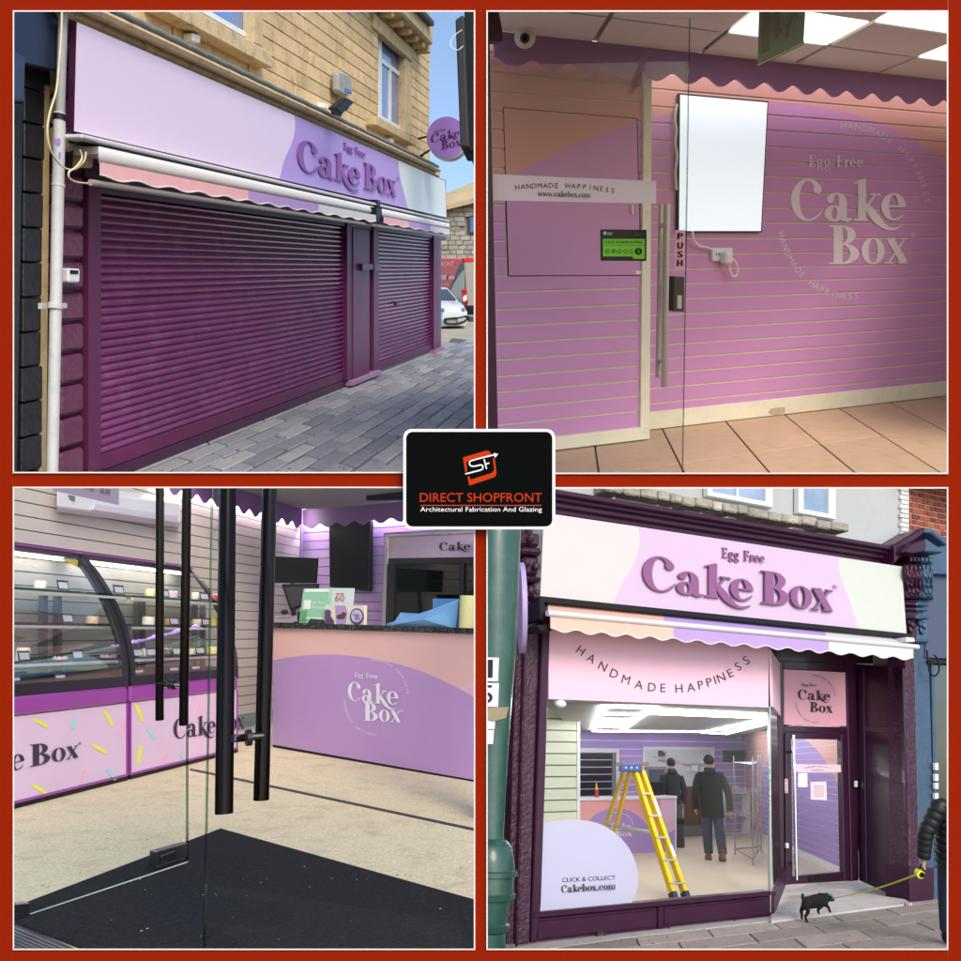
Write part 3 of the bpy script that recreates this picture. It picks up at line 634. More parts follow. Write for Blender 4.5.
mk('lettering', join(slab(VW, [(441, 275), (447, 274.6), (446, 279.8), (441.5, 280)], .035, .004), slab(VW, [(448.5, 276), (455, 275.7), (454.4, 279.2), (448.4, 279.4)], .035, .004), ribbon(VW, [(437, 284.6), (449, 284.4)], .7, .035), ribbon(VW, [(437, 278), (440, 278)], 2, .035)), mat('van_print', (225, 190, 190), .4), vn)
# white hatchback, nose towards us
cb = G1.hit(452, 328.5); cr_ = Vector((1, .25, 0)); cr_ = (cr_ - up * cr_.dot(up)).normalized(); cf = up.cross(cr_); cf = cf if cf.y < 0 else -cf
ppm = cb.y / F
def cp(x, y, dpt): return cb + cr_ * ((x - 452) * ppm) + up * ((328.5 - y) * ppm) + cf * dpt
ca = thing('parked_car', 'small white hatchback parked nose-out in front of the red van', 'car', cb)
m_cw = mat('car_white', (222, 228, 236), .2, coat=.8, var=.01)
secs = []
for dpt, xl, xr, yb, yt, sh in ((.15, 441.5, 466, 325.5, 312, 1.5), (0, 440, 468, 326.8, 309.5, 1.5), (-.35, 438, 469, 327, 305.5, 2.5), (-.9, 436.5, 468.6, 327, 302.5, 3.5), (-1.5, 436, 467.6, 327, 300.5, 3.5), (-3.4, 436, 466.6, 327, 300, 3)):
    secs.append([cp(xl + 1.5, yb, dpt), cp(xr - 1.5, yb, dpt), cp(xr, yb - 4, dpt), cp(xr - .4, yt + sh + 1.5, dpt), cp(xr - 2.5, yt + .8, dpt), cp((xl + xr) / 2, yt, dpt), cp(xl + 2.5, yt + .8, dpt), cp(xl + .4, yt + sh + 1.5, dpt), cp(xl, yb - 4, dpt)])
mk('body', loft(secs), m_cw, ca, smooth=50)
mk('cabin', loft([[cp(437.5, 303, -1.0), cp(466.4, 303, -1.0), cp(466, 301.4, -1.2), cp(438, 301.4, -1.2)], [cp(441, 290.5, -2.0), cp(462, 290.5, -2.0), cp(462, 290, -2.2), cp(441, 290, -2.2)], [cp(441, 290.5, -3.1), cp(462, 290.5, -3.1), cp(462, 290, -3.2), cp(441, 290, -3.2)]]), m_cw, ca, smooth=30)
mk('windscreen', prism([cp(439.4, 301.6, -1.04), cp(464.6, 301.6, -1.04), cp(460.8, 291.6, -1.88), cp(442.2, 291.6, -1.88)], cf * .03), mat('screen_glass', (48, 56, 62), .06, coat=1), ca)
for x in (441.5, 464): mk('headlight', ball(cp(x + (.8 if x < 450 else -.4), 309.6, .02), (cr_ * 2.2 * ppm, up * 1.5 * ppm, cf * .16), 12, 8), mat('headlamp', (120, 140, 170), .12, coat=1), ca, smooth=60)
mk('grille', tube([cp(x, y, .2) for x, y in cr([(443.4, 318.6), (444.4, 322.6), (451, 323.6), (458, 322.8), (465.6, 319.4), (466, 316.4), (458, 317.8), (450, 318.2), (443.4, 318.6)], 4)], .035, 6), m_black, ca, smooth=50)
mk('number_plate', prism([cp(456, 322, .21), cp(464.6, 320.2, .19), cp(464.6, 317, .19), cp(456, 318.8, .21)], cf * .03), mat('plate_pale', (170, 178, 186), .5), ca)
for x in (440, 466): mk('wheel', tube([cp(x, 324, -.75) - cr_ * .1, cp(x, 324, -.75) + cr_ * .1], 4.6 * ppm, 18), m_black, ca, smooth=40)
# ================================================================ top right: empty shop interior seen through the glass door
PLACE[:] = [1, 1]
up = sky_up(235); G2 = floor_of(up, 2.3); VX, VY = 2347, 235
WR = Wall(G2.hit(710, 423), up, VX, VY); WL = Wall(G2.hit(650, 439), up, VX, VY)
PAN2 = (487, 947, 11, 473)
circ = lambda w: (w.hit(717, 367), w.hit(980, 367) - w.hit(717, 367), w.hit(717, 104.5) - w.hit(717, 367), (204, 146, 198), (214, 156, 148))
m_wr = mat('slatwall_print_right', (0, 0, 0), .55, var=.02, circle=circ(WR)); m_wl = mat('slatwall_print_left', (0, 0, 0), .55, var=.02, circle=circ(WL))
m_ins = mat('slat_insert', (214, 206, 180), .45, var=.05); m_trim = mat('white_trim', (232, 228, 206), .55, var=.04, scale=3, dirt=((196, 186, 160), .5, 4))
m_tr_ltr = mat('vinyl_pale', (226, 218, 220), .55, var=.03)
def slatwall(name, w, xr, kk, m, label_kind='structure', gap=.0011, skip=None, back=.012):
    o = mk(name, w.rect(xr[0], xr[1], kk[-1], kk[0], -back, .1), m_ins, kind='structure')
    for a, b in zip(kk[:-1], kk[1:]):
        segs = [xr] if not skip else skip(a, b, xr)
        for s0, s1 in segs: mk('slat_board', w.rect(s0, s1, b + gap, a - gap, 0, .025), m, o, bev=.003)
    return o
yr = [82, 100, 114, 128.5, 142, 156.6, 169.5, 183, 197, 211, 224, 238, 251.2, 263.8, 276, 288.7, 301.5, 314, 326.4, 338, 350, 362, 374.5, 397]
kr = [(VY - y) / (VX - 946) for y in yr]
wr_ = slatwall('slat_wall', WR, (648, 975), kr, m_wr, gap=.00055)
yl = [30, 53, 72.4, 92, 111.6, 130, 149, 168, 187, 205, 223, 241, 258, 276, 292.4, 310, 326.7, 343.6, 360.4, 376.9, 392.8, 409.3, 425.6, 457]
kl = [(VY - y) / (VX - 495) for y in yl]
def skp(a, b, xr): return [(xr[0], 505.5), (637.5, xr[1])] if (a < kl[4] + .001 and b > kl[13] - .001) else [xr]
wl_ = slatwall('slat_wall', WL, (478, 645), kl, m_wl, gap=.00055, skip=skp)
mk('hatch_door', slab(WL, [(504, 108), (636.6, 118.8), (641, 275), (509, 275.4)], .006, .028), m_wl, wl_, bev=.002)
mk('hatch_gap', slab(WL, [(503.1, 107.2), (637.4, 118), (641.8, 275.8), (508.2, 276.2)], .002, .012), m_black, wl_)
mk('hatch_hinge', slab(WL, [(636.2, 270.5), (642, 271), (642, 274.5), (636.2, 274.2)], .012, .01), m_trim, wl_)
mk('hatch_handle', slab(WL, [(631.4, 204.5), (633.6, 204.7), (633.8, 214), (631.6, 213.8)], .03, .03), m_ins, wl_)
mk('corner_trim', slab(WL, [(644.2, 70), (652.2, 70), (649.8, 427), (640.6, 428)], .03, .08), m_trim, wl_, bev=.004)
ret = WL.pt(650, -.1202); mk('wall_return', prism([WL.hit(650.5, 70), WL.hit(648.8, 438), WL.hit(648.8, 438) - WL.n * .8, WL.hit(650.5, 70) - WL.n * .8], WL.u * -.05), m_trim, wl_)
mk('skirting', WL.rect(478, 650, -.1202, -.1128, .05, .05), m_trim, wl_, bev=.006)
mk('skirting', WR.rect(648, 975, -.1148, -.1045, .03, .05), m_trim, wr_, bev=.006)
mk('damp_patch', slab(WR, [(768.6, 412), (771, 408.6), (777, 407.6), (784.8, 407.2), (785, 412.6), (776, 414.8), (770, 414)], .034, .003), mat('damp', (180, 170, 140), .8, var=.15, scale=14), wr_)
# lettering on the wall
def z6(x, y): return (710 + x / 3.829, y / 3.829)
mk('lettering', serif(WR, 'Cake', qmap((791, 220.5), (906, 221), (906, 179.2), (791, 179.2)), .004), m_tr_ltr, wr_)
mk('lettering', serif(WR, 'Box', qmap((829.5, 264.2), (908, 263.4), (908, 225.4), (829.5, 225.2)), .004), m_tr_ltr, wr_)
mk('lettering', serif(WR, 'Egg Free', qmap((808.6, 167), (863, 167.4), (863, 155.6), (808.6, 155)), .004), m_tr_ltr, wr_)
mk('lettering', sans(WR, '®', qmap((910.5, 237.4), (916.5, 237.4), (916.5, 232.4), (910.5, 232.4)), .004), m_tr_ltr, wr_)
mk('lettering', chars_arc(WR, 'HANDMADE HAPPINESS', 845, 213, 80, 84, -1, 82, 6.4, .004, wide=.95), m_tr_ltr, wr_)
mk('lettering', chars_arc(WR, 'HANDMADE HAPPINESS', 850, 213, 74, 86, 255, 175, 6.4, .004, outward=False, wide=.95), m_tr_ltr, wr_)
sw = prism([WR.pt(978, -.118), WR.pt(978, .112), WR.pt(978, .112) - D(566, 235) * 4.2, WR.pt(978, -.118) - D(566, 235) * 4.2], WR.u * .05)
mk('side_wall', sw, m_trim, kind='structure')
# valance
WV = WL.shifted(.28); m_val = mat('valance_mauve', (172, 132, 180), .6, var=.03)
va = scallop(WV, (494.5, 968), .1103, .0912, .0052, 16, 0, .03, wall=WV)
mk('scalloped_valance', va, m_val, label='mauve scalloped valance board running under the tiled ceiling', cat='valance', smooth=30)
# ceiling with tiles
CP2 = Pl(WV.pt(700, .1103), up); CP2.n = -up
m_ct = mat('ceiling_tile', (238, 230, 218), .95, var=.05, scale=60, bump=.4, bscale=120); m_grid = mat('ceiling_grid', (168, 156, 142), .6)
cl = mk('ceiling', slab(CP2, [(470, 34), (480, -120), (1020, -120), (1020, 90), (960, 84), (496, 29)], -.04, .06), m_grid, kind='structure')
ce1 = WV.u; ce2 = (D(486, 235)).normalized(); ca0 = CP2.hit(792, 65)
sp = 1.15
cu = CP2.hit(874.5, 74.4) - ca0; cv = CP2.hit(827.5, 46) - ca0
def cell(i, j, g=.022):
    return [ca0 + cu * (i + a) + cv * (j + b) for a, b in ((g, g), (1 - g, g), (1 - g, 1 - g), (g, 1 - g))]
lamps = {(-1, 1): 1, (0, 2): 1, (1, 1): 1}
m_led = emit('ceiling_led', (250, 250, 250), .9)
for j in range(0, 6):
    for i in range(-10, 7):
        q = cell(i, j)
        if not inpanel(q, *PAN2): continue
        if (i, j) in lamps:
            t = thing('ceiling_light', {(-1, 1): 'lit square panel in the tiled ceiling behind the green exit sign', (0, 2): 'lit ceiling panel in the top right corner of the interior', (1, 1): 'lit ceiling panel just showing at the right edge above the valance'}[(i, j)], 'ceiling light', sum(q, Vector()) / 4, 'lit panels of the tiled ceiling')
            mk('diffuser', prism(q, up * .02), m_led, t)
        else: mk('ceiling_tile', prism(q, up * .03), m_ct, cl, bev=.004)
# floor tiles
m_tf = mat('floor_tile', (196, 166, 134), .5, var=.06, scale=5, dirt=((150, 116, 84), .35, 6), bump=.05)
fl2 = mk('floor', slab(G2, [(470, 470), (470, 440), (648, 430), (1010, 388), (1010, 520), (470, 520)], -.012, .1), mat('grout', (66, 52, 40), .9), kind='structure')
e1 = WR.u; e2 = (-D(566, 235)).normalized()
b0 = G2.hit(784.4, 414.5); L1 = (G2.hit(839, 408.2) - b0).length
b1 = G2.hit(710, 455); 
v2 = G2.hit(817, 444.7) - b0; w2 = e2 * (v2 - e1 * v2.dot(e1)).length / (e2 - e1 * e2.dot(e1)).length
tiles(fl2, 'floor_tile', m_tf, b0, e1 * L1, w2, (-9, 8), (0, 4), .012, .02, up, PAN2, jit=.001, bev=.003)
# ---- dark door frame at the left, glass leaf with its furniture
GD = Wall(WL.p + WL.n * 1.6, up, VX * 1.0, VY)
m_frd = mat('frame_plum_dark', (58, 24, 48), .4, var=.05)
df = thing('door_frame', 'dark plum door frame at the left edge of the shop interior', 'door frame', GD.hit(490, 440))
mk('jamb', slab(GD, [(470, 42), (490, 42), (498.6, 445), (470, 450)], .1, .12), m_frd, df, bev=.006)
mk('head', slab(GD, [(470, 0), (497, 0), (503.4, 34), (503, 41), (470, 42)], .12, .14), m_frd, df, bev=.006)
gd = thing('glass_door', 'frameless glass door with steel pull handle and pale name strip', 'door', GD.hit(600, 470))
mk('pane', slab(GD, [(478, 10), (689.8, 18.5), (682, 500), (478, 500)], 0, .02), glass('door_glass', (254, 255, 254), refl=.3), gd)
m_ge = glass('edge_glass', (196, 214, 200), .5)
mk('glass_edge', slab(GD, [(689.6, 18.5), (690.4, 18.5), (682.7, 500), (681.9, 500)], .001, .006), m_ge, gd)
mk('name_strip', slab(GD, [(478, 173.5), (656.2, 181.2), (656.2, 203.6), (478, 200)], .008, .003), mat('frost_strip', (226, 206, 212), .6, var=.02), gd)
ptx = mat('print_plum', (74, 52, 74), .6)
lt = []
s_ = 'HANDMADE HAPPINESS'
for i, ch in enumerate(s_):
    if ch == ' ': continue
    t = i / (len(s_) - 1); x = 517.5 + 95 * t; y = 189.6 + 3.2 * t - 3.2 * (1 - (2 * t - 1) ** 2); a = R(-4 + 12 * t)
    V, Fc = font_mesh(ch); xm = (min(v[0] for v in V) + max(v[0] for v in V)) / 2; s = 5.2 / .73
    lt.append(([GD.hit(x + (p - xm) * s * math.cos(a) + q * s * math.sin(a), y + (p - xm) * s * math.sin(a) - q * s * math.cos(a), .012) for p, q in V], Fc))
mk('lettering', join(*lt), ptx, gd)
mk('lettering', serif(GD, 'www.cakebox.com', qmap((538, 196), (590.4, 197.2), (590.4, 191.6), (538, 190.4)), .012, swash=False), ptx, gd)
m_ss = mat('brushed_steel', (204, 194, 178), .36, metal=.75, var=.02, scale=3)
def hbar(x0, y0, x1, y1, wpx, off): 
    a, b = GD.hit(x0, y0, off), GD.hit(x1, y1, off); return tube([a, b], wpx / 2 * a.y / F, 20)
h = mk('pull_handle', hbar(667, 204, 664.2, 387, 6.6, .22), m_ss, gd, smooth=40)
h2 = mk('pull_handle', hbar(661, 204, 657.6, 377.5, 5.0, -.12), m_ss, gd, smooth=40)
for y in (226, 362): mk('handle_fixing', tube([GD.hit(666, y, .2), GD.hit(660, y - 1, -.12)], .022, 10), m_ss, h, smooth=40)
lk = mk('lock_case', slab(GD, [(674, 276.2), (685, 276.6), (684.6, 312), (673.6, 311.6)], .05, .08), mat('lock_bronze', (88, 82, 74), .35, metal=.7, var=.1), gd, bev=.008)
mk('keyhole', slab(GD, [(677.4, 295.4), (682.2, 295.6), (682, 309), (677.2, 308.6)], .056, .02), m_ss, lk, bev=.004)
psn = mk('push_sign', slab(GD, [(675.2, 230), (685.4, 230.2), (684.8, 270), (674.6, 269.8)], .03, .004), mat('push_pink', (216, 158, 170), .6, var=.02), gd)
mk('push_letters', join(*[sans(GD, c, qmap((677.3 + dx + b, y + 6.2), (682.1 + dx + b, y + 6.2), (682.3 + dx + b, y), (677.5 + dx + b, y)), .036 + b * .003) for c, y, dx in (('P', 233, .1), ('U', 242.4, 0), ('S', 251, -.15), ('H', 259.8, -.3)) for b in (0, .45, .9)]), m_black, psn)
# hygiene rating sticker on the glass
m_hg = mat('sticker_green', (118, 200, 44), .4, var=.02)
def zh(x, y): return (590 + x / 8.736, 170 + y / 8.736)
hy = thing('hygiene_sticker', 'green and black food hygiene rating sticker on the glass door', 'sticker', GD.hit(622, 260))
mk('card', slab(GD, [zh(92, 518), zh(495, 522), zh(492, 795), zh(96, 793)], .03, .006), mat('sticker_black', (16, 18, 16), .35), hy)
mk('green_panel', slab(GD, [zh(114, 602), zh(478, 602), zh(478, 776), zh(378, 776), zh(374, 756), zh(114, 754)], .033, .002), m_hg, hy)
mk('lettering', join(sans(GD, 'FOOD HYGIENE RATING', qmap(zh(132, 642), zh(458, 642), zh(458, 616), zh(132, 616)), .036), ribbon(GD, [zh(118, 658), zh(474, 658)], .25, .036)), m_black, hy)
for i in range(5):
    mk('numeral', join(ell(GD, *zh(155 + 52 * i, 709), 2.2, 2.2, .036, .001, 20)), m_black, hy)
    mk('numeral', join(ell(GD, *zh(155 + 52 * i, 709), 1.75, 1.75, .0385, .001, 20)), m_hg, hy)
    mk('numeral', sans(GD, str(i), qmap(zh(150 + 52 * i, 717), zh(160 + 52 * i, 717), zh(160 + 52 * i, 700), zh(150 + 52 * i, 700)), .042), m_black, hy)
mk('numeral', ell(GD, *zh(424, 710), 3.5, 3.5, .036, .001, 24), m_black, hy)
mk('numeral', sans(GD, '5', qmap(zh(414, 728), zh(434, 728), zh(434, 692), zh(414, 692)), .042), m_hg, hy)
mk('crest', join(ell(GD, *zh(130, 552), 1.8, 1.9, .036, .001, 16), slab(GD, [zh(152, 546), zh(200, 549), zh(200, 556), zh(152, 553)], .036, .001), slab(GD, [zh(152, 560), zh(188, 562), zh(188, 568), zh(152, 566)], .036, .001)), mat('crest_green', (150, 190, 150), .5), hy)
mk('crest', join(slab(GD, [zh(388, 546), zh(474, 549), zh(474, 557), zh(388, 554)], .036, .001), slab(GD, [zh(388, 563), zh(474, 566), zh(474, 572), zh(388, 569)], .036, .001)), mat('crest_grey', (70, 74, 70), .5), hy)
# ---- lit screen, socket, camera, exit sign
tv = thing('wall_screen', 'portrait screen glowing white on the purple slat wall', 'screen', WR.hit(722, 232))
mk('housing', slab(WR, [(679, 93.2), (768.6, 101.2), (762, 232.2), (677.6, 232)], .05, .04), m_black, tv, bev=.004)
mk('display', slab(WR, [(680.4, 94.8), (767.4, 102.6), (760.9, 231), (679.2, 231)], .054, .01), emit('screen_white', (226, 238, 248), .40), tv)
mk('power_cable', tube([WR.hit(x, y, .05) for x, y in cr([(677, 104), (675, 118), (676.5, 130), (675.4, 142), (677, 156), (675.5, 172), (676.5, 190)], 4)], .014, 6), m_trim, label='thin white cable running down the left side of the glowing screen', cat='cable', smooth=50)
so = thing('wall_socket', 'white double socket with a plug below the glowing screen', 'socket', WR.hit(722, 261))
mk('plate', slab(WR, [(712.6, 248), (733, 247.6), (733, 260.6), (712.8, 261.4)], .05, .05), m_upvc, so, bev=.008)
for x in (716, 718.6): mk('pin_hole', slab(WR, [(x, 253), (x + .9, 253), (x + .9, 255.4), (x, 255.4)], .053, .004), m_black, so)
mk('plug', slab(WR, [(726.2, 252), (734, 251.6), (734, 263.6), (726.4, 264)], .16, .12), m_upvc, so, bev=.02)
mk('lead', tube([WR.hit(x, y, .1) for x, y in cr([(729.4, 263.6), (730, 270), (733, 276), (736.6, 275), (737.6, 267), (735, 261), (733, 259)], 4)], .013, 6), m_trim, so, smooth=50)
mk('lead', tube([WR.hit(x, y, .08) for x, y in cr([(692.6, 231), (694, 240), (700, 246), (707, 247.4), (713, 249.6)], 4)], .013, 6), m_trim, so, smooth=50)
cm = thing('dome_camera', 'white dome security camera under the ceiling at the left', 'camera', WV.hit(525, 27, .15))
cc = WV.hit(524.8, 37, .16); rr = 11 * cc.y / F; fw = -D(524.8, 37).normalized(); fx, fy = basis(fw)
mk('mount', lathe(cc + up * rr * .35, up, [(rr * .9, 0), (rr * 1.08, rr * .1), (rr * 1.1, rr * .55), (rr * .9, rr * .7)], 24), m_trim, cm, smooth=40)
mk('dome', ball(cc, (fx * rr * .98, fy * rr * .98, fw * rr * .98), 24, 14), m_trim, cm, smooth=60)
ey = (fw + up * -.1 + Vector((0, 0, 0))).normalized()
l0 = mk('lens_ring', tube([cc + ey * rr * .8, cc + ey * rr * 1.04], rr * .44, 24), mat('lens_grey', (80, 76, 74), .3), cm, smooth=40)
mk('lens', tube([cc + ey * rr * .9, cc + ey * rr * 1.07], rr * .24, 20), mat('lens_dark', (20, 18, 18), .1, coat=1), l0, smooth=40)
EX = Pl(CP2.hit(780, 9) * .94, (-.35, -.93, .1))
ex = thing('exit_sign', 'green acrylic emergency exit sign hanging from the ceiling', 'sign', EX.hit(780, 64))
mk('panel', slab(EX, [(759, 8), (805.5, 8), (803.6, 41), (757.4, 63.6)], 0, .02), mat('exit_green', (184, 208, 188), .35, var=.04), ex)
mk('clear_edge', slab(EX, [(757.2, 63.8), (803.8, 41.2), (804.6, 42.6), (757, 65.4)], .002, .03), glass('acrylic', (215, 225, 215)), ex)
m_ew = mat('exit_print', (170, 168, 148), .5)
mk('pictogram', join(slab(EX, [(773.6, 10), (780, 10), (779, 29), (783, 28.4), (776, 38), (772.6, 31), (775, 30.6)], .006, .003), slab(EX, [(762.6, 8), (769.6, 8), (768.4, 50), (762, 52.6)], .006, .003), ell(EX, 795.6, 10, 2.2, 2.6, .006, .003, 16),
   ribbon(EX, [(790, 14.6), (794.6, 14), (798, 18)], 1.6, .0065), ribbon(EX, [(792.4, 14), (790.4, 21), (785.6, 27)], 2.0, .0072), ribbon(EX, [(791, 20), (788.6, 27), (786.6, 39)], 2.2, .008), ribbon(EX, [(785.4, 18.4), (790.4, 15.6)], 1.4, .0088)), m_ew, ex)
# ================================================================ bottom left: shop interior with counter and curved cake cases
PLACE[:] = [-1, -1]
RX, RY, LX, LY = -600, 598, 700, 635
up = D(LX, LY).cross(D(RX, RY)).normalized(); up = up if up.z > 0 else -up
G3 = floor_of(up, 1.02); PAN3 = (14, 474, 487, 949)
CF = Wall(G3.hit(100, 787.4), up, LX, LY); CT = Wall(G3.hit(272.6, 747.4), up, RX, RY)
dl = CF.u; dr = CT.u if CT.u.x > 0 else -CT.u
LW = CF.shifted(-.62)
BW = Wall(LW.hit(300, 621), up, RX, RY)
m_spk = mat('speckled_floor', (244, 228, 190), .75, var=.3, scale=75, bump=.2, bscale=90, dirt=((176, 162, 132), .5, 6))
m_mat = mat('entrance_mat', (60, 62, 66), .98, var=.5, scale=110, bump=1, bscale=110, dirt=((74, 74, 78), .6, 45), spec=.1)
m_slg = mat('slatwall_grey', (190, 182, 176), .6, var=.03); m_slp = mat('slatwall_purple', (192, 162, 216), .55, var=.03); m_gro = mat('groove_dark', (104, 98, 98), .6)
fl3 = mk('floor', slab(G3, [(-60, 1100), (-60, 700), (300, 640), (600, 640), (600, 1100)], 0, .06), m_spk, kind='structure')
mk('floor_strip', slab(G3, cr([(190, 768.3), (240, 778.4), (480, 829.2)], 2) + [(480, 831.6), (240, 780.4), (190, 770)], .003, .004), mat('strip_dark', (62, 62, 66), .6), fl3)
mk('door_mat', slab(G3, [(16, 906), (220.7, 828.3), (500, 906.5), (500, 1000), (250, 1010), (14, 921)], .009, .012), m_mat, label='charcoal ribbed entrance mat covering the floor inside the door', cat='mat')
dm = mk('crumb', ([G3.hit(100, 940, .011) + Vector((0, 0, .0001 * i)) for i in range(3)], [(0, 1, 2)]), m_upvc, fl3) if False else None
specks(G3, (90, 470, 862, 945), 26, (.003, .008), mat('crumb_pale', (210, 208, 200), .9), fl3, 'crumb', off=.0135)
specks(G3, (30, 470, 800, 905), 60, (.003, .011), mat('scuff_dark', (150, 138, 112), .9), fl3, 'scuff', off=.002)
th_ = thing('threshold', 'ribbed metal threshold plate at the foot of the open glass door', 'threshold', G3.hit(30, 946))
mk('plate', slab(G3, [(-20, 912), (14, 923), (84, 952), (60, 990), (-20, 990)], .004, .004), mat('thresh_base', (120, 120, 122), .4, metal=.8), th_)
for i in range(7):
    o = 3.6 * i; mk('rib', slab(G3, [(-20, 914.5 + o), (14, 926 + o), (78, 953 + o), (78, 955 + o), (14, 928.2 + o), (-20, 916.7 + o)], .010, .007), mat('thresh_rib', (172, 174, 178), .35, metal=.9), th_)
for i, (x, y) in enumerate([(187, 881), (232, 896), (271, 871), (351, 880), (434, 909), (178, 887), (383, 934), (158, 935), (257, 847)]):
    d = .004 if i % 3 else .008; p = G3.hit(x, y, .01); mk('litter_scrap', box(p, dr * d * 2, dl * d, up * .003), m_upvc, label=None, parent=None, cat='litter', group='pale scraps on the entrance mat') if False else None
# left wall of pale boards and rear wall of purple boards
ks = [.1968 + .0206 * i for i in range(6)] ; ks = sorted(ks + [.1968 - .0206 * i for i in range(1, 19)], reverse=True)
o = mk('slat_wall', LW.rect(-40, 300, ks[-1], ks[0], -.012, .05), m_gro, kind='structure')
for a, b in zip(ks[:-1], ks[1:]): mk('slat_board', LW.rect(-40, 300, b + .0009, a - .0009, 0, .01), m_slg, o)
kb = [-.1 + .00945 * i for i in range(0, 20)]
o2 = mk('slat_wall', BW.rect(300.2, 560, kb[-1], kb[0], -.012, .05), mat('groove_lilac', (150, 136, 150), .6), kind='structure')
for a, b in zip(kb[:-1], kb[1:]): mk('slat_board', BW.rect(300.6, 560, a + .0005, b - .0005, 0, .01), m_slp, o2)
mk('corner_trim', BW.rect(299.4, 301.6, kb[0], kb[-1], .012, .02), mat('trim_lilac', (196, 166, 214), .5), o2)
# ceiling and valances
LV, RV = LW.shifted(.12), BW.shifted(.12)
m_val3 = mat('valance_violet', (128, 92, 150), .6, var=.03)
mk('scalloped_valance', scallop(LV, (150, 302), .316, .266, .014, 12, 0, .012, wall=LV), m_val3, label='violet scalloped valance above the pale left wall', cat='valance', smooth=30)
mk('scalloped_valance', scallop(RV, (303, 520), -.0975, -.0762, -.0045, 11, 0, .012, wall=RV), m_val3, label='violet scalloped valance above the purple rear wall', cat='valance', smooth=30)
CL3 = Pl(LV.pt(302, .316), up); CL3.n = -up
mk('ceiling', slab(CL3, [(90, 440), (150, 461.4), (303, 510), (520, 492.4), (600, 400), (200, 400)], -.002, .03), mat('ceiling_grey', (150, 148, 150), .9, var=.06, scale=30), kind='structure')
led3 = emit('led_strip', (255, 250, 236), 18.0)
mk('led_strip', LW.rect(150, 299, .282, .295, .05, .02), led3, label='lit warm strip light tucked behind the left valance', cat='strip light')
mk('led_strip', BW.rect(303, 520, -.0885, -.0830, .05, .02), emit('led_strip_lilac', (244, 236, 255), 26.0), label='lit strip light tucked behind the rear valance', cat='strip light')
# counter
cn = thing('shop_counter', 'pink and purple shop counter with black speckled top and Cake Box logo', 'counter', CT.hit(370, 764))
cz = CT.hit(312, 800); 
m_cn = mat('counter_print', (0, 0, 0), .4, var=.02, circle=(CT.hit(310, 800), CT.hit(555, 842) - CT.hit(310, 800), CT.hit(312, 655) - CT.hit(310, 800), (182, 146, 198), (228, 182, 178)))
mk('front_panel', slab(CT, [(272.8, 627), (520, 634.5), (520, 788), (272.8, 744.5)], 0, .02), m_cn, cn)
mk('pink_corner', slab(CT, cr([(459, 688.6), (466, 684.5), (473, 681.6), (520, 668)], 3) + [(520, 720), (474, 697.4)], .003, .003), mat('counter_pale_pink', (232, 186, 206), .4), cn)
mk('worktop', prism([CT.hit(268, 627.6, .03), CT.hit(520, 635.6, .03), CT.hit(520, 629.6, .03), CT.hit(268, 622, .03)], -CT.n * .36), mat('granite_black', (22, 24, 26), .25, var=.6, scale=90, dirt=((150, 152, 150), .8, 75)), cn)
mk('kick_board', slab(CT, [(272.8, 744.7), (520, 788.2), (520, 792), (272.8, 747)], -.001, .02), m_black, cn)
mk('carcass', prism([CT.hit(274, 628, -.03), CT.hit(520, 636, -.03), CT.hit(520, 786, -.03), CT.hit(274, 744, -.03)], -CT.n * .28), m_val3, cn)
mw = mat('vinyl_white', (232, 228, 240), .5, var=.02)
mk('lettering', serif(CT, 'Cake', qmap((347.8, 700.4), (398.4, 705.6), (398.4, 684.6), (347.8, 681.4)), .004), mw, cn)
mk('lettering', serif(CT, 'Box', qmap((363.4, 720.6), (400.6, 722.6), (400.6, 705.4), (363.4, 702.2)), .004), mw, cn)
mk('lettering', serif(CT, 'Egg Free', qmap((354.8, 677), (377.6, 679), (377.6, 673.6), (354.8, 672)), .004), mw, cn)
mk('lettering', sans(CT, '®', qmap((400.6, 712), (403.6, 712.2), (403.6, 709.4), (400.6, 709.2)), .004), mw, cn)
mk('lettering', chars_arc(CT, 'HANDMADE HAPPINESS', 373, 698, 34, 37, -2, 82, 2.6, .004, tilt=.1), mw, cn)
mk('lettering', chars_arc(CT, 'HANDMADE HAPPINESS', 374, 697, 31, 38.5, 262, 178, 2.6, .004, outward=False, tilt=.1), mw, cn)
# ---- cake cases
DV = Pl(CF.hit(130, 689), up.cross(CF.n))
arcp = cr([(130, 689), (129, 660), (122.5, 630), (112.5, 605), (98, 579), (79.5, 554.5)], 4)
arc = [DV.hit(*p) for p in arcp]
m_cf = mat('case_black', (30, 28, 34), .35, var=.05); m_mag = mat('case_magenta', (146, 60, 150), .35, var=.04, coat=.3); m_pnl = mat('case_panel', (214, 186, 214), .4, var=.02)
m_shelf = glass('shelf_glass', (200, 222, 216), .8); m_sed = mat('shelf_edge', (206, 210, 210), .3, metal=.5, var=.03)
gls = glass('case_glass', (250, 252, 251), .2)
spr = [((222, 222, 90), 'sprinkle_lime'), ((150, 212, 214), 'sprinkle_aqua'), ((240, 170, 196), 'sprinkle_pink')]
def sprk(w, x, y, a, L, wd, ci, parent, off=.004):
    ca, sa = math.cos(R(a)), math.sin(R(a)); P = []
    for c, s0 in ((L / 2, -90), (-L / 2, 90)):
        for i in range(7):
            t = R(s0 + 180 * i / 6); lx, ly = c + wd / 2 * math.cos(t), wd / 2 * math.sin(t); P.append((x + lx * ca - ly * sa, y + lx * sa + ly * ca))
    mk('sprinkle', slab(w, P, off, .002), mat(spr[ci][1], spr[ci][0], .5, var=.02), parent)
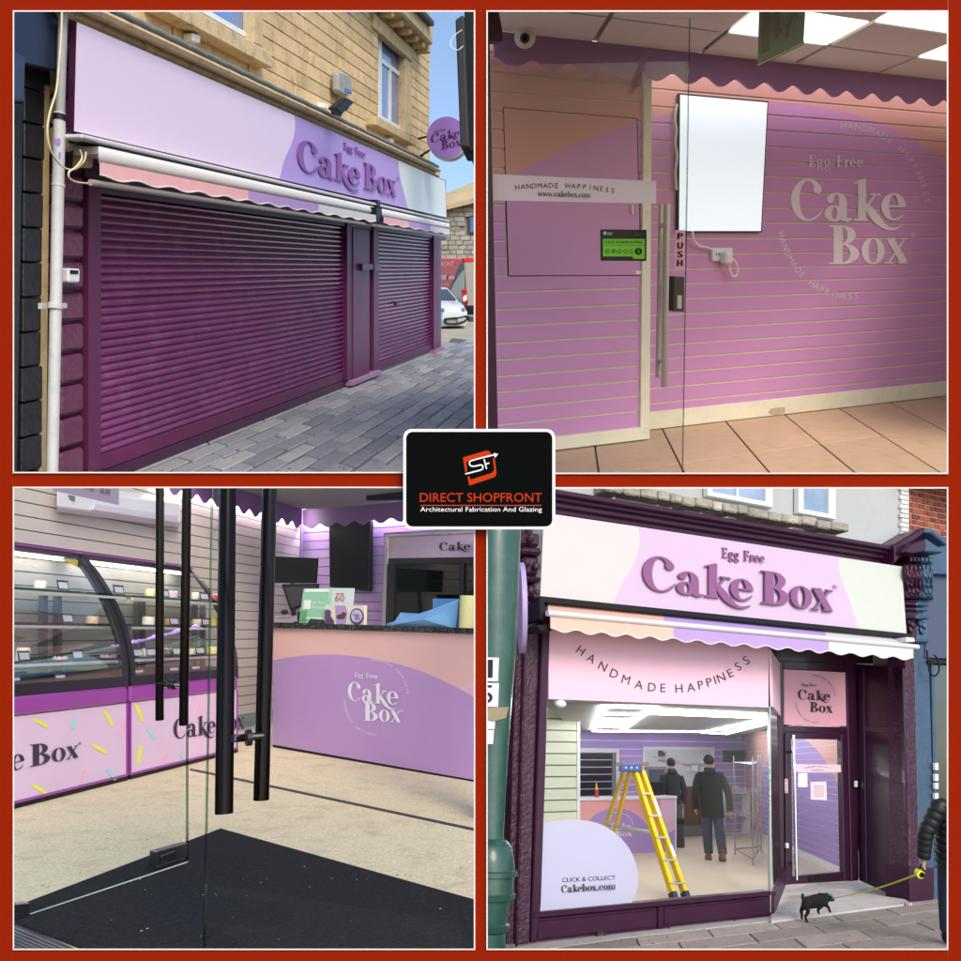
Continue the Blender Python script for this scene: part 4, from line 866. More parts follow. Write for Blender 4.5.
def case(x0, x1, label, kb0):
    t = thing('cake_case', label, 'display case', CF.pt((x0 + x1) / 2, -.24), 'curved cake display cases')
    P0 = CF.pt(x0, 0); P1 = CF.pt(x1, 0); o = CF.pt(130, 0)
    a, b = (P0 - o).dot(dl), (P1 - o).dot(dl)
    n = len(arc)
    V = [p + dl * a for p in arc] + [p + dl * b for p in arc]
    mk('curved_glass', (V, [(j, j + 1, n + j + 1, n + j) for j in range(n - 1)]), gls, t, smooth=60)
    for e in ((a, a + .05), (b - .05, b)):
        vv = [p + dl * e[0] + DV.n * 0 for p in arc] + [p + dl * e[1] for p in arc]
        inn = [q - CF.n * .03 for q in vv]
        fc = [(j, j + 1, n + j + 1, n + j) for j in range(n - 1)] + [(2 * n + j, 2 * n + j + 1, j + 1, j) for j in range(n - 1)] + [(3 * n + j + 1, 3 * n + j, n + j, n + j + 1) for j in range(n - 1)]
        mk('end_frame', ([q + CF.n * .004 for q in vv] + inn, fc), m_cf, t, smooth=40)
    top = arc[-1]
    mk('top_rail', join(box(top + dl * a + up * .004, dl * (b - a), up * .014, -CF.n * .3)), m_mag, t, bev=.003)
    mk('top_shade', box(top + dl * a - up * .03, dl * (b - a), up * .033, -CF.n * .28), m_cf, t)
    mk('added_case_light', box(top + dl * (a + .06) - up * .05 - CF.n * .05, dl * (b - a - .12), up * .015, -CF.n * .03), emit('added_case_glow', (255, 252, 246), 9.0), t)  # glowing strip added to brighten the dark inside of the case
    mk('front_rail', CF.rect(x0, x1, -.118, -.0905, .02, .06), m_mag, t, bev=.012)
    mk('front_rail', CF.rect(x0, x1, -.0905, -.072, -.002, .05), m_cf, t)
    p = mk('front_panel', CF.rect(x0 + .8, x1 - .8, -.2425, -.119, 0, .02), m_pnl, t)
    for q in ((x0, x0 + 1), (x1 - 1, x1)): mk('panel_trim', CF.rect(q[0], q[1], -.246, -.119, .006, .03), m_mag, t)
    mk('panel_trim', CF.rect(x0 + 1, x1 - 1, -.2465, -.2426, .006, .03), m_mag, t)
    mk('base', CF.rect(x0, x1, -.2538, -.2466, -.002, .4), m_black, t)  # black face put in for the shadow gap under the front panel
    mk('deck', CF.rect(x0, x1, -.0795, -.0700, -.06, .5), m_cf, t)
    CS = CF.shifted(-.20)
    for i, k in enumerate((.067, .0153, -.0423)):
        s = mk('shelf', CS.rect(x0 + 2, x1 - 2, k - .0005, k + .0035, .0, .36), m_shelf, t)
        mk('shelf_edge', CS.rect(x0 + 2, x1 - 2, k - .005, k - .0007, .006, .012), m_sed, t)
    return t, p
c1, p1 = case(-60, 127.8, 'near cake case with curved black end frame, cut by the left edge', 0)
c2, p2 = case(130.6, 238, 'farther cake case with curved glass behind the thin door handles', 0)
m_upr = mat('upright_grey', (120, 118, 122), .4, metal=.3)
for x in (44, 58): mk('upright', LW.rect(x, x + 4, -.12, .06, .05, .04), m_upr, c1)
for x in (138, 144, 196, 204): mk('upright', LW.rect(x, x + 1.8, -.12, .06, .05, .04), m_upr, c2)
mk('warning_label', slab(Pl(arc[-2], CF.n), [(60, 558), (79, 561), (86.5, 571.5)], .02, .003), mat('label_yellow', (222, 192, 70), .5), c1)
m_pl = mat('case_print', (52, 40, 62), .45)
mk('lettering', serif(CF, 'e', qmap((10.5, 772.5), (24.6, 768.4), (24.6, 745), (10.5, 748)), .004), m_pl, p1)
mk('lettering', serif(CF, 'Box', qmap((30, 767.2), (78.5, 757.4), (78.5, 739), (30, 744.8)), .004), m_pl, p1)
mk('lettering', sans(CF, '®', qmap((78.4, 745.4), (81.4, 744.8), (81.4, 741.6), (78.4, 742.2)), .004), m_pl, p1)
mk('lettering', serif(CF, 'Cake Box', qmap((173.5, 739.5), (244, 728.8), (244, 711.6), (173.5, 718.8)), .004), m_pl, p2)
for x, y, a, L, w, c in ((41, 723, 28, 12, 3.6, 0), (74, 723.5, -80, 8, 3.4, 1), (108.6, 718, 62, 14, 3.6, 0), (100, 749, 30, 13, 3.8, 0), (111.5, 774.6, 50, 11, 3, 1), (83.5, 777, -70, 14, 2.4, 2), (39.6, 789, 32, 13, 3.8, 0), (122, 729, -68, 12, 2.4, 2)): sprk(CF, x, y, a, L, w, c, p1)
for x, y, a, L, w, c in ((139.6, 713, 68, 15, 3.6, 0), (139.6, 754.5, -80, 15, 3.8, 0), (151.6, 734, 60, 12, 3, 1), (165, 759, -62, 9, 2.2, 2), (182.6, 757, 55, 5, 2.4, 1), (198, 710, -70, 9, 2.2, 2), (225, 742, 40, 8, 2.6, 0)): sprk(CF, x, y, a, L, w, c, p2)
# goods in the cases
CSg = CF.shifted(-.185); CSc = CF.shifted(-.27); m_card = mat('price_card', (188, 190, 200), .4, var=.05); m_tab = mat('card_holder', (58, 58, 68), .4)
cards = [(64, .067), (68.5, .0153), (78.5, -.0423), (61.5, -.079), (25, -.0423), (119.6, .067, ), (117, .0153), (139, -.0423), (152, -.0423), (140, -.079), (175, .0153), (205, .067), (178, -.0423), (201, -.0423), (207, .0153), (175, -.079), (197, -.079), (16, -.079), (165, .067)]
names = {0: 'top', 1: 'second', 2: 'third', 3: 'bottom'}
ordn = ('leftmost', 'second', 'third', 'fourth', 'fifth', 'sixth')
def lvl(k): return 0 if k > .05 else 1 if k > 0 else 2 if k > -.06 else 3
for n, (x, k) in enumerate(cards):
    rank = sum(1 for a in cards if lvl(a[1]) == lvl(k) and (a[0] < 128) == (x < 128) and a[0] < x)
    s = (700 - x) / 640; w, hh = 5.4 * s, .0115
    lv = 0 if k > .05 else 1 if k > 0 else 2 if k > -.06 else 3
    cs = 'near' if x < 128 else 'farther'
    t = thing('price_card', '%s price card%s on the %s shelf of the %s cake case' % (ordn[rank], '' if not rank else ' from the left', names[lv], cs), 'price card', CSg.pt(x, k + .004), 'price cards on the %s shelf of the %s case' % (names[lv], cs))
    mk('holder', prism([CSg.pt(x - w, k + .004), CSg.pt(x + w, k + .004), CSg.pt(x + w, k + .004 + hh * 1.3) - CSg.n * .01, CSg.pt(x - w, k + .004 + hh * 1.3) - CSg.n * .01], -CSg.n * .006), m_tab, t)
    mk('card', prism([CSg.pt(x - w * .84, k + .006, .002), CSg.pt(x + w * .84, k + .006, .002), CSg.pt(x + w * .84, k + .002 + hh * 1.2, .002) - CSg.n * .009, CSg.pt(x - w * .84, k + .002 + hh * 1.2, .002) - CSg.n * .009], -CSg.n * .001), m_card, t)
cakes = [(22, -.0387, 9.5, .020, (238, 226, 220), (214, 84, 104), 'white cake topped with red berries at the left edge'), (196, .0707, 5, .014, (226, 214, 196), (92, 62, 44), 'small cake with dark piping on the top shelf'), (213, .0707, 5, .012, (176, 70, 70), (236, 226, 216), 'red cake on the top shelf near the thick handle'), (199, .019, 8, .012, (224, 208, 176), (140, 100, 60), 'long beige cake on the second shelf'), (214, .019, 4, .016, (232, 204, 96), (240, 226, 160), 'yellow cake beside the thick handle'), (193, -.0387, 8, .012, (236, 220, 190), (176, 60, 60), 'pale cake with red fruit on the third shelf'), (212, -.0387, 6, .013, (240, 224, 150), (248, 240, 220), 'cream cake on the third shelf behind the glass edge'), (194, -.0765, 4, .008, (244, 236, 236), (200, 60, 80), 'small white cake on the case deck'), (108, -.0387, 10, .004, (214, 190, 190), (200, 150, 160), 'flat pink cake behind the curved end frame'), (60, -.0387, 10, .004, (220, 196, 196), (206, 160, 170), 'flat pink cake at the middle of the third shelf'), (146, -.0387, 7, .014, (240, 214, 220), (150, 60, 90), 'pink iced cake on the third shelf beside the curved frame'), (168, -.0387, 7, .012, (96, 62, 44), (236, 220, 200), 'chocolate cake on the third shelf between the thin handles'), (148, .019, 7, .014, (244, 236, 226), (196, 50, 60), 'white cake with red toppings on the second shelf beside the curved frame'), (170, .019, 7, .012, (206, 160, 96), (110, 70, 40), 'caramel cake on the second shelf between the thin handles'), (150, .0707, 6, .012, (236, 224, 170), (240, 240, 230), 'lemon cake on the top shelf beside the curved frame'), (172, .0707, 6, .011, (208, 176, 206), (250, 240, 250), 'mauve cake on the top shelf between the thin handles'), (40, .0707, 8, .011, (246, 236, 226), (226, 150, 160), 'white cake on the top shelf of the near case'), (92, .019, 8, .012, (222, 190, 160), (120, 70, 50), 'small tan cake on the second shelf of the near case')]
for x, k, w, h_, cA, cB, lb_ in cakes:
    c = CSc.pt(x, k); t = thing('cake', lb_, 'cake', c)
    r = (CSc.pt(x + w, k) - c).length * .5; hgt = (CSc.pt(x, k + h_) - c).length
    mk('sponge', lathe(c, up, [(r, 0), (r * 1.02, hgt * .1), (r * 1.02, hgt * .85), (r * .92, hgt)], 18), mat('icing_%d_%d_%d' % cA, cA, .5, var=.06, scale=40, bump=.3, bscale=60), t, smooth=40)
    for i in range(7):
        a = i * math.tau / 7; q = c + up * hgt + (dl * math.cos(a) - CSc.n * math.sin(a)) * r * .72
        mk('topping', ball(q, (dl * r * .2, CSc.n * r * .2, up * r * .17), 8, 6), mat('topping_%d_%d_%d' % cB, cB, .35, var=.15, scale=40), t, smooth=60)
# ---- air conditioner and the hours sign on the glass
AW = LW.shifted(.02)
ac = thing('air_conditioner', 'white wall air conditioner on the pale board wall', 'air conditioner', LW.hit(118, 524))
fb = .13
mk('body', loft([[LW.hit(x0, y0, 0), LW.hit(x0, y0 + 17, 0), LW.hit(x0, y0 + 20, fb * .5), LW.hit(x0, y0 + 15, fb), LW.hit(x0, y0 - 4, fb), LW.hit(x0, y0 - 10, fb * .4)] for x0, y0 in ((57, 492), (180, 508))]), mat('ac_white', (214, 210, 222), .35, var=.03), ac, bev=.008)
mk('louvre', prism([LW.hit(92, 510, fb + .012), LW.hit(178, 523, fb + .004), LW.hit(178, 516, fb + .012), LW.hit(95, 503.5, fb + .014)], -LW.n * .01), mat('ac_grey', (196, 192, 206), .35), ac, bev=.003)
mk('inlet', slab(LW, [(69, 495), (75, 496), (75, 501), (71, 499)], fb + .012, .01), mat('ac_dark', (110, 112, 110), .5), ac)
# ---- left glass leaf
gA, gB = G3.hit(30, 917), G3.hit(188, 864.5); gd3 = (gB - gA).normalized(); GP = Pl(gA, gd3.cross(up))
m_dg = glass('leaf_glass', (252, 254, 253), .04); m_hb = mat('handle_black', (26, 22, 26), .16, metal=.85, var=.1); m_chr = mat('chrome', (190, 188, 186), .18, metal=1, var=.05)
lf = thing('glass_door_leaf', 'open frameless glass leaf with two thin dark pull handles', 'door', gA)
mk('pane', slab(GP, [(-30, 460), (188.4, 460), (188, 862), (187.5, 863), (31, 914.6), (-30, 935)], 0, .006), m_dg, lf)
mk('glass_edge', slab(GP, [(187.8, 460), (188.9, 460), (188.5, 862), (187.4, 862)], .001, .008), m_ge, lf)
mk('glass_edge', slab(GP, [(31, 914), (187.4, 862), (187.4, 863.3), (31, 915.4)], .002, .008), mat('edge_pale', (206, 214, 208), .3, var=.03), lf)
pf = mk('patch_fitting', slab(GP, [(155.8, 851.5), (187.8, 842.6), (187.8, 857), (155.8, 867.4)], .015, .035), m_chr, lf, bev=.003)
mk('lock_cover', slab(GP, [(162, 856.4), (176, 851), (176, 858), (162, 863)], .022, .02), m_cf, pf, bev=.002)
mk('patch_fitting', slab(GP, [(6, 905), (30, 902.5), (30, 917.5), (6, 922)], .015, .035), m_chr, lf, bev=.003)
def bar3(x0, y0, x1, y1, wpx, off, par, pl):
    a, b = pl.hit(x0, y0, off), pl.hit(x1, y1, off); return mk('pull_handle', tube([a, b], wpx / 2 * (a.y + b.y) / 2 / F, 20), m_hb, par, smooth=40)
hA = bar3(160, 455, 159.6, 720, 8.2, -.07, lf, GP); hB = bar3(187.2, 455, 183.6, 725, 9.0, .08, lf, GP)
mk('handle_fixing', tube([GP.hit(163, 684, -.065), GP.hit(182.5, 685.5, .07)], .011, 12), m_chr, hA, smooth=40)
mk('fixing_collar', tube([GP.hit(170.4, 684.6, -.01), GP.hit(174, 684.9, .012)], .020, 14), m_cf, hA, smooth=40)
# ---- right glass leaf, nearest to us
RL = Wall(D(226, 814) * 2.75, up, RX, RY)
lf2 = thing('glass_door_leaf', 'nearest glass leaf with two thick black pull handles', 'door', RL.hit(204, 948))
mk('pane', slab(RL, [(212, 450), (520, 450), (520, 1000), (202, 1000)], 0, .005), glass('near_leaf_glass', (253, 254, 253), .012), lf2)
mk('glass_edge', slab(RL, [(211.6, 450), (212.6, 450), (203, 1000), (202, 1000)], .001, .006), m_ge, lf2)
hC = bar3(228, 455, 224, 813.5, 17.4, .06, lf2, RL); hD = bar3(270.6, 455, 261.2, 800, 15.2, -.09, lf2, RL)
mk('handle_fixing', tube([RL.hit(233, 738.5, .05), RL.hit(262, 736, -.08)], .0125, 12), m_chr, hC, smooth=40)
mk('fixing_collar', tube([RL.hit(246, 738, .012), RL.hit(251, 737.4, -.002)], .024, 14), m_cf, hC, smooth=40)
hr_ = thing('opening_hours_strip', 'grey lilac strip with printed hours stuck on the glass above the air conditioner', 'sticker', GP.hit(86, 505))
mk('strip', slab(GP, [(54, 470), (119, 470), (119, 504.8), (54, 490.4)], .014, .004), mat('hours_lilac', (150, 138, 158), .6, var=.02), hr_)
mk('lettering', sans(GP, '11.30 - 18.00', qmap((84.5, 489.4), (110.4, 494.6), (110.4, 489.4), (84.5, 484.4)), .02), mat('hours_print', (70, 54, 72), .6), hr_)
# ---- behind and on the counter
def onct(x, y, d): return CT.hit(x, y, d)
SCR = BW.shifted(.08)
ts = thing('wall_screen', 'black portrait screen hanging on the purple rear wall', 'screen', SCR.hit(350, 590))
mk('housing', slab(SCR, [(328.6, 521), (370.2, 518.8), (369, 591.4), (329.4, 587.2)], 0, .05), m_black, ts, bev=.006)
mk('display', slab(SCR, [(330, 522.4), (368.8, 520.4), (367.8, 588.6), (330.6, 585)], .002, .006), mat('screen_off', (16, 12, 16), .35, var=.3, scale=60, spec=.12), ts)
mk('hanging_screen', slab(RV.shifted(.5), [(365.6, 470), (420, 470), (420, 500), (365.6, 500.4)], 0, .06), m_black, label='black screen hung from the ceiling at the top of the interior', cat='screen', bev=.008)
pm = thing('till_monitor', 'dark wide monitor standing behind the till at the corner', 'monitor', SCR.hit(296, 600))
PM = CT.shifted(-.30)
mk('screen', slab(PM, [(268, 555.6), (316.4, 558.2), (314.6, 583), (268, 583)], 0, .03), mat('screen_off', (0, 0, 0)), pm, bev=.004)
mk('stand', tube([PM.hit(292, 582, -.01), PM.hit(294, 622, -.01)], .02, 10), m_black, pm, smooth=40)
po = thing('till', 'black touchscreen till tilted back on the counter', 'till', CT.hit(300, 622, -.15))
PT_ = CT.shifted(-.12)
mk('screen', prism([PT_.hit(281, 584), PT_.hit(317, 583.4), PT_.hit(316, 600), PT_.hit(290, 611)], -CT.n * .03), m_black, po, bev=.004)
mk('bezel', prism([PT_.hit(284.6, 587, .004), PT_.hit(315, 586.2, .004), PT_.hit(314, 598.6, .004), PT_.hit(291.6, 608, .004)], -CT.n * .006), mat('bezel_grey', (52, 52, 56), .3), po)
mk('base', lathe(PT_.hit(300, 624), up, [(.07, 0), (.07, .01), (.03, .03), (.025, .1)], 18), m_black, po, smooth=40)
mk('card_reader', ball(PT_.hit(284.6, 612, .05), (dr * .035, CT.n * .03, up * .022), 14, 10), m_black, label='small black domed card reader beside the till', cat='card reader', smooth=60)
tr_ = thing('paper_tray', 'clear tray with magenta edge lying on the counter by the till', 'tray', CT.hit(288, 622, -.08))
mk('tray', prism([PT_.hit(274, 623, .06), PT_.hit(297, 623, .06), PT_.hit(298, 615.6, .0), PT_.hit(276, 616, .0)], up * -.004), mat('tray_grey', (150, 140, 150), .3), tr_)
mk('rim', tube([PT_.hit(275.6, 618.4, .06), PT_.hit(290, 617.4, .06), PT_.hit(298, 614.6, .05)], .004, 6), m_mag, tr_, smooth=50)
LF = CT.shifted(-.05)
lf1 = thing('leaflet_stand', 'green leaflet leaning in a clear stand on the counter', 'leaflet', LF.hit(312, 624))
mk('sheet', prism([LF.hit(299, 623), LF.hit(326, 625), LF.hit(329.4, 588.4), LF.hit(303.6, 588.6)], -CT.n * .008), mat('leaf_green', (150, 206, 172), .5, var=.04), lf1)
m_lw = mat('leaf_white', (232, 240, 236), .5)
mk('print', join(slab(LF, [(304, 600), (311, 600), (310.4, 609), (303.4, 609)], .004, .001), slab(LF, [(304.8, 588.8), (329.2, 588.7), (329, 592), (304.6, 592)], .004, .001), sans(LF, 'A Very', qmap((312.4, 604.6), (325, 605), (325.4, 601.4), (313, 601)), .004), sans(LF, 'Happy', qmap((312, 610), (325, 610.4), (325.2, 606), (312.4, 605.8)), .004), slab(LF, [(302, 617), (322, 617.8), (322, 619.4), (302, 618.6)], .004, .001)), m_lw, lf1)
mk('print', slab(LF, [(301, 610.6), (307, 610.8), (306, 621.6), (299.8, 621)], .006, .001), mat('leaf_mid', (96, 166, 110), .5), lf1)
lf2_ = thing('leaflet_stand', 'white leaflet with a red number sixty on the counter', 'leaflet', LF.hit(342, 625))
L2 = LF.shifted(-.03)
mk('sheet', prism([L2.hit(326, 622), L2.hit(351, 622), L2.hit(354, 588.2), L2.hit(329.6, 588)], -CT.n * .008), mat('leaf_pale', (212, 228, 224), .5, var=.03), lf2_)
mk('print', sans(L2, '60', qmap((335, 601.4), (344.2, 601.6), (344.4, 595), (335.2, 594.8)), .004), mat('leaf_red', (206, 60, 84), .5), lf2_)
mk('print', ribbon(L2, [(336, 593.8), (344, 593.8)], .9, .004), mat('leaf_red', (0, 0, 0)), lf2_)
L3 = LF.shifted(.03)
gb = thing('gift_box_card', 'cream and purple printed box with round Cake Box badge on the counter', 'box', L3.hit(345, 626))
mk('box', prism([L3.hit(324.6, 624.6), L3.hit(364.2, 626), L3.hit(364.4, 605.4), L3.hit(325, 605)], -CT.n * .03), mat('box_cream', (226, 220, 200), .5, var=.02), gb, bev=.002)
mk('print', slab(L3, [(335, 605.4), (345.6, 605.6), (347.6, 613), (345, 625.2), (336.6, 624.8)], .003, .001), mat('box_lilac', (178, 150, 206), .5), gb)
mk('print', slab(L3, cr([(325, 610.6), (328, 609.4), (331, 611.6), (330.6, 616), (334, 621), (333.4, 624.6)], 3) + [(325, 624.4)], .003, .001), mat('box_plum', (92, 64, 108), .5), gb)
mk('print', join(ell(L3, 340.8, 616.8, 4.6, 2.6, .006, .001, 14), ell(L3, 343.6, 614.4, 2.6, 2.2, .007, .001, 12)), mat('box_brown', (96, 66, 40), .5, var=.4, scale=150), gb)
mk('badge', ell(L3, 356.8, 616.6, 7, 8.4, .004, .001, 24), mat('box_plum', (0, 0, 0)), gb)
mk('badge', ell(L3, 356.6, 616, 5.4, 6.4, .006, .001, 24), mat('box_pale', (206, 192, 224), .5), gb)
mk('lettering', join(serif(L3, 'Cake', qmap((352.8, 616.2), (359.6, 616.6), (359.6, 613.4), (352.8, 613.2)), .008), serif(L3, 'Box', qmap((355, 619.6), (360, 619.8), (360, 617), (355, 616.8)), .008)), m_pl, gb)
mk('card_terminal', prism([L3.hit(306.6, 624.6, .01), L3.hit(324, 625.4, .01), L3.hit(322, 619.6, -.02), L3.hit(310, 618.4, -.02)], -CT.n * .04), m_black, label='low black card terminal in front of the green leaflet', cat='card terminal', bev=.004)
# fridge
FG = BW.shifted(.32)
fg = thing('display_fridge', 'upright drinks fridge with lilac Cake Box header behind the counter', 'fridge', FG.hit(430, 640))
m_sil = mat('fridge_silver', (190, 190, 196), .3, metal=.5, var=.03)
mk('back', FG.rect(384, 560, FG.k(384, 650), FG.k(384, 533), -.28, .02), mat('fridge_inner', (120, 118, 118), .5), fg)
mk('side_frame', slab(FG, [(381, 660), (384.4, 534.6), (388.4, 534.4), (384.6, 660)], 0, .28), m_sil, fg, bev=.004)
mk('top_frame', slab(FG, [(384.4, 534.4), (540, 527), (540, 530.4), (388.4, 537)], .002, .28), m_sil, fg)
mk('side_trim', slab(FG, [(385.2, 640), (388.6, 537.2), (391.2, 537.2), (388, 640)], -.01, .05), m_mag, fg)
hd = mk('header', slab(FG, [(388.6, 537.4), (540, 531), (540, 556), (388.2, 558.2)], -.004, .05), mat('header_lilac', (206, 180, 206), .4), fg)
mk('lettering', serif(FG, 'Cake Box', qmap((439.2, 550.8), (496, 549.4), (496, 540.6), (439.2, 542.2)), .004), m_pl, hd)
for x, y, a, c in ((393, 543.6, 45, 0), (402.6, 548, 30, 1), (393.4, 553.8, -50, 0), (437, 541, -20, 1), (422, 551, 40, 2)): sprk(FG, x, y, a, 4, 1.5, c, hd, .0)
for q in ([(388.2, 558.4), (540, 556.2), (540, 562), (388, 564)], [(387, 564), (394.8, 564), (392.4, 650), (384.8, 650)], [(458.8, 562.6), (464, 562.4), (463, 650), (457.6, 650)]): mk('door_frame', slab(FG, q, .0, .04), m_cf, fg)
mk('door_glass', slab(FG, [(394.8, 564), (458.8, 562.7), (457.8, 650), (392.4, 650)], -.015, .006), glass('fridge_glass', (170, 172, 174), 1.2), fg)
mk('door_glass', slab(FG, [(464, 562.4), (540, 560), (540, 650), (463, 650)], -.015, .006), glass('fridge_glass'), fg)
FS = FG.shifted(-.06)
for y in (581.4, 601.6, 618): mk('shelf', FS.rect(393, 530, FS.k(393, y), FS.k(393, y - 1.2), 0, .2), m_sil, fg)
# paper and roll on the counter
PB = CT.shifted(-.02)
bl = thing('blue_paper', 'folded light blue paper sheets lying on the counter', 'paper', PB.hit(420, 629))
m_bp3 = mat('paper_blue', (122, 178, 226), .7, var=.03)
V = [PB.hit(386, 624), PB.hit(388, 627.6), PB.hit(456, 629), PB.hit(458.6, 599), PB.hit(430, 610), PB.hit(404, 618.5)]
V2 = V + [PB.hit(424, 619.5, .07), PB.hit(445, 612, .02), PB.hit(400, 623.4, .05)]
mk('sheet', (V2 + [p - CT.n * .03 for p in V2], [(0, 1, 8), (1, 6, 8), (1, 2, 6), (2, 7, 6), (2, 3, 7), (3, 4, 7), (4, 6, 7), (4, 5, 6), (5, 8, 6), (5, 0, 8), (9, 10, 11, 12, 13, 14)]), m_bp3, bl)
mk('sheet', prism([PB.hit(432.6, 598.6, -.03), PB.hit(458, 598.8, -.03), PB.hit(457, 626, -.03), PB.hit(433, 624, -.03)], -CT.n * .012), mat('paper_blue_deep', (84, 140, 206), .7), bl)
mk('sheet', prism([PB.hit(400.6, 612.6, -.05), PB.hit(424, 614, -.03), PB.hit(420, 626, -.03), PB.hit(392, 625, -.03)], -CT.n * .012), m_bp3, bl)
ry = PB.hit(468, 628, .0); rr_ = 9 * ry.y / F
mk('paper_roll', lathe(ry, up, [(rr_, 0), (rr_ * 1.01, rr_ * .1), (rr_ * 1.0, rr_ * 3.5), (rr_ * .94, rr_ * 3.56), (rr_ * .3, rr_ * 3.56), (rr_ * .3, rr_ * 3.3)], 28), mat('roll_yellow', (222, 218, 158), .8, var=.04, bump=.2), label='pale yellow paper roll standing on the counter at the right edge', cat='paper roll', smooth=40)
# ================================================================ bottom right: the finished shopfront, a dog walker passing
PLACE[:] = [1, -1]
VX, VY = 2173, 762
up = sky_up(VY); G4 = floor_of(up, 1.1); PAN4 = (487, 947, 488, 950)
SF = Wall(G4.hit(534, 942), up, VX, VY)
us = SF.u; nin = -SF.n
def K(x, y): return SF.k(x, y)
m_pb = mat('plum_gloss', (52, 15, 44), .36, var=.08, scale=5, spec=.35, dirt=((78, 40, 68), .25, 7))
m_pbr = mat('plum_rough', (56, 20, 46), .45, var=.12, scale=9, bump=.6, bscale=40, dirt=((110, 70, 94), .3, 12))
m_blu = mat('slate_blue', (58, 84, 112), .45, var=.15, scale=6, bump=.3, bscale=30)
m_ren = mat('pale_render', (172, 178, 180), .9, var=.06, scale=2, bump=.2, bscale=20, dirt=((150, 152, 148), .4, 4))
m_white = mat('sign_white', (200, 195, 196), .5, var=.015); m_slil = mat('sign_soft_lilac', (198, 174, 202), .5, var=.015); m_spl = mat('sign_mint', (194, 200, 192), .5, var=.015)
m_pk = mat('fascia_pink', (232, 190, 210), .5, var=.02)
# pavement of slabs
pv4 = mk('pavement', slab(G4, [(460, 1060), (460, 860), (800, 850), (1050, 850), (1050, 1060)], -.012, .1), mat('joint_brown', (84, 76, 68), .95), kind='structure')
m_sl = [mat('slab_%d' % i, c, .9, var=.1, scale=7, bump=.4, bscale=70, dirt=((104, 96, 90), .75, 14)) for i, c in enumerate([(160, 148, 138), (148, 138, 128), (168, 156, 146)])]
e1 = us; e2 = -D(560, 762).normalized()
tiles(pv4, 'paving_slab', None, G4.hit(771, 921), e1 * .62, e2 * .33, (-8, 8), (-1, 7), .006, .03, up, PAN4, jit=.002, stag=.5, bev=.004, every=m_sl)
mk('kerb_strip', slab(G4, [(470, 957), (534, 943.5), (771, 917), (771, 921), (640, 936), (534, 950.5), (470, 965)], .004, .02), mat('cement_pale', (178, 174, 168), .95, var=.15, scale=9, bump=.4), pv4)
specks(G4, (545, 940, 918, 948), 46, (.004, .016), mat('gum_brown', (92, 84, 78), .9), pv4, off=.004)
specks(G4, (545, 940, 918, 948), 22, (.004, .010), mat('gum_pale', (0, 0, 0)), pv4, off=.005)
m_weed = mat('weed_green', (78, 98, 44), .8, var=.2)
for wx, wy, wl in ((905.5, 906, 'weed tuft growing by the plum plinth'), (602, 936.4, 'weed tuft growing below the stall riser')):
    wb = G4.hit(wx, wy); wg = []
    for i in range(22):
        a = random.random() * math.tau; d = Vector((math.cos(a), math.sin(a) * .5, 0)); l_ = random.uniform(.02, .05); b_ = wb + d * .02
        wg.append(([b_ - d.cross(up) * .004, b_ + d.cross(up) * .004, b_ + d * .02 + up * l_], [(0, 1, 2)]))
    mk('weed', join(*wg), m_weed, label=wl, cat='weed', base=wb, group='weeds at the foot of the shopfront')
lob = mk('entrance_floor', slab(G4, [(771, 916.5), (781, 883), (858, 877), (912, 903), (880, 907), (771, 921)], .014, .03), mat('lobby_cement', (184, 180, 176), .85, var=.14, scale=6, bump=.3, dirt=((150, 146, 142), .6, 7)), kind='structure')
# ---- building shell
sb = thing('shop_building', 'pale rendered shop building with plum cornice above the lilac sign', 'building', SF.hit(720, 930))
mk('upper_wall', SF.rect(470, 909, .168, .42, -.02, .5), m_ren, sb)
mk('cornice', SF.rect(470, 896, .1535, .1575, .06, .12), m_pb, sb, bev=.006)
mk('cornice', SF.rect(470, 897, .1577, .1618, .10, .16), m_pb, sb, bev=.008)
mk('cornice', SF.rect(470, 898, .162, .1652, .14, .2), m_pb, sb, bev=.008)
mk('cornice', SF.rect(470, 899, .1654, .1690, .18, .24), m_pb, sb, bev=.01)
def kk4(y, x): return K(x, y)
for i, (a, b, kb, kt) in enumerate(((708, 773, .1819, .24), (799, 836, .1815, .25))):
    fw = 5
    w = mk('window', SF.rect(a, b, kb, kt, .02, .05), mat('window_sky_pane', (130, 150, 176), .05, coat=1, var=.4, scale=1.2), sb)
    mk('window_frame', SF.rect(a, a + fw, kb, kt, .05, .06), m_upvc, w, bev=.004); mk('window_frame', SF.rect(b - fw - 2, b, kb, kt, .05, .06), m_upvc, w, bev=.004)
    mk('window_frame', SF.rect(a + fw, b - fw - 2, kb, kb + .0032, .05, .06), m_upvc, w, bev=.004)
    if i == 0: mk('window_frame', SF.rect(762.6 - 26, 762.6 - 24, kb + .0032, kt, .04, .05), m_upvc, w)
m_ledge = mat('broken_ledge', (168, 164, 152), .95, var=.3, scale=10, bump=1, bscale=30, dirt=((116, 104, 74), .6, 9))
x = 606
while x < 846:
    nx = x + random.uniform(9, 22); dkk = random.uniform(-.0006, .0006)
    mk('ledge_stone', SF.rect(x, min(nx, 850) - .6, .1735 + dkk, .1795 + dkk, .14 + random.uniform(-.03, .02), .16), m_ledge, sb, bev=.012); x = nx
# quoin strip of white painted bricks
m_wbr = mat('white_brick', (206, 208, 206), .85, var=.12, scale=9, bump=.4)
for i in range(14):
    k0 = .171 + .0036 * i; mk('brick', SF.rect(900.5 + (i % 2) * 1.2, 909, k0, k0 + .0031, .012, .05), m_wbr, sb, bev=.003)
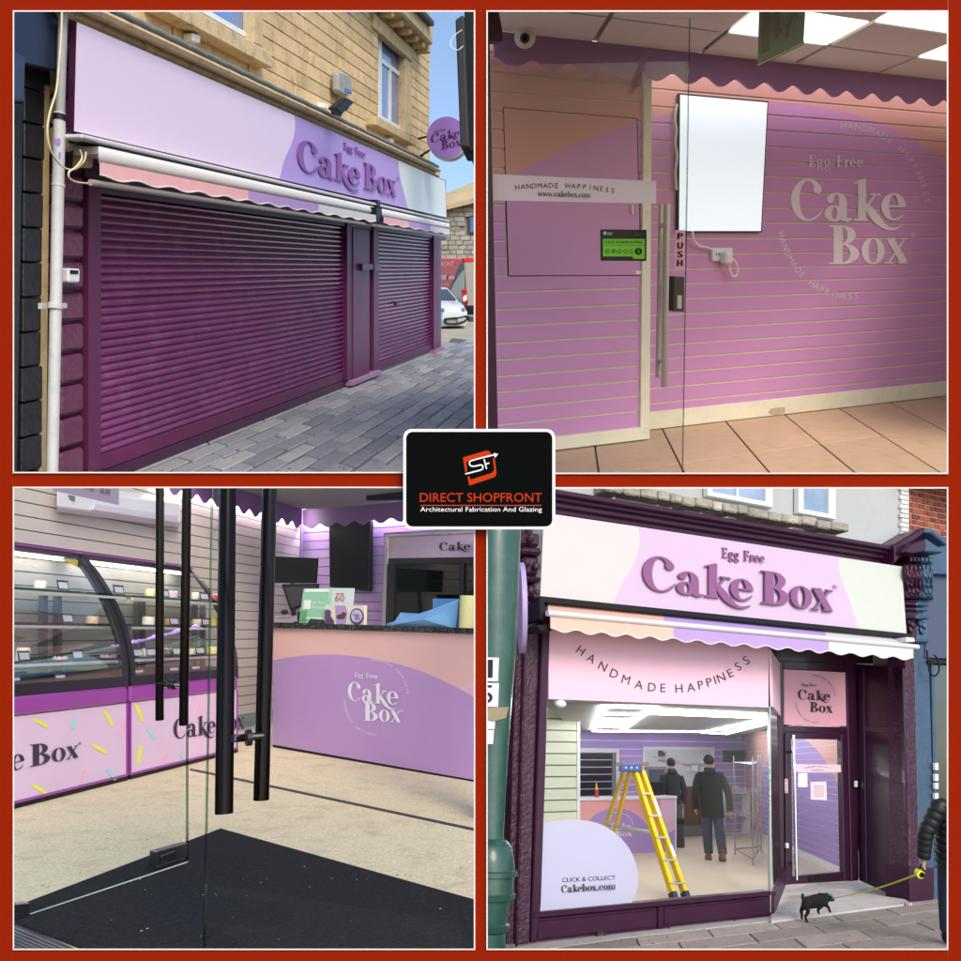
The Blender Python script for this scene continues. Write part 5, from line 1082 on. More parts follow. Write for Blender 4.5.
# brick house next door
rb = thing('red_brick_building', 'red brick building rising behind the ornate capital', 'building', SF.hit(930, 540))
mk('wall', SF.rect(909.3, 985, .05, .42, -.07, .4), mat('brick_mortar', (186, 160, 142), .95, var=.1, scale=8), rb)
m_brk = [mat('brick_%d' % i, c, .85, var=.16, scale=9, bump=.4, bscale=40) for i, c in enumerate([(150, 80, 62), (138, 68, 54), (160, 92, 72), (104, 58, 52)])]
for j in range(17):
    k0 = .166 + .00455 * j; x = 908.6 - (j % 2) * 3.2; n = 0
    while x < 950:
        L = (7.2 if (n + j) % 2 else 4.0); a, b = max(x, 909.6), x + L - .7
        if b > a + .5: mk('brick', SF.rect(a, b, k0, k0 + .0037, -.06 + random.uniform(-.003, .003), .05), random.choice(m_brk[:3] if random.random() < .85 else m_brk), rb, bev=.002)
        x += L; n += 1
# ---- shopfront joinery
mk('pilaster', slab(SF, [(521, 520), (546, 520), (536, 945), (507, 949)], -.02, .2), m_pbr, sb, bev=.006)
mk('pilaster', slab(SF, [(529, 520), (541.5, 520), (530, 944), (517, 946)], .03, .1), m_pbr, sb, bev=.01)
for (x0, x1, y0, y1, o) in ((520.5, 544, 532, 545, .12), (522, 543, 546, 553, .16), (524, 542, 555, 574, .12), (523, 543, 575, 580, .17), (525, 541, 583, 598, .10), (522, 543, 600, 606, .14)):
    mk('capital', slab(SF, [(x0, y0), (x1, y0 + 2), (x1, y1 + 2), (x0, y1)], o, .16), m_pbr, sb, bev=.02)
for (x, y, r) in ((531, 538, 5), (527, 562, 4.6), (536, 566, 4.6), (531, 590, 5), (527, 594, 3), (537, 592, 3)):
    c = SF.hit(x, y, .16); q = r * c.y / F; mk('capital_scroll', ball(c, (us * q * .8, SF.n * q * .7, up * q), 12, 8), m_pbr, sb, smooth=60)
mk('window_post', slab(SF, [(543, 612), (551, 612), (541.5, 905), (537, 943), (531, 944)], .02, .1), m_pb, sb, bev=.008)
mk('fascia_panel', SF.rect(548.6, 768.5, .0388, .094, .0, .04), m_pk, sb)
mk('soffit', prism([SF.pt(546, .096, .02), SF.pt(905, .096, .02), SF.pt(905, .096, .02) + nin * 1.0, SF.pt(546, .096, .02) + nin * 1.0], up * .02), m_plumd, sb)
arc_l = [('H', 405, 682, 35), ('A', 447, 713, 30), ('N', 493, 745, 25), ('D', 538, 774, 20), ('M', 585, 798, 15), ('A', 637, 818, 9), ('D', 689, 828, 4), ('E', 733, 831, 0), ('H', 797, 833, -4), ('A', 845, 829, -8), ('P', 884, 819, -12), ('P', 918, 808, -15), ('I', 941, 800, -18), ('N', 966, 790, -22), ('E', 1002, 772, -26), ('S', 1033, 746, -30), ('S', 1066, 721, -34)]
lt = []
for ch, zx, zy, a in arc_l:
    V, Fc = font_mesh(ch); xm = (min(v[0] for v in V) + max(v[0] for v in V)) / 2; s = 9.0 / .73; ca, sa = math.cos(R(a)), math.sin(R(a))
    px, py = 480 + zx / 4.004, 480 + zy / 4.004
    lt.append(([SF.hit(px + (p - xm) * s * ca + (q - .365) * s * sa, py + (p - xm) * s * sa - (q - .365) * s * ca, .004) for p, q in V], Fc))
mk('lettering', join(*lt), mat('fascia_print', (70, 54, 70), .5), sb)
WK = -.0925
mk('stall_riser', SF.rect(533.5, 770.5, -.1115, WK - .0030, .0, .08), m_pb, sb, bev=.004)
for a, b in ((538, 656), (664.5, 766)): mk('riser_panel', SF.rect(a, b, -.1085, -.0975, .008, .02), m_pb, sb, bev=.004)
mk('riser_post', SF.rect(658.6, 663.4, -.1115, WK - .0032, .016, .03), m_pb, sb, bev=.003)
mk('sill', SF.rect(534.5, 771.5, WK - .003, WK + .0005, .03, .1), m_pb, sb, bev=.006)
shop_glass = glass('shop_glass', (253, 254, 254), .05)
mk('display_window', slab(SF, [(547.5, 699), (769.6, 707.2), (770.6, 892), (537.6, 912.4)], -.02, .012), shop_glass, sb)
# recessed entrance
REC = .62
PD = SF.shifted(-REC)
dvp = D(600, 765).normalized()
mk('corner_bead', slab(SF, [(769.2, 706.6), (770.6, 706.8), (771.8, 892.2), (770.2, 892.4)], -.016, .02), mat('bead_steel', (190, 200, 200), .25, metal=.6), sb)
a0, a1, b1, b0 = SF.hit(770.6, 706, -.02), SF.hit(771.4, 892.2, -.02), PD.hit(782.2, 866, .02), PD.hit(778.6, 716, .02)
mk('return_window', prism([a0, a1, b1, b0], us * .012), shop_glass, sb)
f0, f1 = SF.hit(768.6, 655, -.01), PD.hit(777.8, 666, .02)
mk('return_fascia', prism([SF.hit(768.6, 650, -.005), SF.hit(770.4, 706.4, -.005), PD.hit(778.6, 716.2, .02), PD.hit(777.8, 664, .02)], us * .03), m_pk, sb)
r1, r0 = PD.hit(783.4, 884.6, .02), PD.hit(782.6, 869.8, .02)
mk('return_riser', prism([SF.hit(771.2, 895.4, 0), SF.hit(771.2, 916.6, 0), r1, r0], us * .03), m_pb, sb)
mk('return_sill', prism([SF.hit(770.8, 892, .0), SF.hit(771.4, 895.8, .0), r0, PD.hit(782.4, 866.4, .02)], us * .05), m_pb, sb)
# door set in the recess
ds = thing('shop_door', 'plum framed glass door with long steel handle in the recessed entrance', 'door', PD.hit(818, 885))
m_dk = mat('plum_door', (48, 13, 40), .35, var=.06, scale=5, coat=.2)
for q in ([(776, 660), (783.4, 661), (784.6, 885), (781.6, 886.4)], [(846.6, 662), (857, 662), (859, 880.6), (851.6, 881.4)], [(783.4, 661), (846.6, 663), (846.6, 672.4), (783.4, 669)], [(784, 726), (847.6, 727), (848, 733), (784, 732)]): mk('frame', slab(PD, q, .04, .1), m_dk, ds, bev=.006)
for q in ([(785.4, 732.4), (791.6, 732.4), (793, 884.4), (786.2, 885)], [(841.6, 733.2), (847.4, 733.2), (850.4, 881), (844.8, 881.2)], [(791.7, 732.4), (841.5, 733.2), (841.5, 739.6), (791.7, 738.6)], [(792.9, 876.6), (844.7, 872), (844.8, 881.2), (793, 884.4)]): mk('leaf_frame', slab(PD, q, .03, .06), m_dk, ds, bev=.005)
mk('door_glass', slab(PD, [(791.7, 738.7), (841.5, 739.6), (844.8, 872), (792.9, 876.6)], .0, .012), shop_glass, ds)
mk('head_panel', slab(PD, [(774, 590), (912, 596), (912, 664), (776, 661)], .03, .05), m_dk, ds)
mk('letterbox', slab(PD, [(810, 876.6), (829.6, 875), (829.8, 880), (810.2, 881.8)], .045, .03), m_black, ds, bev=.004)
a, b = PD.hit(793.6, 735, .10), PD.hit(796.6, 880, .10)
hh = mk('pull_handle', tube([a, b], 1.55 * a.y / F, 16), mat('steel_pale', (204, 200, 194), .25, metal=1), ds, smooth=40)
for y in (752, 864): mk('handle_fixing', tube([PD.hit(794 + (y - 735) * .02, y, .1), PD.hit(792 + (y - 735) * .02, y, .02)], .012, 8), m_ss, hh, smooth=40)
tp = mk('transom_panel', slab(PD, [(784, 669.4), (846, 672.6), (847.2, 726), (784.4, 724.6)], .02, .02), mat('transom_pink', (214, 160, 176), .45, var=.02), ds)
m_tpl = mat('transom_print', (58, 44, 60), .5)
def zt(x, y): return (770 + x / 7.39, 660 + y / 7.39)
mk('lettering', serif(PD, 'Cake', qmap(zt(206, 292), zt(446, 300), zt(446, 228), zt(206, 216)), .024), m_tpl, tp)
mk('lettering', serif(PD, 'Box', qmap(zt(294, 384), zt(462, 391), zt(462, 318), zt(294, 308)), .024), m_tpl, tp)
mk('lettering', serif(PD, 'Egg Free', qmap(zt(236, 192), zt(345, 194), zt(345, 176), zt(236, 170)), .024), m_tpl, tp)
mk('lettering', chars_arc(PD, 'HANDMADE HAPPINESS', *zt(320, 290), 21.6, 23, 0, 80, 1.7, .024, wide=.9), m_tpl, tp)
mk('lettering', chars_arc(PD, 'HANDMADE HAPPINESS', *zt(330, 290), 19.8, 24, 262, 170, 1.7, .024, outward=False, wide=.9), m_tpl, tp)
st = mk('name_strip', slab(PD, [(795, 764), (840.6, 764.8), (841.2, 772.2), (795, 772)], .016, .003), mat('strip_pink', (226, 196, 210), .6), ds)
mk('lettering', join(chars_arc(PD, 'HANDMADE HAPPINESS', 817.5, 808, 43, 41, -17, 17, 1.5, .02, wide=.95), serif(PD, 'www.cakebox.com', qmap((811, 770.4), (824, 770.6), (824, 769.2), (811, 769)), .02, swash=False)), m_tpl, st)
mk('notice', slab(PD, [(798.4, 773), (807.2, 773), (807.4, 787), (798.4, 787)], .018, .003), mat('notice_white', (226, 236, 240), .6), label='small white notice stuck on the glass of the plum door', cat='notice')
nt1 = thing('notice', 'pink printed notice stuck low on the glass of the plum door', 'notice', PD.hit(818, 800, .018))
mk('sheet', slab(PD, [(810.6, 782), (826.4, 781.6), (826.8, 800), (811, 799.6)], .018, .003), mat('notice_pink', (228, 204, 214), .6), nt1)
mk('print', join(*[ribbon(PD, [(813.4, 786 + 2 * i), (824, 786 + 2 * i)], .6, .021) for i in range(6)]), mat('notice_ink', (130, 110, 124), .6), nt1)
for x, y0, y1, o in ((784.8, 779, 793, .044),):
    p_ = thing('push_sticker', 'narrow pink push sticker on the left stile of the plum door', 'sticker', PD.hit(786, 793, .045))
    mk('strip', slab(PD, [(784.8, 779), (787.8, 779), (788, 793), (785, 793)], .045, .003), m_pk, p_)
    mk('letters', join(*[sans(PD, c, qmap((785.6, y + 2.6), (787.2, y + 2.6), (787.2, y), (785.6, y)), .05) for c, y in (('P', 779.8), ('U', 783.2), ('S', 786.6), ('H', 790))]), m_black, p_)
mk('lock', slab(PD, [(786.6, 843), (788.6, 843), (788.8, 848), (786.8, 848)], .045, .02), m_upvc, ds)
# right hand side of the recess: angled plum panel
s0, s1, s2, s3 = PD.hit(856, 664, .03), SF.hit(903, 668, -.02), SF.hit(909.6, 903, -.02), PD.hit(859.4, 880.4, .03)
spn = (s1 - s0).cross(s3 - s0).normalized(); spn = spn if spn.dot(s0) < 0 else -spn
mk('side_panel', prism([s0, s1, s2, s3], -spn * .05), m_dk, sb)
SP = Pl(s0, spn)
for q in ([(858, 668), (863.4, 668), (866.6, 882.6), (861.6, 880.4)], [(898.6, 668), (902.6, 668), (909, 902), (904.6, 900)]): mk('side_stile', slab(SP, q, .02, .03), m_dk, sb, bev=.006)
mk('side_rail', slab(SP, [(863.4, 726), (900, 727), (900, 733), (863.6, 732)], .014, .02), m_dk, sb, bev=.004)
ip = thing('door_entry_phone', 'small entry phone beside the plum door', 'entry phone', SP.hit(856, 788))
mk('plate', slab(PD, [(853, 779.6), (858.4, 779.8), (858.6, 788.2), (853, 788)], .06, .03), m_black, ip, bev=.004); mk('button', slab(PD, [(854.6, 780.8), (857.6, 780.9), (857.7, 787), (854.6, 786.8)], .064, .006), m_alu, ip)
# right pilaster, half plum half blue, with scrolled capital
mk('pilaster', slab(SF, [(905, 620), (913.6, 621), (919.6, 868), (910, 868)], .0, .2), m_pbr, sb, bev=.008)
mk('plinth', slab(SF, [(910, 866), (934, 868), (934.6, 905.6), (911, 902.6)], .05, .25), m_pb, sb, bev=.01)
bp4 = thing('blue_shopfront', 'slate blue shopfront with navy fascia at the right edge', 'shopfront', SF.hit(940, 905))
mk('pilaster', slab(SF, [(913.6, 621), (928.4, 622), (936, 905), (919.6, 868)], .0, .2), m_blu, bp4, bev=.008)
mk('pilaster_base', slab(SF, [(934.8, 868), (990, 864), (990, 900), (935, 905)], .03, .25), m_blu, bp4, bev=.01)
def capl(q, o, th, m, par, nm='capital', bev=.012): mk(nm, slab(SF, q, o, th), m, par, bev=bev)
def zc(x, y): return (880 + x / 4.93, 485 + y / 4.93)
capl([zc(75, 290), zc(200, 215), zc(225, 210), zc(225, 235), zc(150, 290), zc(120, 340), zc(75, 385)], .22, .3, m_pb, sb)
capl([zc(112, 330), zc(150, 290), zc(228, 262), zc(228, 330), zc(160, 340)], .30, .3, m_pb, sb)
capl([zc(225, 210), zc(262, 216), zc(330, 265), zc(330, 300), zc(258, 240), zc(225, 236)], .22, .3, m_blu, bp4)
capl([zc(228, 262), zc(305, 315), zc(312, 335), zc(228, 330)], .30, .3, m_blu, bp4)
capl([zc(145, 348), zc(205, 352), zc(205, 382), zc(145, 378)], .2, .2, m_pb, sb); capl([zc(205, 352), zc(268, 356), zc(268, 386), zc(205, 382)], .2, .2, m_blu, bp4)
for i in range(6):
    x = 150 + 19 * i; capl([zc(x, 358), zc(x + 11, 359), zc(x + 11, 376), zc(x, 375)], .225, .05, m_pb if i < 3 else m_blu, sb if i < 3 else bp4, 'dentil', .003)
prof = [(386, .14), (400, .20), (425, .225), (455, .21), (490, .17), (520, .135), (540, .125), (552, .14), (562, .10)]
for xl, xr, m, par in ((122, 205, m_pbr, sb), (205, 262, m_blu, bp4)):
    mk('corbel', loft([[SF.hit(*zc(xl, y), o), SF.hit(*zc(xr, y + 2), o), SF.hit(*zc(xr, y + 2), -.05), SF.hit(*zc(xl, y), -.05)] for y, o in prof]), m, par, smooth=50)
    n = 4 if m is m_pbr else 3
    for i in range(n):                       # carved leaf ribs
        x = xl + (xr - xl) * (i + .5) / n
        mk('carved_leaf', tube([SF.hit(*zc(x + 5 * math.sin(j * 1.9 + i * 2), y), o + .004) for j, (y, o) in enumerate(prof[1:-1])], [(.011 + .006 * math.sin(j * 2.2 + i)) for j in range(len(prof) - 2)], 8), m, par, smooth=60)
    for j, (y, o) in enumerate(((412, .225), (448, .215), (486, .175), (522, .14))):
        for i in range(n - (j % 2)):
            x = xl + (xr - xl) * (i + .5 + .5 * (j % 2)) / n; c = SF.hit(*zc(x, y), o); q = c.y / F / 4.93
            mk('carved_leaf', ball(c, ((us * .9 + up * .35 * (-1) ** i) * 10 * q, SF.n * 9 * q, (up - us * .3 * (-1) ** i) * 17 * q), 8, 6), m, par, smooth=60)
for cx, cy, m, par in ((140, 675, m_pbr, sb), (160, 690, m_pbr, sb), (150, 715, m_pbr, sb), (196, 682, m_blu, bp4), (216, 694, m_blu, bp4), (204, 720, m_blu, bp4)):
    c = SF.hit(*zc(cx, cy), .045); q = c.y / F / 4.93; mk('carved_leaf', ball(c, ((us + up * .4) * 12 * q, SF.n * 10 * q, (up - us * .4) * 18 * q), 10, 8), m, par, smooth=60)
for y in (585, 610, 650, 765):
    w = 6 if y != 610 else 0
    capl([zc(122 - w, y - 10), zc(180, y - 8), zc(180, y + 10), zc(122 - w, y + 8)], .09 + w * .004, .15, m_pb, sb); capl([zc(180, y - 8), zc(240 + w, y - 6), zc(240 + w, y + 12), zc(180, y + 10)], .09 + w * .004, .15, m_blu, bp4)
capl([zc(124, 560), zc(182, 562), zc(186, 780), zc(130, 778)], .03, .15, m_pb, sb); capl([zc(182, 562), zc(238, 565), zc(240, 782), zc(186, 780)], .03, .15, m_blu, bp4)
mk('fascia', slab(SF, [(928, 576), (985, 570), (985, 660), (926, 658)], .02, .15), mat('navy_board', (66, 76, 100), .5, var=.05), bp4, bev=.006)
mk('cornice', slab(SF, [(928, 548), (985, 540), (985, 576), (932, 574)], .1, .2), m_blu, bp4, bev=.01)
mk('window_frame', slab(SF, [(930, 660), (985, 660), (985, 664), (930, 663.4)], .04, .1), m_black, bp4)
mk('window_glass', slab(SF, [(933, 664), (985, 664), (985, 864), (936.6, 866)], -.05, .02), mat('shop_pane_dark', (46, 56, 60), .06, coat=1, var=.5, scale=2), bp4)
mk('window_frame', slab(SF, [(931.4, 664), (934.4, 664), (938, 866), (935, 866)], .0, .06), m_blu, bp4)
for y, h in ((763, 7), (774, 7), (783, 6), (793, 6)): mk('doorbell', slab(SF, [(935.4, y), (938.6, y), (938.8, y + h), (935.6, y + h)], .05, .03), m_upvc, bp4, bev=.003)
mk('loose_cable', tube([SF.hit(x, y, .1) for x, y in cr([(927, 650), (928, 662), (930, 673), (935, 676), (939, 670), (938, 660), (934, 655)], 4)], .008, 6), m_black, bp4, smooth=50)
# ---- sign
SO = .18
sg4 = thing('fascia_sign', 'broad white and pale lilac fascia sign with raised plum Cake Box lettering', 'sign', SF.hit(720, 612, .1))
mk('board', slab(SF, [(543.6, 512.4), (902, 566.4), (906.8, 633.6), (540, 596.2)], SO - .012, .14), m_spl, sg4, bev=.004)
Af = cr([(638.4, 526.7), (640.2, 540), (638, 553), (631, 569), (622, 584), (613.4, 603.6)], 4); Bf = cr([(838.8, 556.9), (838.6, 568), (842, 582), (849, 600), (858.6, 628.6)], 4)
mk('white_panel', slab(SF, [(543.9, 512.8)] + Af + [(540.4, 596)], SO, .004), m_white, sg4)
mk('lilac_panel', slab(SF, Af[::-1] + Bf, SO + .001, .005), m_slil, sg4)
m_l4 = mat('raised_plum', (134, 78, 128), .4, var=.02); m_l4s = mat('raised_edge', (150, 140, 150), .4)
q4 = qmap((643.2, 589.4), (832.6, 611.4), (832.6, 579.6), (643.2, 554.2))
mk('letter_backing', serif(SF, 'Cake Box', qmap((643.8, 590.1), (833.3, 612.1), (833.3, 580.3), (643.8, 554.9)), SO + .011, .01), m_l4s, sg4)
mk('lettering', serif(SF, 'Cake Box', q4, SO + .026, .014), m_l4, sg4)
mk('lettering', serif(SF, 'Egg Free', qmap((722, 557.8), (765, 563), (765, 553), (722, 547.4)), SO + .012, .01), m_l4, sg4)
mk('lettering', sans(SF, '®', qmap((832.4, 589), (837, 589.6), (837, 585.2), (832.4, 584.6)), SO + .008), m_l4, sg4)
mk('sign_trim', SF.rect(539.5, 912, .0982, .1012, .24, .14), m_black, sg4, bev=.004)
# ---- awning
m_peach = mat('canvas_peach', (230, 184, 168), .8, var=.05, scale=14, bump=.25, bscale=9)
a4 = thing('awning', 'rolled awning with pink, lilac and white scalloped valance under the broad sign', 'awning', SF.hit(720, 650, .2))
for a, b, m in ((548, 664, m_peach), (664, 826, m_flil), (826, 908, m_fwh)): mk('canvas', prism([SF.pt(a, .0982, .14), SF.pt(b, .0982, .14), SF.pt(b, .0915, .34), SF.pt(a, .0915, .34)], up * -.01), m, a4)
r = (SF.pt(700, .0936, .36) - SF.pt(700, .0896, .36)).length / 2
mk('front_bar', tube([SF.pt(547, .0916, .36), SF.pt(917.6, .0916, .36)], r, 16), m_alu, a4, smooth=40)
xa = 550.5
for xb, m, n in ((673.5, m_peach, 5), (829, m_flil, 7), (913.4, m_fwh, 4)):
    mk('valance', scallop(SF, (xa, xb - .05), .0898, .0806, .0022, n, .36, .005, wall=SF), m, a4, smooth=40)
    e = []
    for i in range(n * 10 + 1):
        t = i / (n * 10); x = SF.xs(xa, xb, t); ph = .5 - .5 * math.cos(math.tau * t * n); e.append(SF.pt(x, .0805 + .0022 * (1 - ph), .363))
    mk('hem', tube(e, .0045, 5), m_fwh, a4, smooth=50); xa = xb
mk('end_bracket', join(slab(SF, [(539, 601), (545, 602), (545, 621), (540.4, 620)], .30, .2), slab(SF, [(536, 625), (551, 624), (552, 631), (540, 631)], .32, .2)), m_black, a4, bev=.006)
mk('end_bracket', slab(SF, [(906.6, 637), (914.6, 637.6), (915.4, 642), (906.6, 642)], .34, .2), m_alu, a4, bev=.006)
mk('awning_cable', tube([SF.hit(x, y, .22) for x, y in cr([(523, 633), (528, 627), (535, 624.6), (544, 627)], 4)], .011, 6), m_black, label='black cable feeding the left end of the awning', cat='cable', smooth=50)
# projecting round sign seen edge on, and the green post
rs = Pl(SF.hit(522, 640, .25), up.cross(SF.n))
pc = SF.hit(521.6, 607.6, .3); axn = Vector((1, .03, 0)).normalized()
mk('round_sign', tube([pc - axn * .016, pc + axn * .016], 45 * pc.y / F, 40), mat('disc_lilac', (176, 160, 214), .4, var=.04), label='round lilac projecting sign seen nearly edge-on beside the green post', cat='sign', smooth=40)
gp = thing('green_lamp_post', 'dark green cast iron lamp post at the left edge', 'lamp post', G4.hit(492, 985))
GPp = Pl(G4.hit(492, 985), up.cross(Vector((1, 0, 0)))); m_gr = mat('post_green', (34, 74, 66), .35, var=.15, scale=6, coat=.3, dirt=((60, 110, 104), .5, 9))
def lat(rows):          # picture rows (y, right edge x) round an axis that follows the lean
    P, rr = [], []
    for y, xr in rows:
        ax = 493.5 - (y - 530) * .016; c = GPp.hit(ax, y); P.append(c); rr.append((xr - ax) * c.y / F)
    return tube(P, rr, 28)
mk('shaft', lat([(440, 521), (531, 521), (650, 516.4), (720, 510.6), (800, 505.5), (838, 503.6)]), m_gr, gp, smooth=50)
mk('base', lat([(838, 504), (841, 508), (846, 512), (860, 514.2), (869, 514.8), (870, 517.6), (875, 517.4), (876, 514), (892, 513.6), (893, 516), (898, 515), (899, 511), (922, 507.6), (924, 509.8), (930, 508.4), (932, 506), (990, 504)]), m_gr, gp, smooth=35)
pn = thing('number_plate', 'white plates with black digits fixed to the green lamp post', 'plate', GPp.hit(492, 708))
PN = Pl(GPp.hit(492, 700) + GPp.n * .17, GPp.n)
for y0, ch in ((657, '1'), (682.5, '5')):
    p = mk('plate', slab(PN, [(470, y0), (499, y0 + .6), (498, y0 + 24.4), (470, y0 + 24)], 0, .01), m_upvc, pn, bev=.002)
    mk('digit', sans(PN, ch, qmap((481, y0 + 20.6), (492.6, y0 + 20.6), (493, y0 + 2.6), (481, y0 + 2.6)), .006), m_black, p)
nt2 = mk('notice', join(slab(PN, [(470, 714), (495.6, 714), (494.6, 729), (470, 729)], .0, .004), slab(PN, [(470, 730), (494, 730), (493, 744), (470, 744)], .0, .004)), m_upvc, label='torn white notices taped low on the green lamp post', cat='notice')
mk('tape', slab(PN, [(470, 708), (509, 707), (506, 718), (494, 721), (470, 716)], .01, .02), mat('tape_tan', (150, 138, 108), .6, var=.2, scale=12), label='strip of tan tape wrapped round the green lamp post', cat='tape')
# ---- vinyl disc on the window
pts = [(538.6, 912.2), (541.6, 822.6)] + cr([(541.6, 822.6), (560, 820.2), (580, 820), (600, 824), (617, 834.5), (630, 850), (637, 868), (637.6, 886), (634.6, 896), (631.4, 904.2)], 4)
vd = thing('window_vinyl', 'large white half-round vinyl reading click and collect on the shop window', 'vinyl sticker', SF.hit(585, 909))
mk('vinyl', slab(SF, pts, -.014, .003), mat('vinyl_frost', (178, 178, 202), .6, var=.02), vd)
mk('lettering', sans(SF, 'CLICK & COLLECT', qmap((562.4, 882.2), (615.6, 879.6), (615.6, 875.4), (562.4, 878)), -.01), m_tpl, vd)
mk('lettering', serif(SF, 'Cakebox.com', qmap((561.4, 892.8), (615.8, 889.4), (615.8, 881.8), (561.4, 885.2)), -.01, swash=False), m_tpl, vd)
# ---------------------------------------------------------------- inside the finished shop
IB = Wall(G4.hit(745, 835), up, VX, VY)                      # rear wall
din = (-D(600, 765)).normalized(); din = din if din.y > 0 else -din   # into the shop
RWp = G4.hit(752, 834.7); RW = Wall(RWp, up, 600, 765)
fl4 = mk('shop_floor', slab(G4, [(536, 914), (540, 836), (760, 832), (812, 858), (846, 874), (846, 883), (783, 885), (771, 912)], .018, .02), mat('shop_floor_beige', (204, 190, 168), .5, var=.05, scale=5, dirt=((176, 160, 140), .3, 5)), kind='structure')
m_bw = mat('rear_purple', (176, 154, 216), .55, var=.03); m_rg = mat('rear_groove', (232, 226, 240), .5)
rw = mk('rear_wall', IB.rect(560, 746, -.052, .0195, -.006, .06), m_rg, kind='structure')
def rearboards(x0, x1, k0, k1, m=None):
    n = max(1, round((k1 - k0) / .0047))
    for i in range(n):
        a = k0 + (k1 - k0) * i / n; mk('slat_board', IB.rect(x0, x1, a + .0003, a + (k1 - k0) / n - .0003, 0, .004), m or m_bw, rw)
rearboards(579, 745, .0085, .019); rearboards(619.5, 644, -.052, .0085); rearboards(714.6, 745, -.052, .0085)
# right wall
wr4 = mk('right_wall', RW.rect(744, 843, RW.k(752, 834.7), RW.k(744, 735), -.006, .05), m_rg, kind='structure')
k0, k1 = RW.k(752, 834.7), RW.k(744, 735); n = 22
m_rwp = mat('right_wall_print', (0, 0, 0), .55, var=.03, circle=(RW.hit(800, 850), RW.u * (RW.hit(849, 870.8) - RW.hit(800, 850)).length * 1.22, up * (RW.hit(800, 733) - RW.hit(800, 850)).dot(up), (164, 140, 206), (224, 170, 160)))
for i in range(n):
    a, b = k0 + (k1 - k0) * i / n, k0 + (k1 - k0) * (i + 1) / n
    mk('slat_board', RW.rect(745, 843, a + (b - a) * .07, b - (b - a) * .07, 0, .004), m_rwp, wr4)
mk('skirting', RW.rect(745, 843, k0, k0 + (k1 - k0) * .05, .01, .02), m_upvc, wr4)
# left pale green boxed wall
IL = Wall(G4.hit(560, 873), up, VX, VY)
wl4 = mk('left_wall', IL.rect(520, 577.4, -.075, .034, -.02, .06), mat('groove_green', (120, 130, 110), .7), kind='structure')
m_pg = mat('pale_green_board', (212, 218, 196), .6, var=.03)
for i in range(15):
    a = -.074 + .0072 * i; mk('slat_board', IL.rect(520, 577.2, a + .0004, a + .0068, 0, .015), m_pg, wl4)
mk('corner_trim', IL.rect(577.4, 580.2, -.075, .034, .01, .9), m_upvc, wl4)
# ceiling and its lit grids
IC = Pl(IB.pt(660, .0188), up); IC.n = -up
ic = mk('shop_ceiling', slab(IC, [(541, 700.6), (579, 733.6), (745.4, 736.6), (777, 724.8), (785, 716), (771, 709.6)], -.004, .02), mat('shop_ceiling_grey', (186, 190, 188), .9, var=.06, scale=10), kind='structure')
m_l4e = emit('led_tube', (255, 252, 255), 13.0)
def lbar(p, q, w=.009):
    a, b = IC.hit(*p, .02), IC.hit(*q, .02); d = (b - a).normalized(); s = d.cross(up) * w / 2
    return prism([a - s, b - s, b + s, a + s], up * .015)
def lerp(a, b, t): return (a[0] + (b[0] - a[0]) * t, a[1] + (b[1] - a[1]) * t)
def grid(A0, A1, B0, B1, ts, label):
    t = thing('led_grid_light', label, 'ceiling light', IC.hit(*lerp(A1, B1, .5)), 'lit grid lights on the shop ceiling')
    mk('tube_light', lbar(A0, A1), m_l4e, t); mk('tube_light', lbar(B0, B1), m_l4e, t)
    for u in ts: mk('tube_light', lbar(lerp(A0, A1, u), lerp(B0, B1, u)), m_l4e, t)
grid((603.4, 708), (592.6, 731.6), (655, 708.6), (621.6, 732.2), (0, .3, .52, .68, .82, 1), 'lit white grid light over the left of the shop')
grid((660, 711), (650, 714.4), (774, 716.4), (774, 719), (0, 1), 'long lit grid light across the front of the shop ceiling')
grid((766, 720.4), (702.6, 733.2), (776, 722.4), (727, 734.4), (0, .3, .55, .78, 1), 'lit white grid light over the right of the shop')
grid((622, 731.8), (640, 732.2), (700, 732.4), (702, 733), (0,), 'thin lit tube along the rear of the shop ceiling')
dc = IC.hit(560, 704, .03)
mk('ceiling_dome', ball(dc, (us * .045, nin * .045, up * .03), 14, 10), m_upvc, label='white dome lamp on the shop ceiling at the left', cat='lamp', smooth=60)
# counter
ICn = Wall(G4.hit(675.6, 852.6), up, VX, VY)
c4 = thing('shop_counter', 'small pink and purple counter inside the finished shop', 'counter', ICn.hit(630, 856))
m_c4 = mat('counter4_print', (0, 0, 0), .45, var=.02, circle=(ICn.hit(618, 852), ICn.hit(656, 852) - ICn.hit(618, 852), ICn.hit(618, 808) - ICn.hit(618, 852), (172, 146, 200), (232, 166, 160)))
mk('front', ICn.rect(577, 661, -.0605, -.0245, 0, .03), m_c4, c4)
mk('front', ICn.rect(661.05, 675, -.0605, -.0245, 0, .03), mat('counter4_pink', (232, 192, 214), .45), c4)
mk('worktop', ICn.rect(575, 677.2, -.0244, -.0226, .02, .3), m_upvc, c4, bev=.003)
mk('end_trim', ICn.rect(675, 676.6, -.0605, -.0245, .004, .26), m_upvc, c4)
mk('purple_corner', slab(ICn, [(661, 838), (668, 833), (675, 830), (675, 852.4), (661, 853.4)], .003, .003), m_bw, c4)
mk('lettering', join(serif(ICn, 'Cake', qmap((611, 829.6), (631, 829), (631, 823), (611, 823.4)), .006), serif(ICn, 'Box', qmap((616, 836.6), (632, 836.2), (632, 831), (616, 831.2)), .006), ribbon(ICn, cr([(618, 813), (626, 814.6), (631.6, 820), (633, 826)], 3), .5, .006)), mw, c4)
def dress(name, geo, m, label, cat, **k): return mk(name, geo, m, label=label, cat=cat, **k)
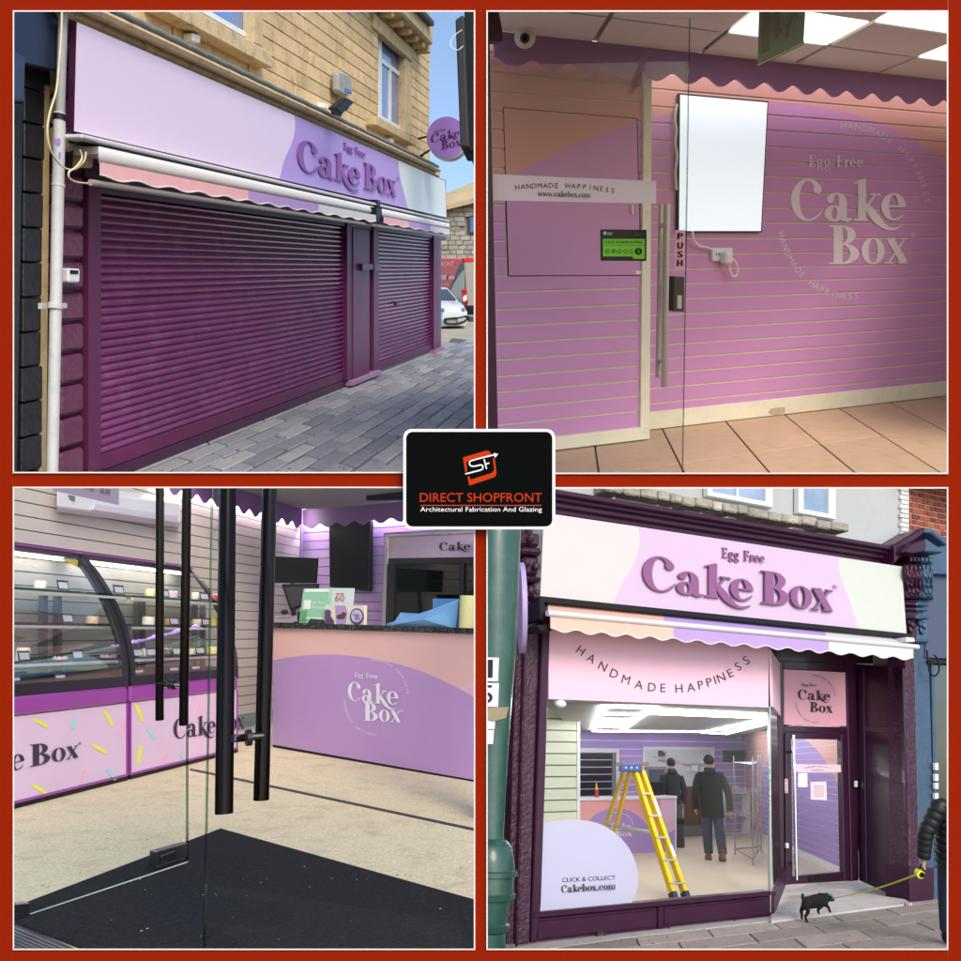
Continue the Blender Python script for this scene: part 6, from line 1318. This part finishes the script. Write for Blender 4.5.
bt = thing('sauce_bottle', 'red bottle with yellow cap standing on the small counter', 'bottle', ICn.hit(597, 799, -.1))
bc = ICn.hit(597, 799.4, -.1); q = bc.y / F
mk('body', lathe(bc, up, [(1.9 * q, 0), (2 * q, 1 * q), (1.9 * q, 7 * q), (1.3 * q, 9 * q)], 14), mat('bottle_red', (214, 44, 70), .3), bt, smooth=40)
mk('cap', lathe(bc + up * 9 * q, up, [(1.35 * q, 0), (1.2 * q, 3 * q), (.7 * q, 4 * q), (.5 * q, 7 * q)], 12), mat('bottle_yellow', (240, 190, 60), .4), bt, smooth=40)
for x, w, m, lb in ((583, 4, m_upvc, 'crumpled white paper on the left of the small counter'), (628, 3, mat('cloth_blue', (120, 170, 220), .8), 'pale blue cloth on the small counter behind the ladder'), (656, 4, mat('cloth_blue', (0, 0, 0)), 'blue folded cloth on the right of the small counter')):
    c = ICn.hit(x, 798.6, -.12); q = c.y / F; dress('cloth', ball(c, (us * w * q, nin * w * q * .6, up * 1.6 * q), 10, 6), m, lb, 'cloth', smooth=50)
t4 = thing('till', 'black till screen standing on the small counter', 'till', ICn.hit(656, 799, -.2))
TC = ICn.shifted(-.2)
mk('screen', slab(TC, [(648.6, 782), (664.6, 782), (662, 792.4), (650, 792.4)], 0, .03), m_black, t4, bev=.003); mk('stand', slab(TC, [(654, 792), (659, 792), (660, 799), (653, 799)], -.005, .03), m_black, t4)
# serving shutter with frame
sh = thing('serving_shutter', 'black slatted serving shutter in a white frame', 'shutter', IB.hit(598, 798))
mk('frame', IB.rect(578, 619.4, .0060, .0083, .03, .05), m_upvc, sh); mk('frame', IB.rect(616.6, 619.4, -.026, .0060, .03, .05), m_upvc, sh)
for i in range(7):
    a = -.0262 + .0046 * i; mk('slat', IB.rect(579, 612, a + .0003, a + .0043, .01, .02), mat('shutter_black', (26, 26, 32), .3), sh, bev=.003)
mk('side', IB.rect(612.2, 616.5, -.026, .0060, .008, .02), mat('shutter_side', (120, 124, 130), .5), sh)
# kitchen hatch: opening with a small bright room behind
kt = thing('kitchen_hatch', 'white framed kitchen hatch in the purple rear wall', 'hatch', IB.hit(680, 788))
for r_ in ((643, 714.6, .0083, .0101), (643, 644.8, -.05, .0083), (713, 714.6, -.05, .0083)): mk('frame', IB.rect(*r_, .03, .05), m_upvc, kt)
KB = IB.shifted(.006)
mk('back_wall', KB.rect(644.8, 713, -.0165, .0083, 0, .01), mat('kitchen_wall', (198, 206, 208), .6, var=.06, scale=4), kt)
for (x0, x1, k) in ((660, 684, .0015), (684, 704, -.001), (690, 711, -.006), (656, 668, .0036)): mk('shelf', KB.rect(x0, x1, k - .0004, k, .05, .05), m_alu, kt)
for (x0, x1, k, h, c) in ((660, 663, .0036, .004, (120, 90, 70)), (664, 666, .0036, .003, (150, 120, 96)), (703, 709, -.001, .004, (222, 226, 228)), (692, 698, -.006, .0035, (226, 228, 226)), (700, 706, -.006, .0035, (206, 208, 210))): mk('stored_box', KB.rect(x0, x1, k, k + h, .045, .04), mat('store_%d_%d_%d' % c, c, .6), kt)
mk('oven', KB.rect(646, 667, -.0165, -.003, .06, .06), mat('oven_grey', (150, 158, 160), .3, metal=.4), kt); mk('oven_door', KB.rect(649, 664.6, -.0145, -.005, .064, .01), mat('oven_glass', (84, 92, 94), .1, coat=1), kt)
mk('lower_cabinet', KB.rect(684.6, 713, -.0425, -.0165, .012, .03), mat('cabinet_brown', (104, 78, 56), .5, var=.15, scale=8, stretch=(8, 8, 1)), kt)
mk('cabinet_gap', KB.rect(699, 699.6, -.0425, -.017, .016, .01), m_black, kt)
mk('kitchen_floor', KB.rect(683, 714, -.052, -.0426, .01, .03), mat('kitchen_grey', (112, 118, 120), .6), kt)
cbx = mk('cardboard_box', slab(ICn.shifted(-.35), [(623, 762.6), (648.6, 762), (648.6, 766), (623, 766.6)], 0, .15), mat('cardboard', (186, 150, 104), .8), label='flat cardboard box resting behind the top of the ladder', cat='box')
# telly, camera, white shelf unit
dress('wall_screen', slab(IB, [(725, 750.2), (745.2, 750), (745, 761.8), (725.2, 762)], .06, .05), m_black, 'small black screen on the purple rear wall in the far corner', 'screen', bev=.004)
cc4 = IB.hit(738.8, 737, .06); dress('dome_camera', ball(cc4, (us * .03, nin * .03, up * .026), 12, 8), m_upvc, 'small white camera under the ceiling at the far corner', 'camera', smooth=50)
ws = thing('white_shelf_unit', 'low white shelf unit against the purple rear wall', 'shelf', IB.hit(737, 836))
WSP = IB.shifted(.16)
for x0, x1 in ((724, 725.2), (748.6, 750.4)): mk('side', slab(WSP, [(x0, 793), (x1, 793), (x1, 836.6), (x0, 836)], 0, .15), m_upvc, ws)
for y in (792, 813.4, 833): mk('shelf', slab(WSP, [(724, y), (750.4, y + .2), (750.4, y + 2), (724, y + 1.8)], .004, .15), m_upvc, ws)
dress('white_box', slab(WSP, [(735, 786), (739.6, 786), (739.6, 792), (735, 792)], -.03, .06), m_upvc, 'small white box standing on the low shelf unit', 'box')
# chrome wire rack
rk = thing('wire_rack', 'tall chrome wire shelving rack near the corner window', 'rack', G4.hit(753, 865, .02))
m_cw4 = mat('rack_chrome', (168, 170, 174), .25, metal=.9)
posts = [((733.6, 756), (735.2, 855)), ((752.8, 757), (753.2, 866)), ((758.6, 755), (757, 853)), ((761.2, 755), (761.6, 853))]
PR = Pl(G4.hit(744, 858), up.cross(us)); gpts = [G4.hit(*b, .02) for a, b in posts]
tops = []
for (a, b), g in zip(posts, gpts):
    pl = Pl(g, up.cross(Vector((1, 0, 0)))); t = pl.hit(*a); tops.append(t); mk('post', tube([g, t], .010, 8), m_cw4, rk, smooth=40)
for f in (.06, .42, .66, .93):
    c = [g + (t - g) * f for g, t in zip(gpts, tops)]; qd = [c[0], c[1], c[3], c[2]]
    mk('wire_shelf', join(*[tube([qd[i], qd[(i + 1) % 4]], .008, 6) for i in range(4)] + [tube([qd[0] + (qd[3] - qd[0]) * u, qd[1] + (qd[2] - qd[1]) * u], .004, 5) for u in (.2, .4, .6, .8)]), m_cw4, rk, smooth=40)
# bin
bn = thing('waste_bin', 'dark grey waste bin with a black liner at the counter end', 'bin', G4.hit(681, 848, .02))
bb = G4.hit(680.6, 847.6, .02); q = bb.y / F
mk('bin', lathe(bb, up, [(4 * q, 0), (4.2 * q, .5 * q), (5 * q, 26 * q), (5.3 * q, 26.4 * q)], 18), mat('bin_grey', (62, 62, 66), .5), bn, smooth=40)
mk('liner', lathe(bb + up * 22 * q, up, [(5.4 * q, 0), (5.9 * q, 2 * q), (5.6 * q, 5 * q), (5 * q, 5.4 * q), (4.6 * q, 3 * q)], 14), m_black, bn, smooth=60)
# ---- step ladder
ld = thing('step_ladder', 'yellow step ladder with blue top standing behind the shop window', 'ladder', G4.hit(668, 900, .03))
m_yl = mat('ladder_yellow', (236, 196, 12), .4, var=.04); m_bt = mat('ladder_blue', (54, 84, 160), .4); m_lal = mat('ladder_alu', (176, 178, 178), .35, metal=.6)
LFf = [G4.hit(674.4, 899.6, .02), G4.hit(686.8, 899, .02)]                       # feet of the step side
plt = Pl(G4.hit(655, 893), up.cross(Vector((1, 0, 0))))
LT = [plt.hit(634.6, 770.5), plt.hit(641.6, 771)]; RT = [plt.hit(624, 770.5), plt.hit(630, 771)]
RFf = [G4.hit(592, 868, .02), G4.hit(604.6, 869, .02)]
def rail(a, b, w, d, m, nm): 
    ax = (b - a).normalized(); s = (us - ax * us.dot(ax)).normalized(); f = ax.cross(s)
    return mk(nm, prism([a - s * w - f * d, a + s * w - f * d, a + s * w + f * d, a - s * w + f * d], b - a), m, ld, bev=.003)
for a, b in zip(LFf, LT): rail(a, b, .020, .030, m_yl, 'rail'); rail(a - up * .004, a + (b - a) * .05, .024, .034, mat('ladder_foot', (40, 52, 76), .6), 'foot')
for a, b in zip(RFf, RT): rail(a, b, .013, .022, m_yl, 'rear_leg')
for i, f in enumerate((.11, .28, .45, .62, .8)):
    a, b = [p + (t - p) * f for p, t in zip(LFf, LT)]; s = (b - a).normalized(); f_ = s.cross(up).normalized() * .045
    mk('step', prism([a - f_ - s * .01, b - f_ + s * .01, b + f_ + s * .01, a + f_ - s * .01], up * .016), m_lal, ld, bev=.003)
for f in (.3, .6, .83):
    a, b = [p + (t - p) * f for p, t in zip(RFf, RT)]; mk('cross_bar', tube([a, b], .010, 8), m_lal, ld, smooth=40)
for f in (.48,):
    for (a0_, a1_), (b0_, b1_) in zip(zip(LFf, LT), zip(RFf, RT)): mk('spreader', tube([a0_ + (a1_ - a0_) * f, b0_ + (b1_ - b0_) * f], .010, 8), m_lal, ld, smooth=40)
mk('top_cap', slab(plt, [(621, 764.4), (641.6, 763), (642.8, 771.6), (620, 771.4)], .06, .14), m_bt, ld, bev=.008)
for i in range(3): mk('tool_hole', ell(plt, 626 + 5.6 * i, 767.6, .9, .9, .064, .004, 10), m_upvc, ld)
a, b = LFf[1], LT[1]
for f, h in ((.68, .16), (.34, .1)):
    c = a + (b - a) * f; d = (b - a).normalized(); s = (us - d * us.dot(d)).normalized(); nn = d.cross(s); nn = nn if nn.y < 0 else -nn
    mk('label', prism([c - s * .016 - d * h * .5 + nn * .034, c + s * .016 - d * h * .5 + nn * .034, c + s * .016 + d * h * .5 + nn * .034, c - s * .016 + d * h * .5 + nn * .034], nn * .002), m_upvc, ld)
# ================================================================ people and the dog
def skin_obj(name, pts, edges, radii, m, parent, sub=2, root=0):
    b = BASE[parent] if parent is not None else Vector((0, 0, 0))
    me = bpy.data.meshes.new(name); me.from_pydata([p - b for p in pts], edges, []); o = bpy.data.objects.new(name, me); COL.objects.link(o)
    md = o.modifiers.new('skin', 'SKIN'); md.use_smooth_shade = True
    sd = o.modifiers.new('sub', 'SUBSURF'); sd.levels = sub; sd.render_levels = sub
    for i, v in enumerate(me.skin_vertices[0].data):
        v.radius = radii[i] if isinstance(radii[i], tuple) else (radii[i], radii[i]); v.use_root = (i == root)
    me.materials.append(m); o.parent = parent; BASE[o] = b; return o
def ringp(c, rx, ry, ax, ay, n=16): return [c + ax * rx * math.cos(math.tau * i / n) + ay * ry * math.sin(math.tau * i / n) for i in range(n)]
m_skin = mat('skin', (190, 140, 116), .55, var=.06, scale=30); m_hair = mat('hair_dark', (30, 24, 22), .7, var=.3, scale=60)
m_coat = mat('coat_black', (11, 11, 15), .85, var=.15, scale=14, bump=.5, bscale=20); m_jean = mat('jeans', (48, 58, 82), .85, var=.2, scale=16, bump=.4, bscale=30); m_boot = mat('boots_brown', (128, 78, 46), .6, var=.15, scale=20); m_sole = mat('boot_sole', (50, 38, 30), .8)
def person(label, foot, H, fwd, coat, trouser, shoe, hood, hairm, stride=.10, arms=None, coatlen=.42, leglift=0.0, faceup=False, slim=1.0, up=up):
    """standing or walking adult: local axes s (their right), f (their front), up"""
    f = (fwd - up * fwd.dot(up)).normalized(); s = f.cross(up).normalized()
    def p(x, y, z): return foot + s * x * H + f * y * H + up * z * H
    t = thing('person', label, 'person', foot)
    A = arms or [((-.100, 0, .785), (-.135, -.02, .63), (-.13, .05, .48)), ((.100, 0, .785), (.135, -.02, .63), (.13, .04, .48))]
    kn = [(-.055, stride * .5, .28, .045 + leglift, -stride * .1), (.055, -stride * .4, .29, .05, stride)]
    pts = [p(0, 0, .52), p(0, .0, .66), p(0, -.005, .79), p(0, .005, .855), p(0, .01, .93)]; ed = [(0, 1), (1, 2), (2, 3), (3, 4)]; rd = [(.05 * H, .04 * H), (.05 * H, .04 * H), (.04 * H, .035 * H), .033 * H, (.042 * H, .052 * H)]
    for a in A:
        b = len(pts); pts += [p(*q) for q in a]; ed += [(2, b), (b, b + 1), (b + 1, b + 2)]; rd += [.016 * H, .016 * H, .015 * H]
    fe = [(-.055, stride, .04), (.055, -stride, .05 + leglift)]; kk_ = [(-.055, stride * .55 + .02, .28), (.055, -stride * .35 + .02, .29)]
    for k, q in zip(kk_, fe):
        b = len(pts); pts += [p(k[0], 0, .47), p(*k), p(*q)]; ed += [(0, b), (b, b + 1), (b + 1, b + 2)]; rd += [.038 * H, .03 * H, .022 * H]
    skin_obj('body', pts, ed, rd, m_skin, t, 2)
    # head, face, hair
    hc = p(0, .012, .935)
    mk('head', ball(hc, (s * .046 * H, f * .056 * H, up * .064 * H), 18, 14), m_skin, t, smooth=60)
    mk('nose', ball(hc + f * .057 * H - up * .008 * H, (s * .009 * H, f * .012 * H, up * .014 * H), 8, 6), m_skin, t, smooth=60)
    for q in (-1, 1):
        mk('ear', ball(hc + s * q * .046 * H - up * .004 * H, (s * .006 * H, f * .012 * H, up * .018 * H), 8, 6), m_skin, t, smooth=60)
        mk('eye', ball(hc + f * .05 * H + s * q * .017 * H + up * .004 * H, (s * .006 * H, f * .005 * H, up * .004 * H), 8, 6), m_black, t, smooth=60)
    mk('mouth', ball(hc + f * .052 * H - up * .032 * H, (s * .013 * H, f * .004 * H, up * .003 * H), 8, 6), mat('lips', (150, 90, 84), .5), t, smooth=60)
    hr = mk('hat' if hood == 'hat' else 'hair', ball(hc + up * .014 * H - f * .010 * H, (s * .052 * H, f * .058 * H, up * .058 * H), 18, 12), hairm, t, smooth=60)
    if hood == 'hat': mk('hat_band', loft([ringp(hc + up * h * H - f * .006 * H, .053 * r * H, .060 * r * H, s, f, 20) for h, r in ((.0, 1.0), (.004, 1.06), (.022, 1.06), (.026, 1.0))]), hairm, t, smooth=50)
    # coat body
    rr = [(coatlen, .098, .075), (coatlen + .06, .100, .076), (.56, .098, .072), (.66, .098, .070), (.74, .112, .070), (.785, .112, .062), (.808, .098, .056), (.83, .066, .050), (.85, .046, .046), (.872, .050, .050), (.878, .042, .042)]
    mk('coat', loft([ringp(p(0, -.004, h), a * H * slim, b * H, s, f, 20) for h, a, b in rr]), coat, t, smooth=60)
    mk('hood', ball(p(0, -.045, .835), (s * .06 * H, f * .035 * H, up * .035 * H), 14, 10), coat, t, smooth=60)
    mk('back_seam', tube([p(0, -.078, h) for h in (coatlen + .01, .56, .66, .74)], .003 * H, 5), m_black, t, smooth=60)
    for a in A:
        a0 = (math.copysign(.06, a[0][0]), 0, .785); P = cr(([p(*a0)] if (p(*a0) - p(*a[0])).length > .05 * H else []) + [p(*q) for q in a], 6); P = [Vector(q) for q in P]; n = len(P)
        mk('sleeve', tube(P, [(.044 - .013 * i / (n - 1)) * H for i in range(n)], 14), coat, t, smooth=60)
        e = P[-1]; d = (P[-1] - P[-2]).normalized(); sd = d.cross(f).normalized() if abs(d.dot(f)) < .9 else s
        HV = [e, e + d * .03 * H]; pl_ = [e - d * .01 * H, e + d * .022 * H, e + d * .04 * H]
        hp, he, hrd = list(pl_), [(0, 1), (1, 2)], [.014 * H, .017 * H, .014 * H]
        for j, (o_, L) in enumerate(((-.014, .034), (-.005, .040), (.005, .038), (.013, .030))):
            b = len(hp); r0 = pl_[2] + f * o_ * H; hp += [r0 + d * .012 * H, r0 + d * L * .65 * H + sd * .004 * H, r0 + d * L * .9 * H + sd * .012 * H]; he += [(2, b), (b, b + 1), (b + 1, b + 2)]; hrd += [.006 * H, .0055 * H, .0045 * H]
        b = len(hp); hp += [pl_[1] + f * .016 * H + d * .01 * H, pl_[1] + f * .024 * H + d * .026 * H]; he += [(1, b), (b, b + 1)]; hrd += [.006 * H, .005 * H]
        skin_obj('hand', hp, he, hrd, m_skin, t, 1)
    for k, q in zip(kk_, fe):
        P = [Vector(v) for v in cr([p(k[0] * .9, 0, .50), p(*k), p(q[0], q[1] - .01, q[2] + .02)], 5)]; n = len(P)
        mk('trouser_leg', tube(P, [(.062 - .02 * (i / (n - 1)) ** .8) * H for i in range(n)], 14), trouser, t, smooth=60)
        b = p(*q); lift = q[2] - .04
        sh_ = [ringp(b + up * (h - .04) * H + f * y * H, a * H, c * H, s, f, 14) for h, y, a, c in ((.0, .03, .030, .075), (.012, .03, .033, .078), (.03, .028, .031, .07), (.05, .0, .028, .04), (.09, -.012, .030, .034), (.10, -.012, .028, .032))]
        mk('boot', loft(sh_), shoe, t, smooth=50)
        mk('sole', loft([ringp(b + up * (h - .04) * H + f * .03 * H, a * H, c * H, s, f, 14) for h, a, c in ((-.006, .031, .077), (.006, .034, .08))]), m_sole, t, smooth=50)
    return t, p
# man in the dark coat walking away into the shop
ft = G4.hit(716, 860.5, .02); H = (862 - 761) * ft.y / F
back = (din * 1.0 + us * -.08)
person('person in a black hooded coat, jeans and brown boots walking away inside the shop', ft, H, back, m_coat, m_jean, m_boot, 'hat', mat('hat_black', (26, 26, 30), .9), stride=.075, coatlen=.40, slim=1.16, arms=[((-.115, 0, .785), (-.165, -.03, .63), (-.16, .03, .49)), ((.115, 0, .785), (.165, -.02, .63), (.175, .0, .46))])
# person behind the small counter
ft2 = G4.hit(676, 845, .02); H2 = (846 - 763) * ft2.y / F
person('person in a dark hooded top standing beyond the end of the small counter', ft2, H2, din - us * .2, mat('hoodie_dark', (40, 42, 50), .9, var=.15, scale=20), mat('trouser_grey', (92, 94, 98), .9), m_sole, 'hair', m_hair, stride=.03, coatlen=.46)
# dog walker at the right edge
ft3 = G4.hit(958, 946, .0); H3 = (946 - 780) * ft3.y / F
hnd = None
m_puf = mat('puffer_black', (22, 23, 28), .5, var=.1, scale=10)
rgt = Vector((1, 0, 0)); rgt = (rgt - up * rgt.dot(up)).normalized(); fwd3 = (rgt * .45 + up.cross(rgt) * (1 if up.cross(rgt).y > 0 else -1)).normalized()
upk = up; up = up3 = (Pl(ft3, Vector((0, -1, 0))).hit(956, 779) - ft3).normalized()
fw3 = (fwd3 - up * fwd3.dot(up)).normalized(); s3 = fw3.cross(up).normalized()
def loc3(px, py, d=0):
    pl = Pl(ft3 + Vector((0, d, 0)), Vector((0, -1, 0))); w = pl.hit(px, py) - ft3; return (w.dot(s3) / H3, w.dot(fw3) / H3, w.dot(up) / H3)
shl, elb, wri = loc3(940, 805), loc3(925.5, 832), loc3(923.5, 857)
tw, pw = person('person in black quilted jacket and jeans walking a dog at the right edge', ft3, H3, fw3, m_puf, mat('jeans_dark', (30, 38, 62), .85, var=.2, scale=20), m_black, 'hair', m_hair, stride=.06, coatlen=.46, arms=[(shl, elb, wri), ((.100, 0, .785), (.135, -.02, .63), (.13, .05, .48))], slim=1.1, up=up3)
for i in range(7):
    h = .49 + .045 * i; a = .102 * 1.1 if h < .7 else .108 * 1.1
    mk('quilt_roll', loft([ringp(ft3 + up * (h + dz) * H3 - fw3 * .004 * H3, (a + e) * H3, (.078 + e) * H3, s3, fw3, 20) for dz, e in ((0, 0), (.012, .007), (.022, .009), (.032, .007), (.044, 0))]), m_puf, tw, smooth=70)
S0, S1, S2 = [ft3 + s3 * q[0] * H3 + fw3 * q[1] * H3 + up * q[2] * H3 for q in (shl, elb, wri)]
for i in range(8):
    u = (i + .5) / 8; c = S0 + (S1 - S0) * (u * 2) if u < .5 else S1 + (S2 - S1) * (u * 2 - 1); d = ((S1 - S0) if u < .5 else (S2 - S1)).normalized(); r_ = (.052 - .013 * u) * H3; L = .04 * H3
    mk('quilt_roll', tube([c - d * L * .6, c - d * L * .3, c, c + d * L * .3, c + d * L * .6], [r_ * .92, r_ * 1.0, r_ * 1.02, r_ * 1.0, r_ * .92], 14), m_puf, tw, smooth=70)
up = upk
# dog
db = G4.hit(818, 921.5); q = db.y / F
DPl = Pl(db, Vector((0, -1, 0)))
m_dog = mat('dog_black', (20, 19, 20), .75, var=.3, scale=40, bump=.6, bscale=90, dirt=((70, 52, 38), .3, 25))
dg = thing('dog', 'small black dog with curled-up tail and teal collar on a yellow lead', 'dog', db)
def dz(x, y, d=0.0): return Pl(db + Vector((0, d, 0)), Vector((0, -1, 0))).hit(780 + x / 5.653, 860 + y / 5.653)
W_ = .035
P = [dz(140, 232), dz(190, 238), dz(235, 228), dz(258, 212), dz(280, 208), dz(297, 222), dz(304, 230)]; ed = [(i, i + 1) for i in range(6)]; rd = [4.7 * q, 5.2 * q, 6.2 * q, 4.9 * q, 4.4 * q, 2.6 * q, 1.5 * q]
def leg(root, pts, r):
    b = len(P); P.extend(pts); ed.append((root, b)); ed.extend((b + i, b + i + 1) for i in range(len(pts) - 1)); rd.extend(x * q for x in r)
leg(0, [dz(135, 262, W_), dz(118, 288, W_), dz(124, 310, W_), dz(122, 330, W_), dz(128, 334, W_)], (3.0, 1.9, 1.3, 1.15, 1.1))
leg(0, [dz(150, 268, -W_), dz(162, 292, -W_), dz(142, 320, -W_), dz(150, 345, -W_), dz(160, 349, -W_)], (3.2, 2.0, 1.4, 1.25, 1.2))
leg(2, [dz(232, 258, W_), dz(214, 282, W_), dz(218, 300, W_), dz(226, 304, W_)], (2.4, 1.5, 1.2, 1.1))
leg(2, [dz(258, 252, -W_), dz(274, 268, -W_), dz(282, 292, -W_), dz(286, 297, -W_)], (2.4, 1.5, 1.2, 1.1))
leg(0, [dz(130, 220), dz(126, 206), dz(129, 192), dz(133, 190)], (1.7, 1.5, 1.3, .9))
skin_obj('body', P, ed, rd, m_dog, dg, 2, root=1)
for x, y, d in ((262, 192, -.012), (246, 190, .012)): mk('ear', ball(dz(x - 20, y + 4, d), (Vector((1, 0, -.5)) * 1.8 * q, Vector((0, 1, 0)) * .8 * q, Vector((.3, 0, 1)) * 1.6 * q), 10, 8), m_dog, dg, smooth=60)
cth = [dz(272, 194, -.02), dz(290, 200, -.03), dz(297, 212, -.03), dz(294, 222, -.02)]
mk('collar', tube([Vector(v) for v in cr(cth, 4)], 1.0 * q, 8), mat('collar_teal', (60, 170, 160), .5), dg, smooth=50)
mk('eye', ball(dz(296, 216, -.06 * 0 - .03), (Vector((1, 0, 0)) * .4 * q, Vector((0, 1, 0)) * .4 * q, Vector((0, 0, 1)) * .4 * q), 8, 6), m_sole, dg, smooth=60)
# lead and handle
ha = S2 + (S2 - S1).normalized() * .05 * H3
hp_ = Pl(ha, Vector((0, -1, 0))).hit(919.5, 873.4); qh = ha.y / F
le = thing('dog_lead', 'yellow retractable lead stretched from the dog to the walker', 'dog lead', hp_)
le0 = dz(302, 216, -.01)
dirv = (hp_ - le0); sg_ = up * .004
lp = [le0 + dirv * t - up * .016 * math.sin(math.pi * t) for t in [i / 10 for i in range(11)]]
lw = [sg_ * (.7 + .8 * i / 10) for i in range(11)]
mk('tape', ([a - b for a, b in zip(lp, lw)] + [a + b for a, b in zip(lp, lw)], [(i, i + 1, 12 + i, 11 + i) for i in range(10)]), mat('lead_yellow', (206, 222, 50), .5), le)
mk('reel', tube([hp_ - Vector((0, .02, 0)), hp_ + Vector((0, .02, 0))], 4.0 * qh, 20), mat('lead_yellow', (0, 0, 0)), le, smooth=40)
mk('reel_cover', tube([hp_ - Vector((-.006, .026, 0)), hp_ + Vector((.006, .026, 0))], 2.6 * qh, 18), m_black, le, smooth=40)
mk('grip', tube([hp_ + Vector((2.4 * qh, 0, -1 * qh)), hp_ + Vector((4.4 * qh, 0, 3 * qh)), hp_ + Vector((4.0 * qh, 0, 8 * qh)), hp_ + Vector((1 * qh, 0, 9 * qh)), hp_ + Vector((0, 0, 4 * qh))], .9 * qh, 8), m_black, le, smooth=50)
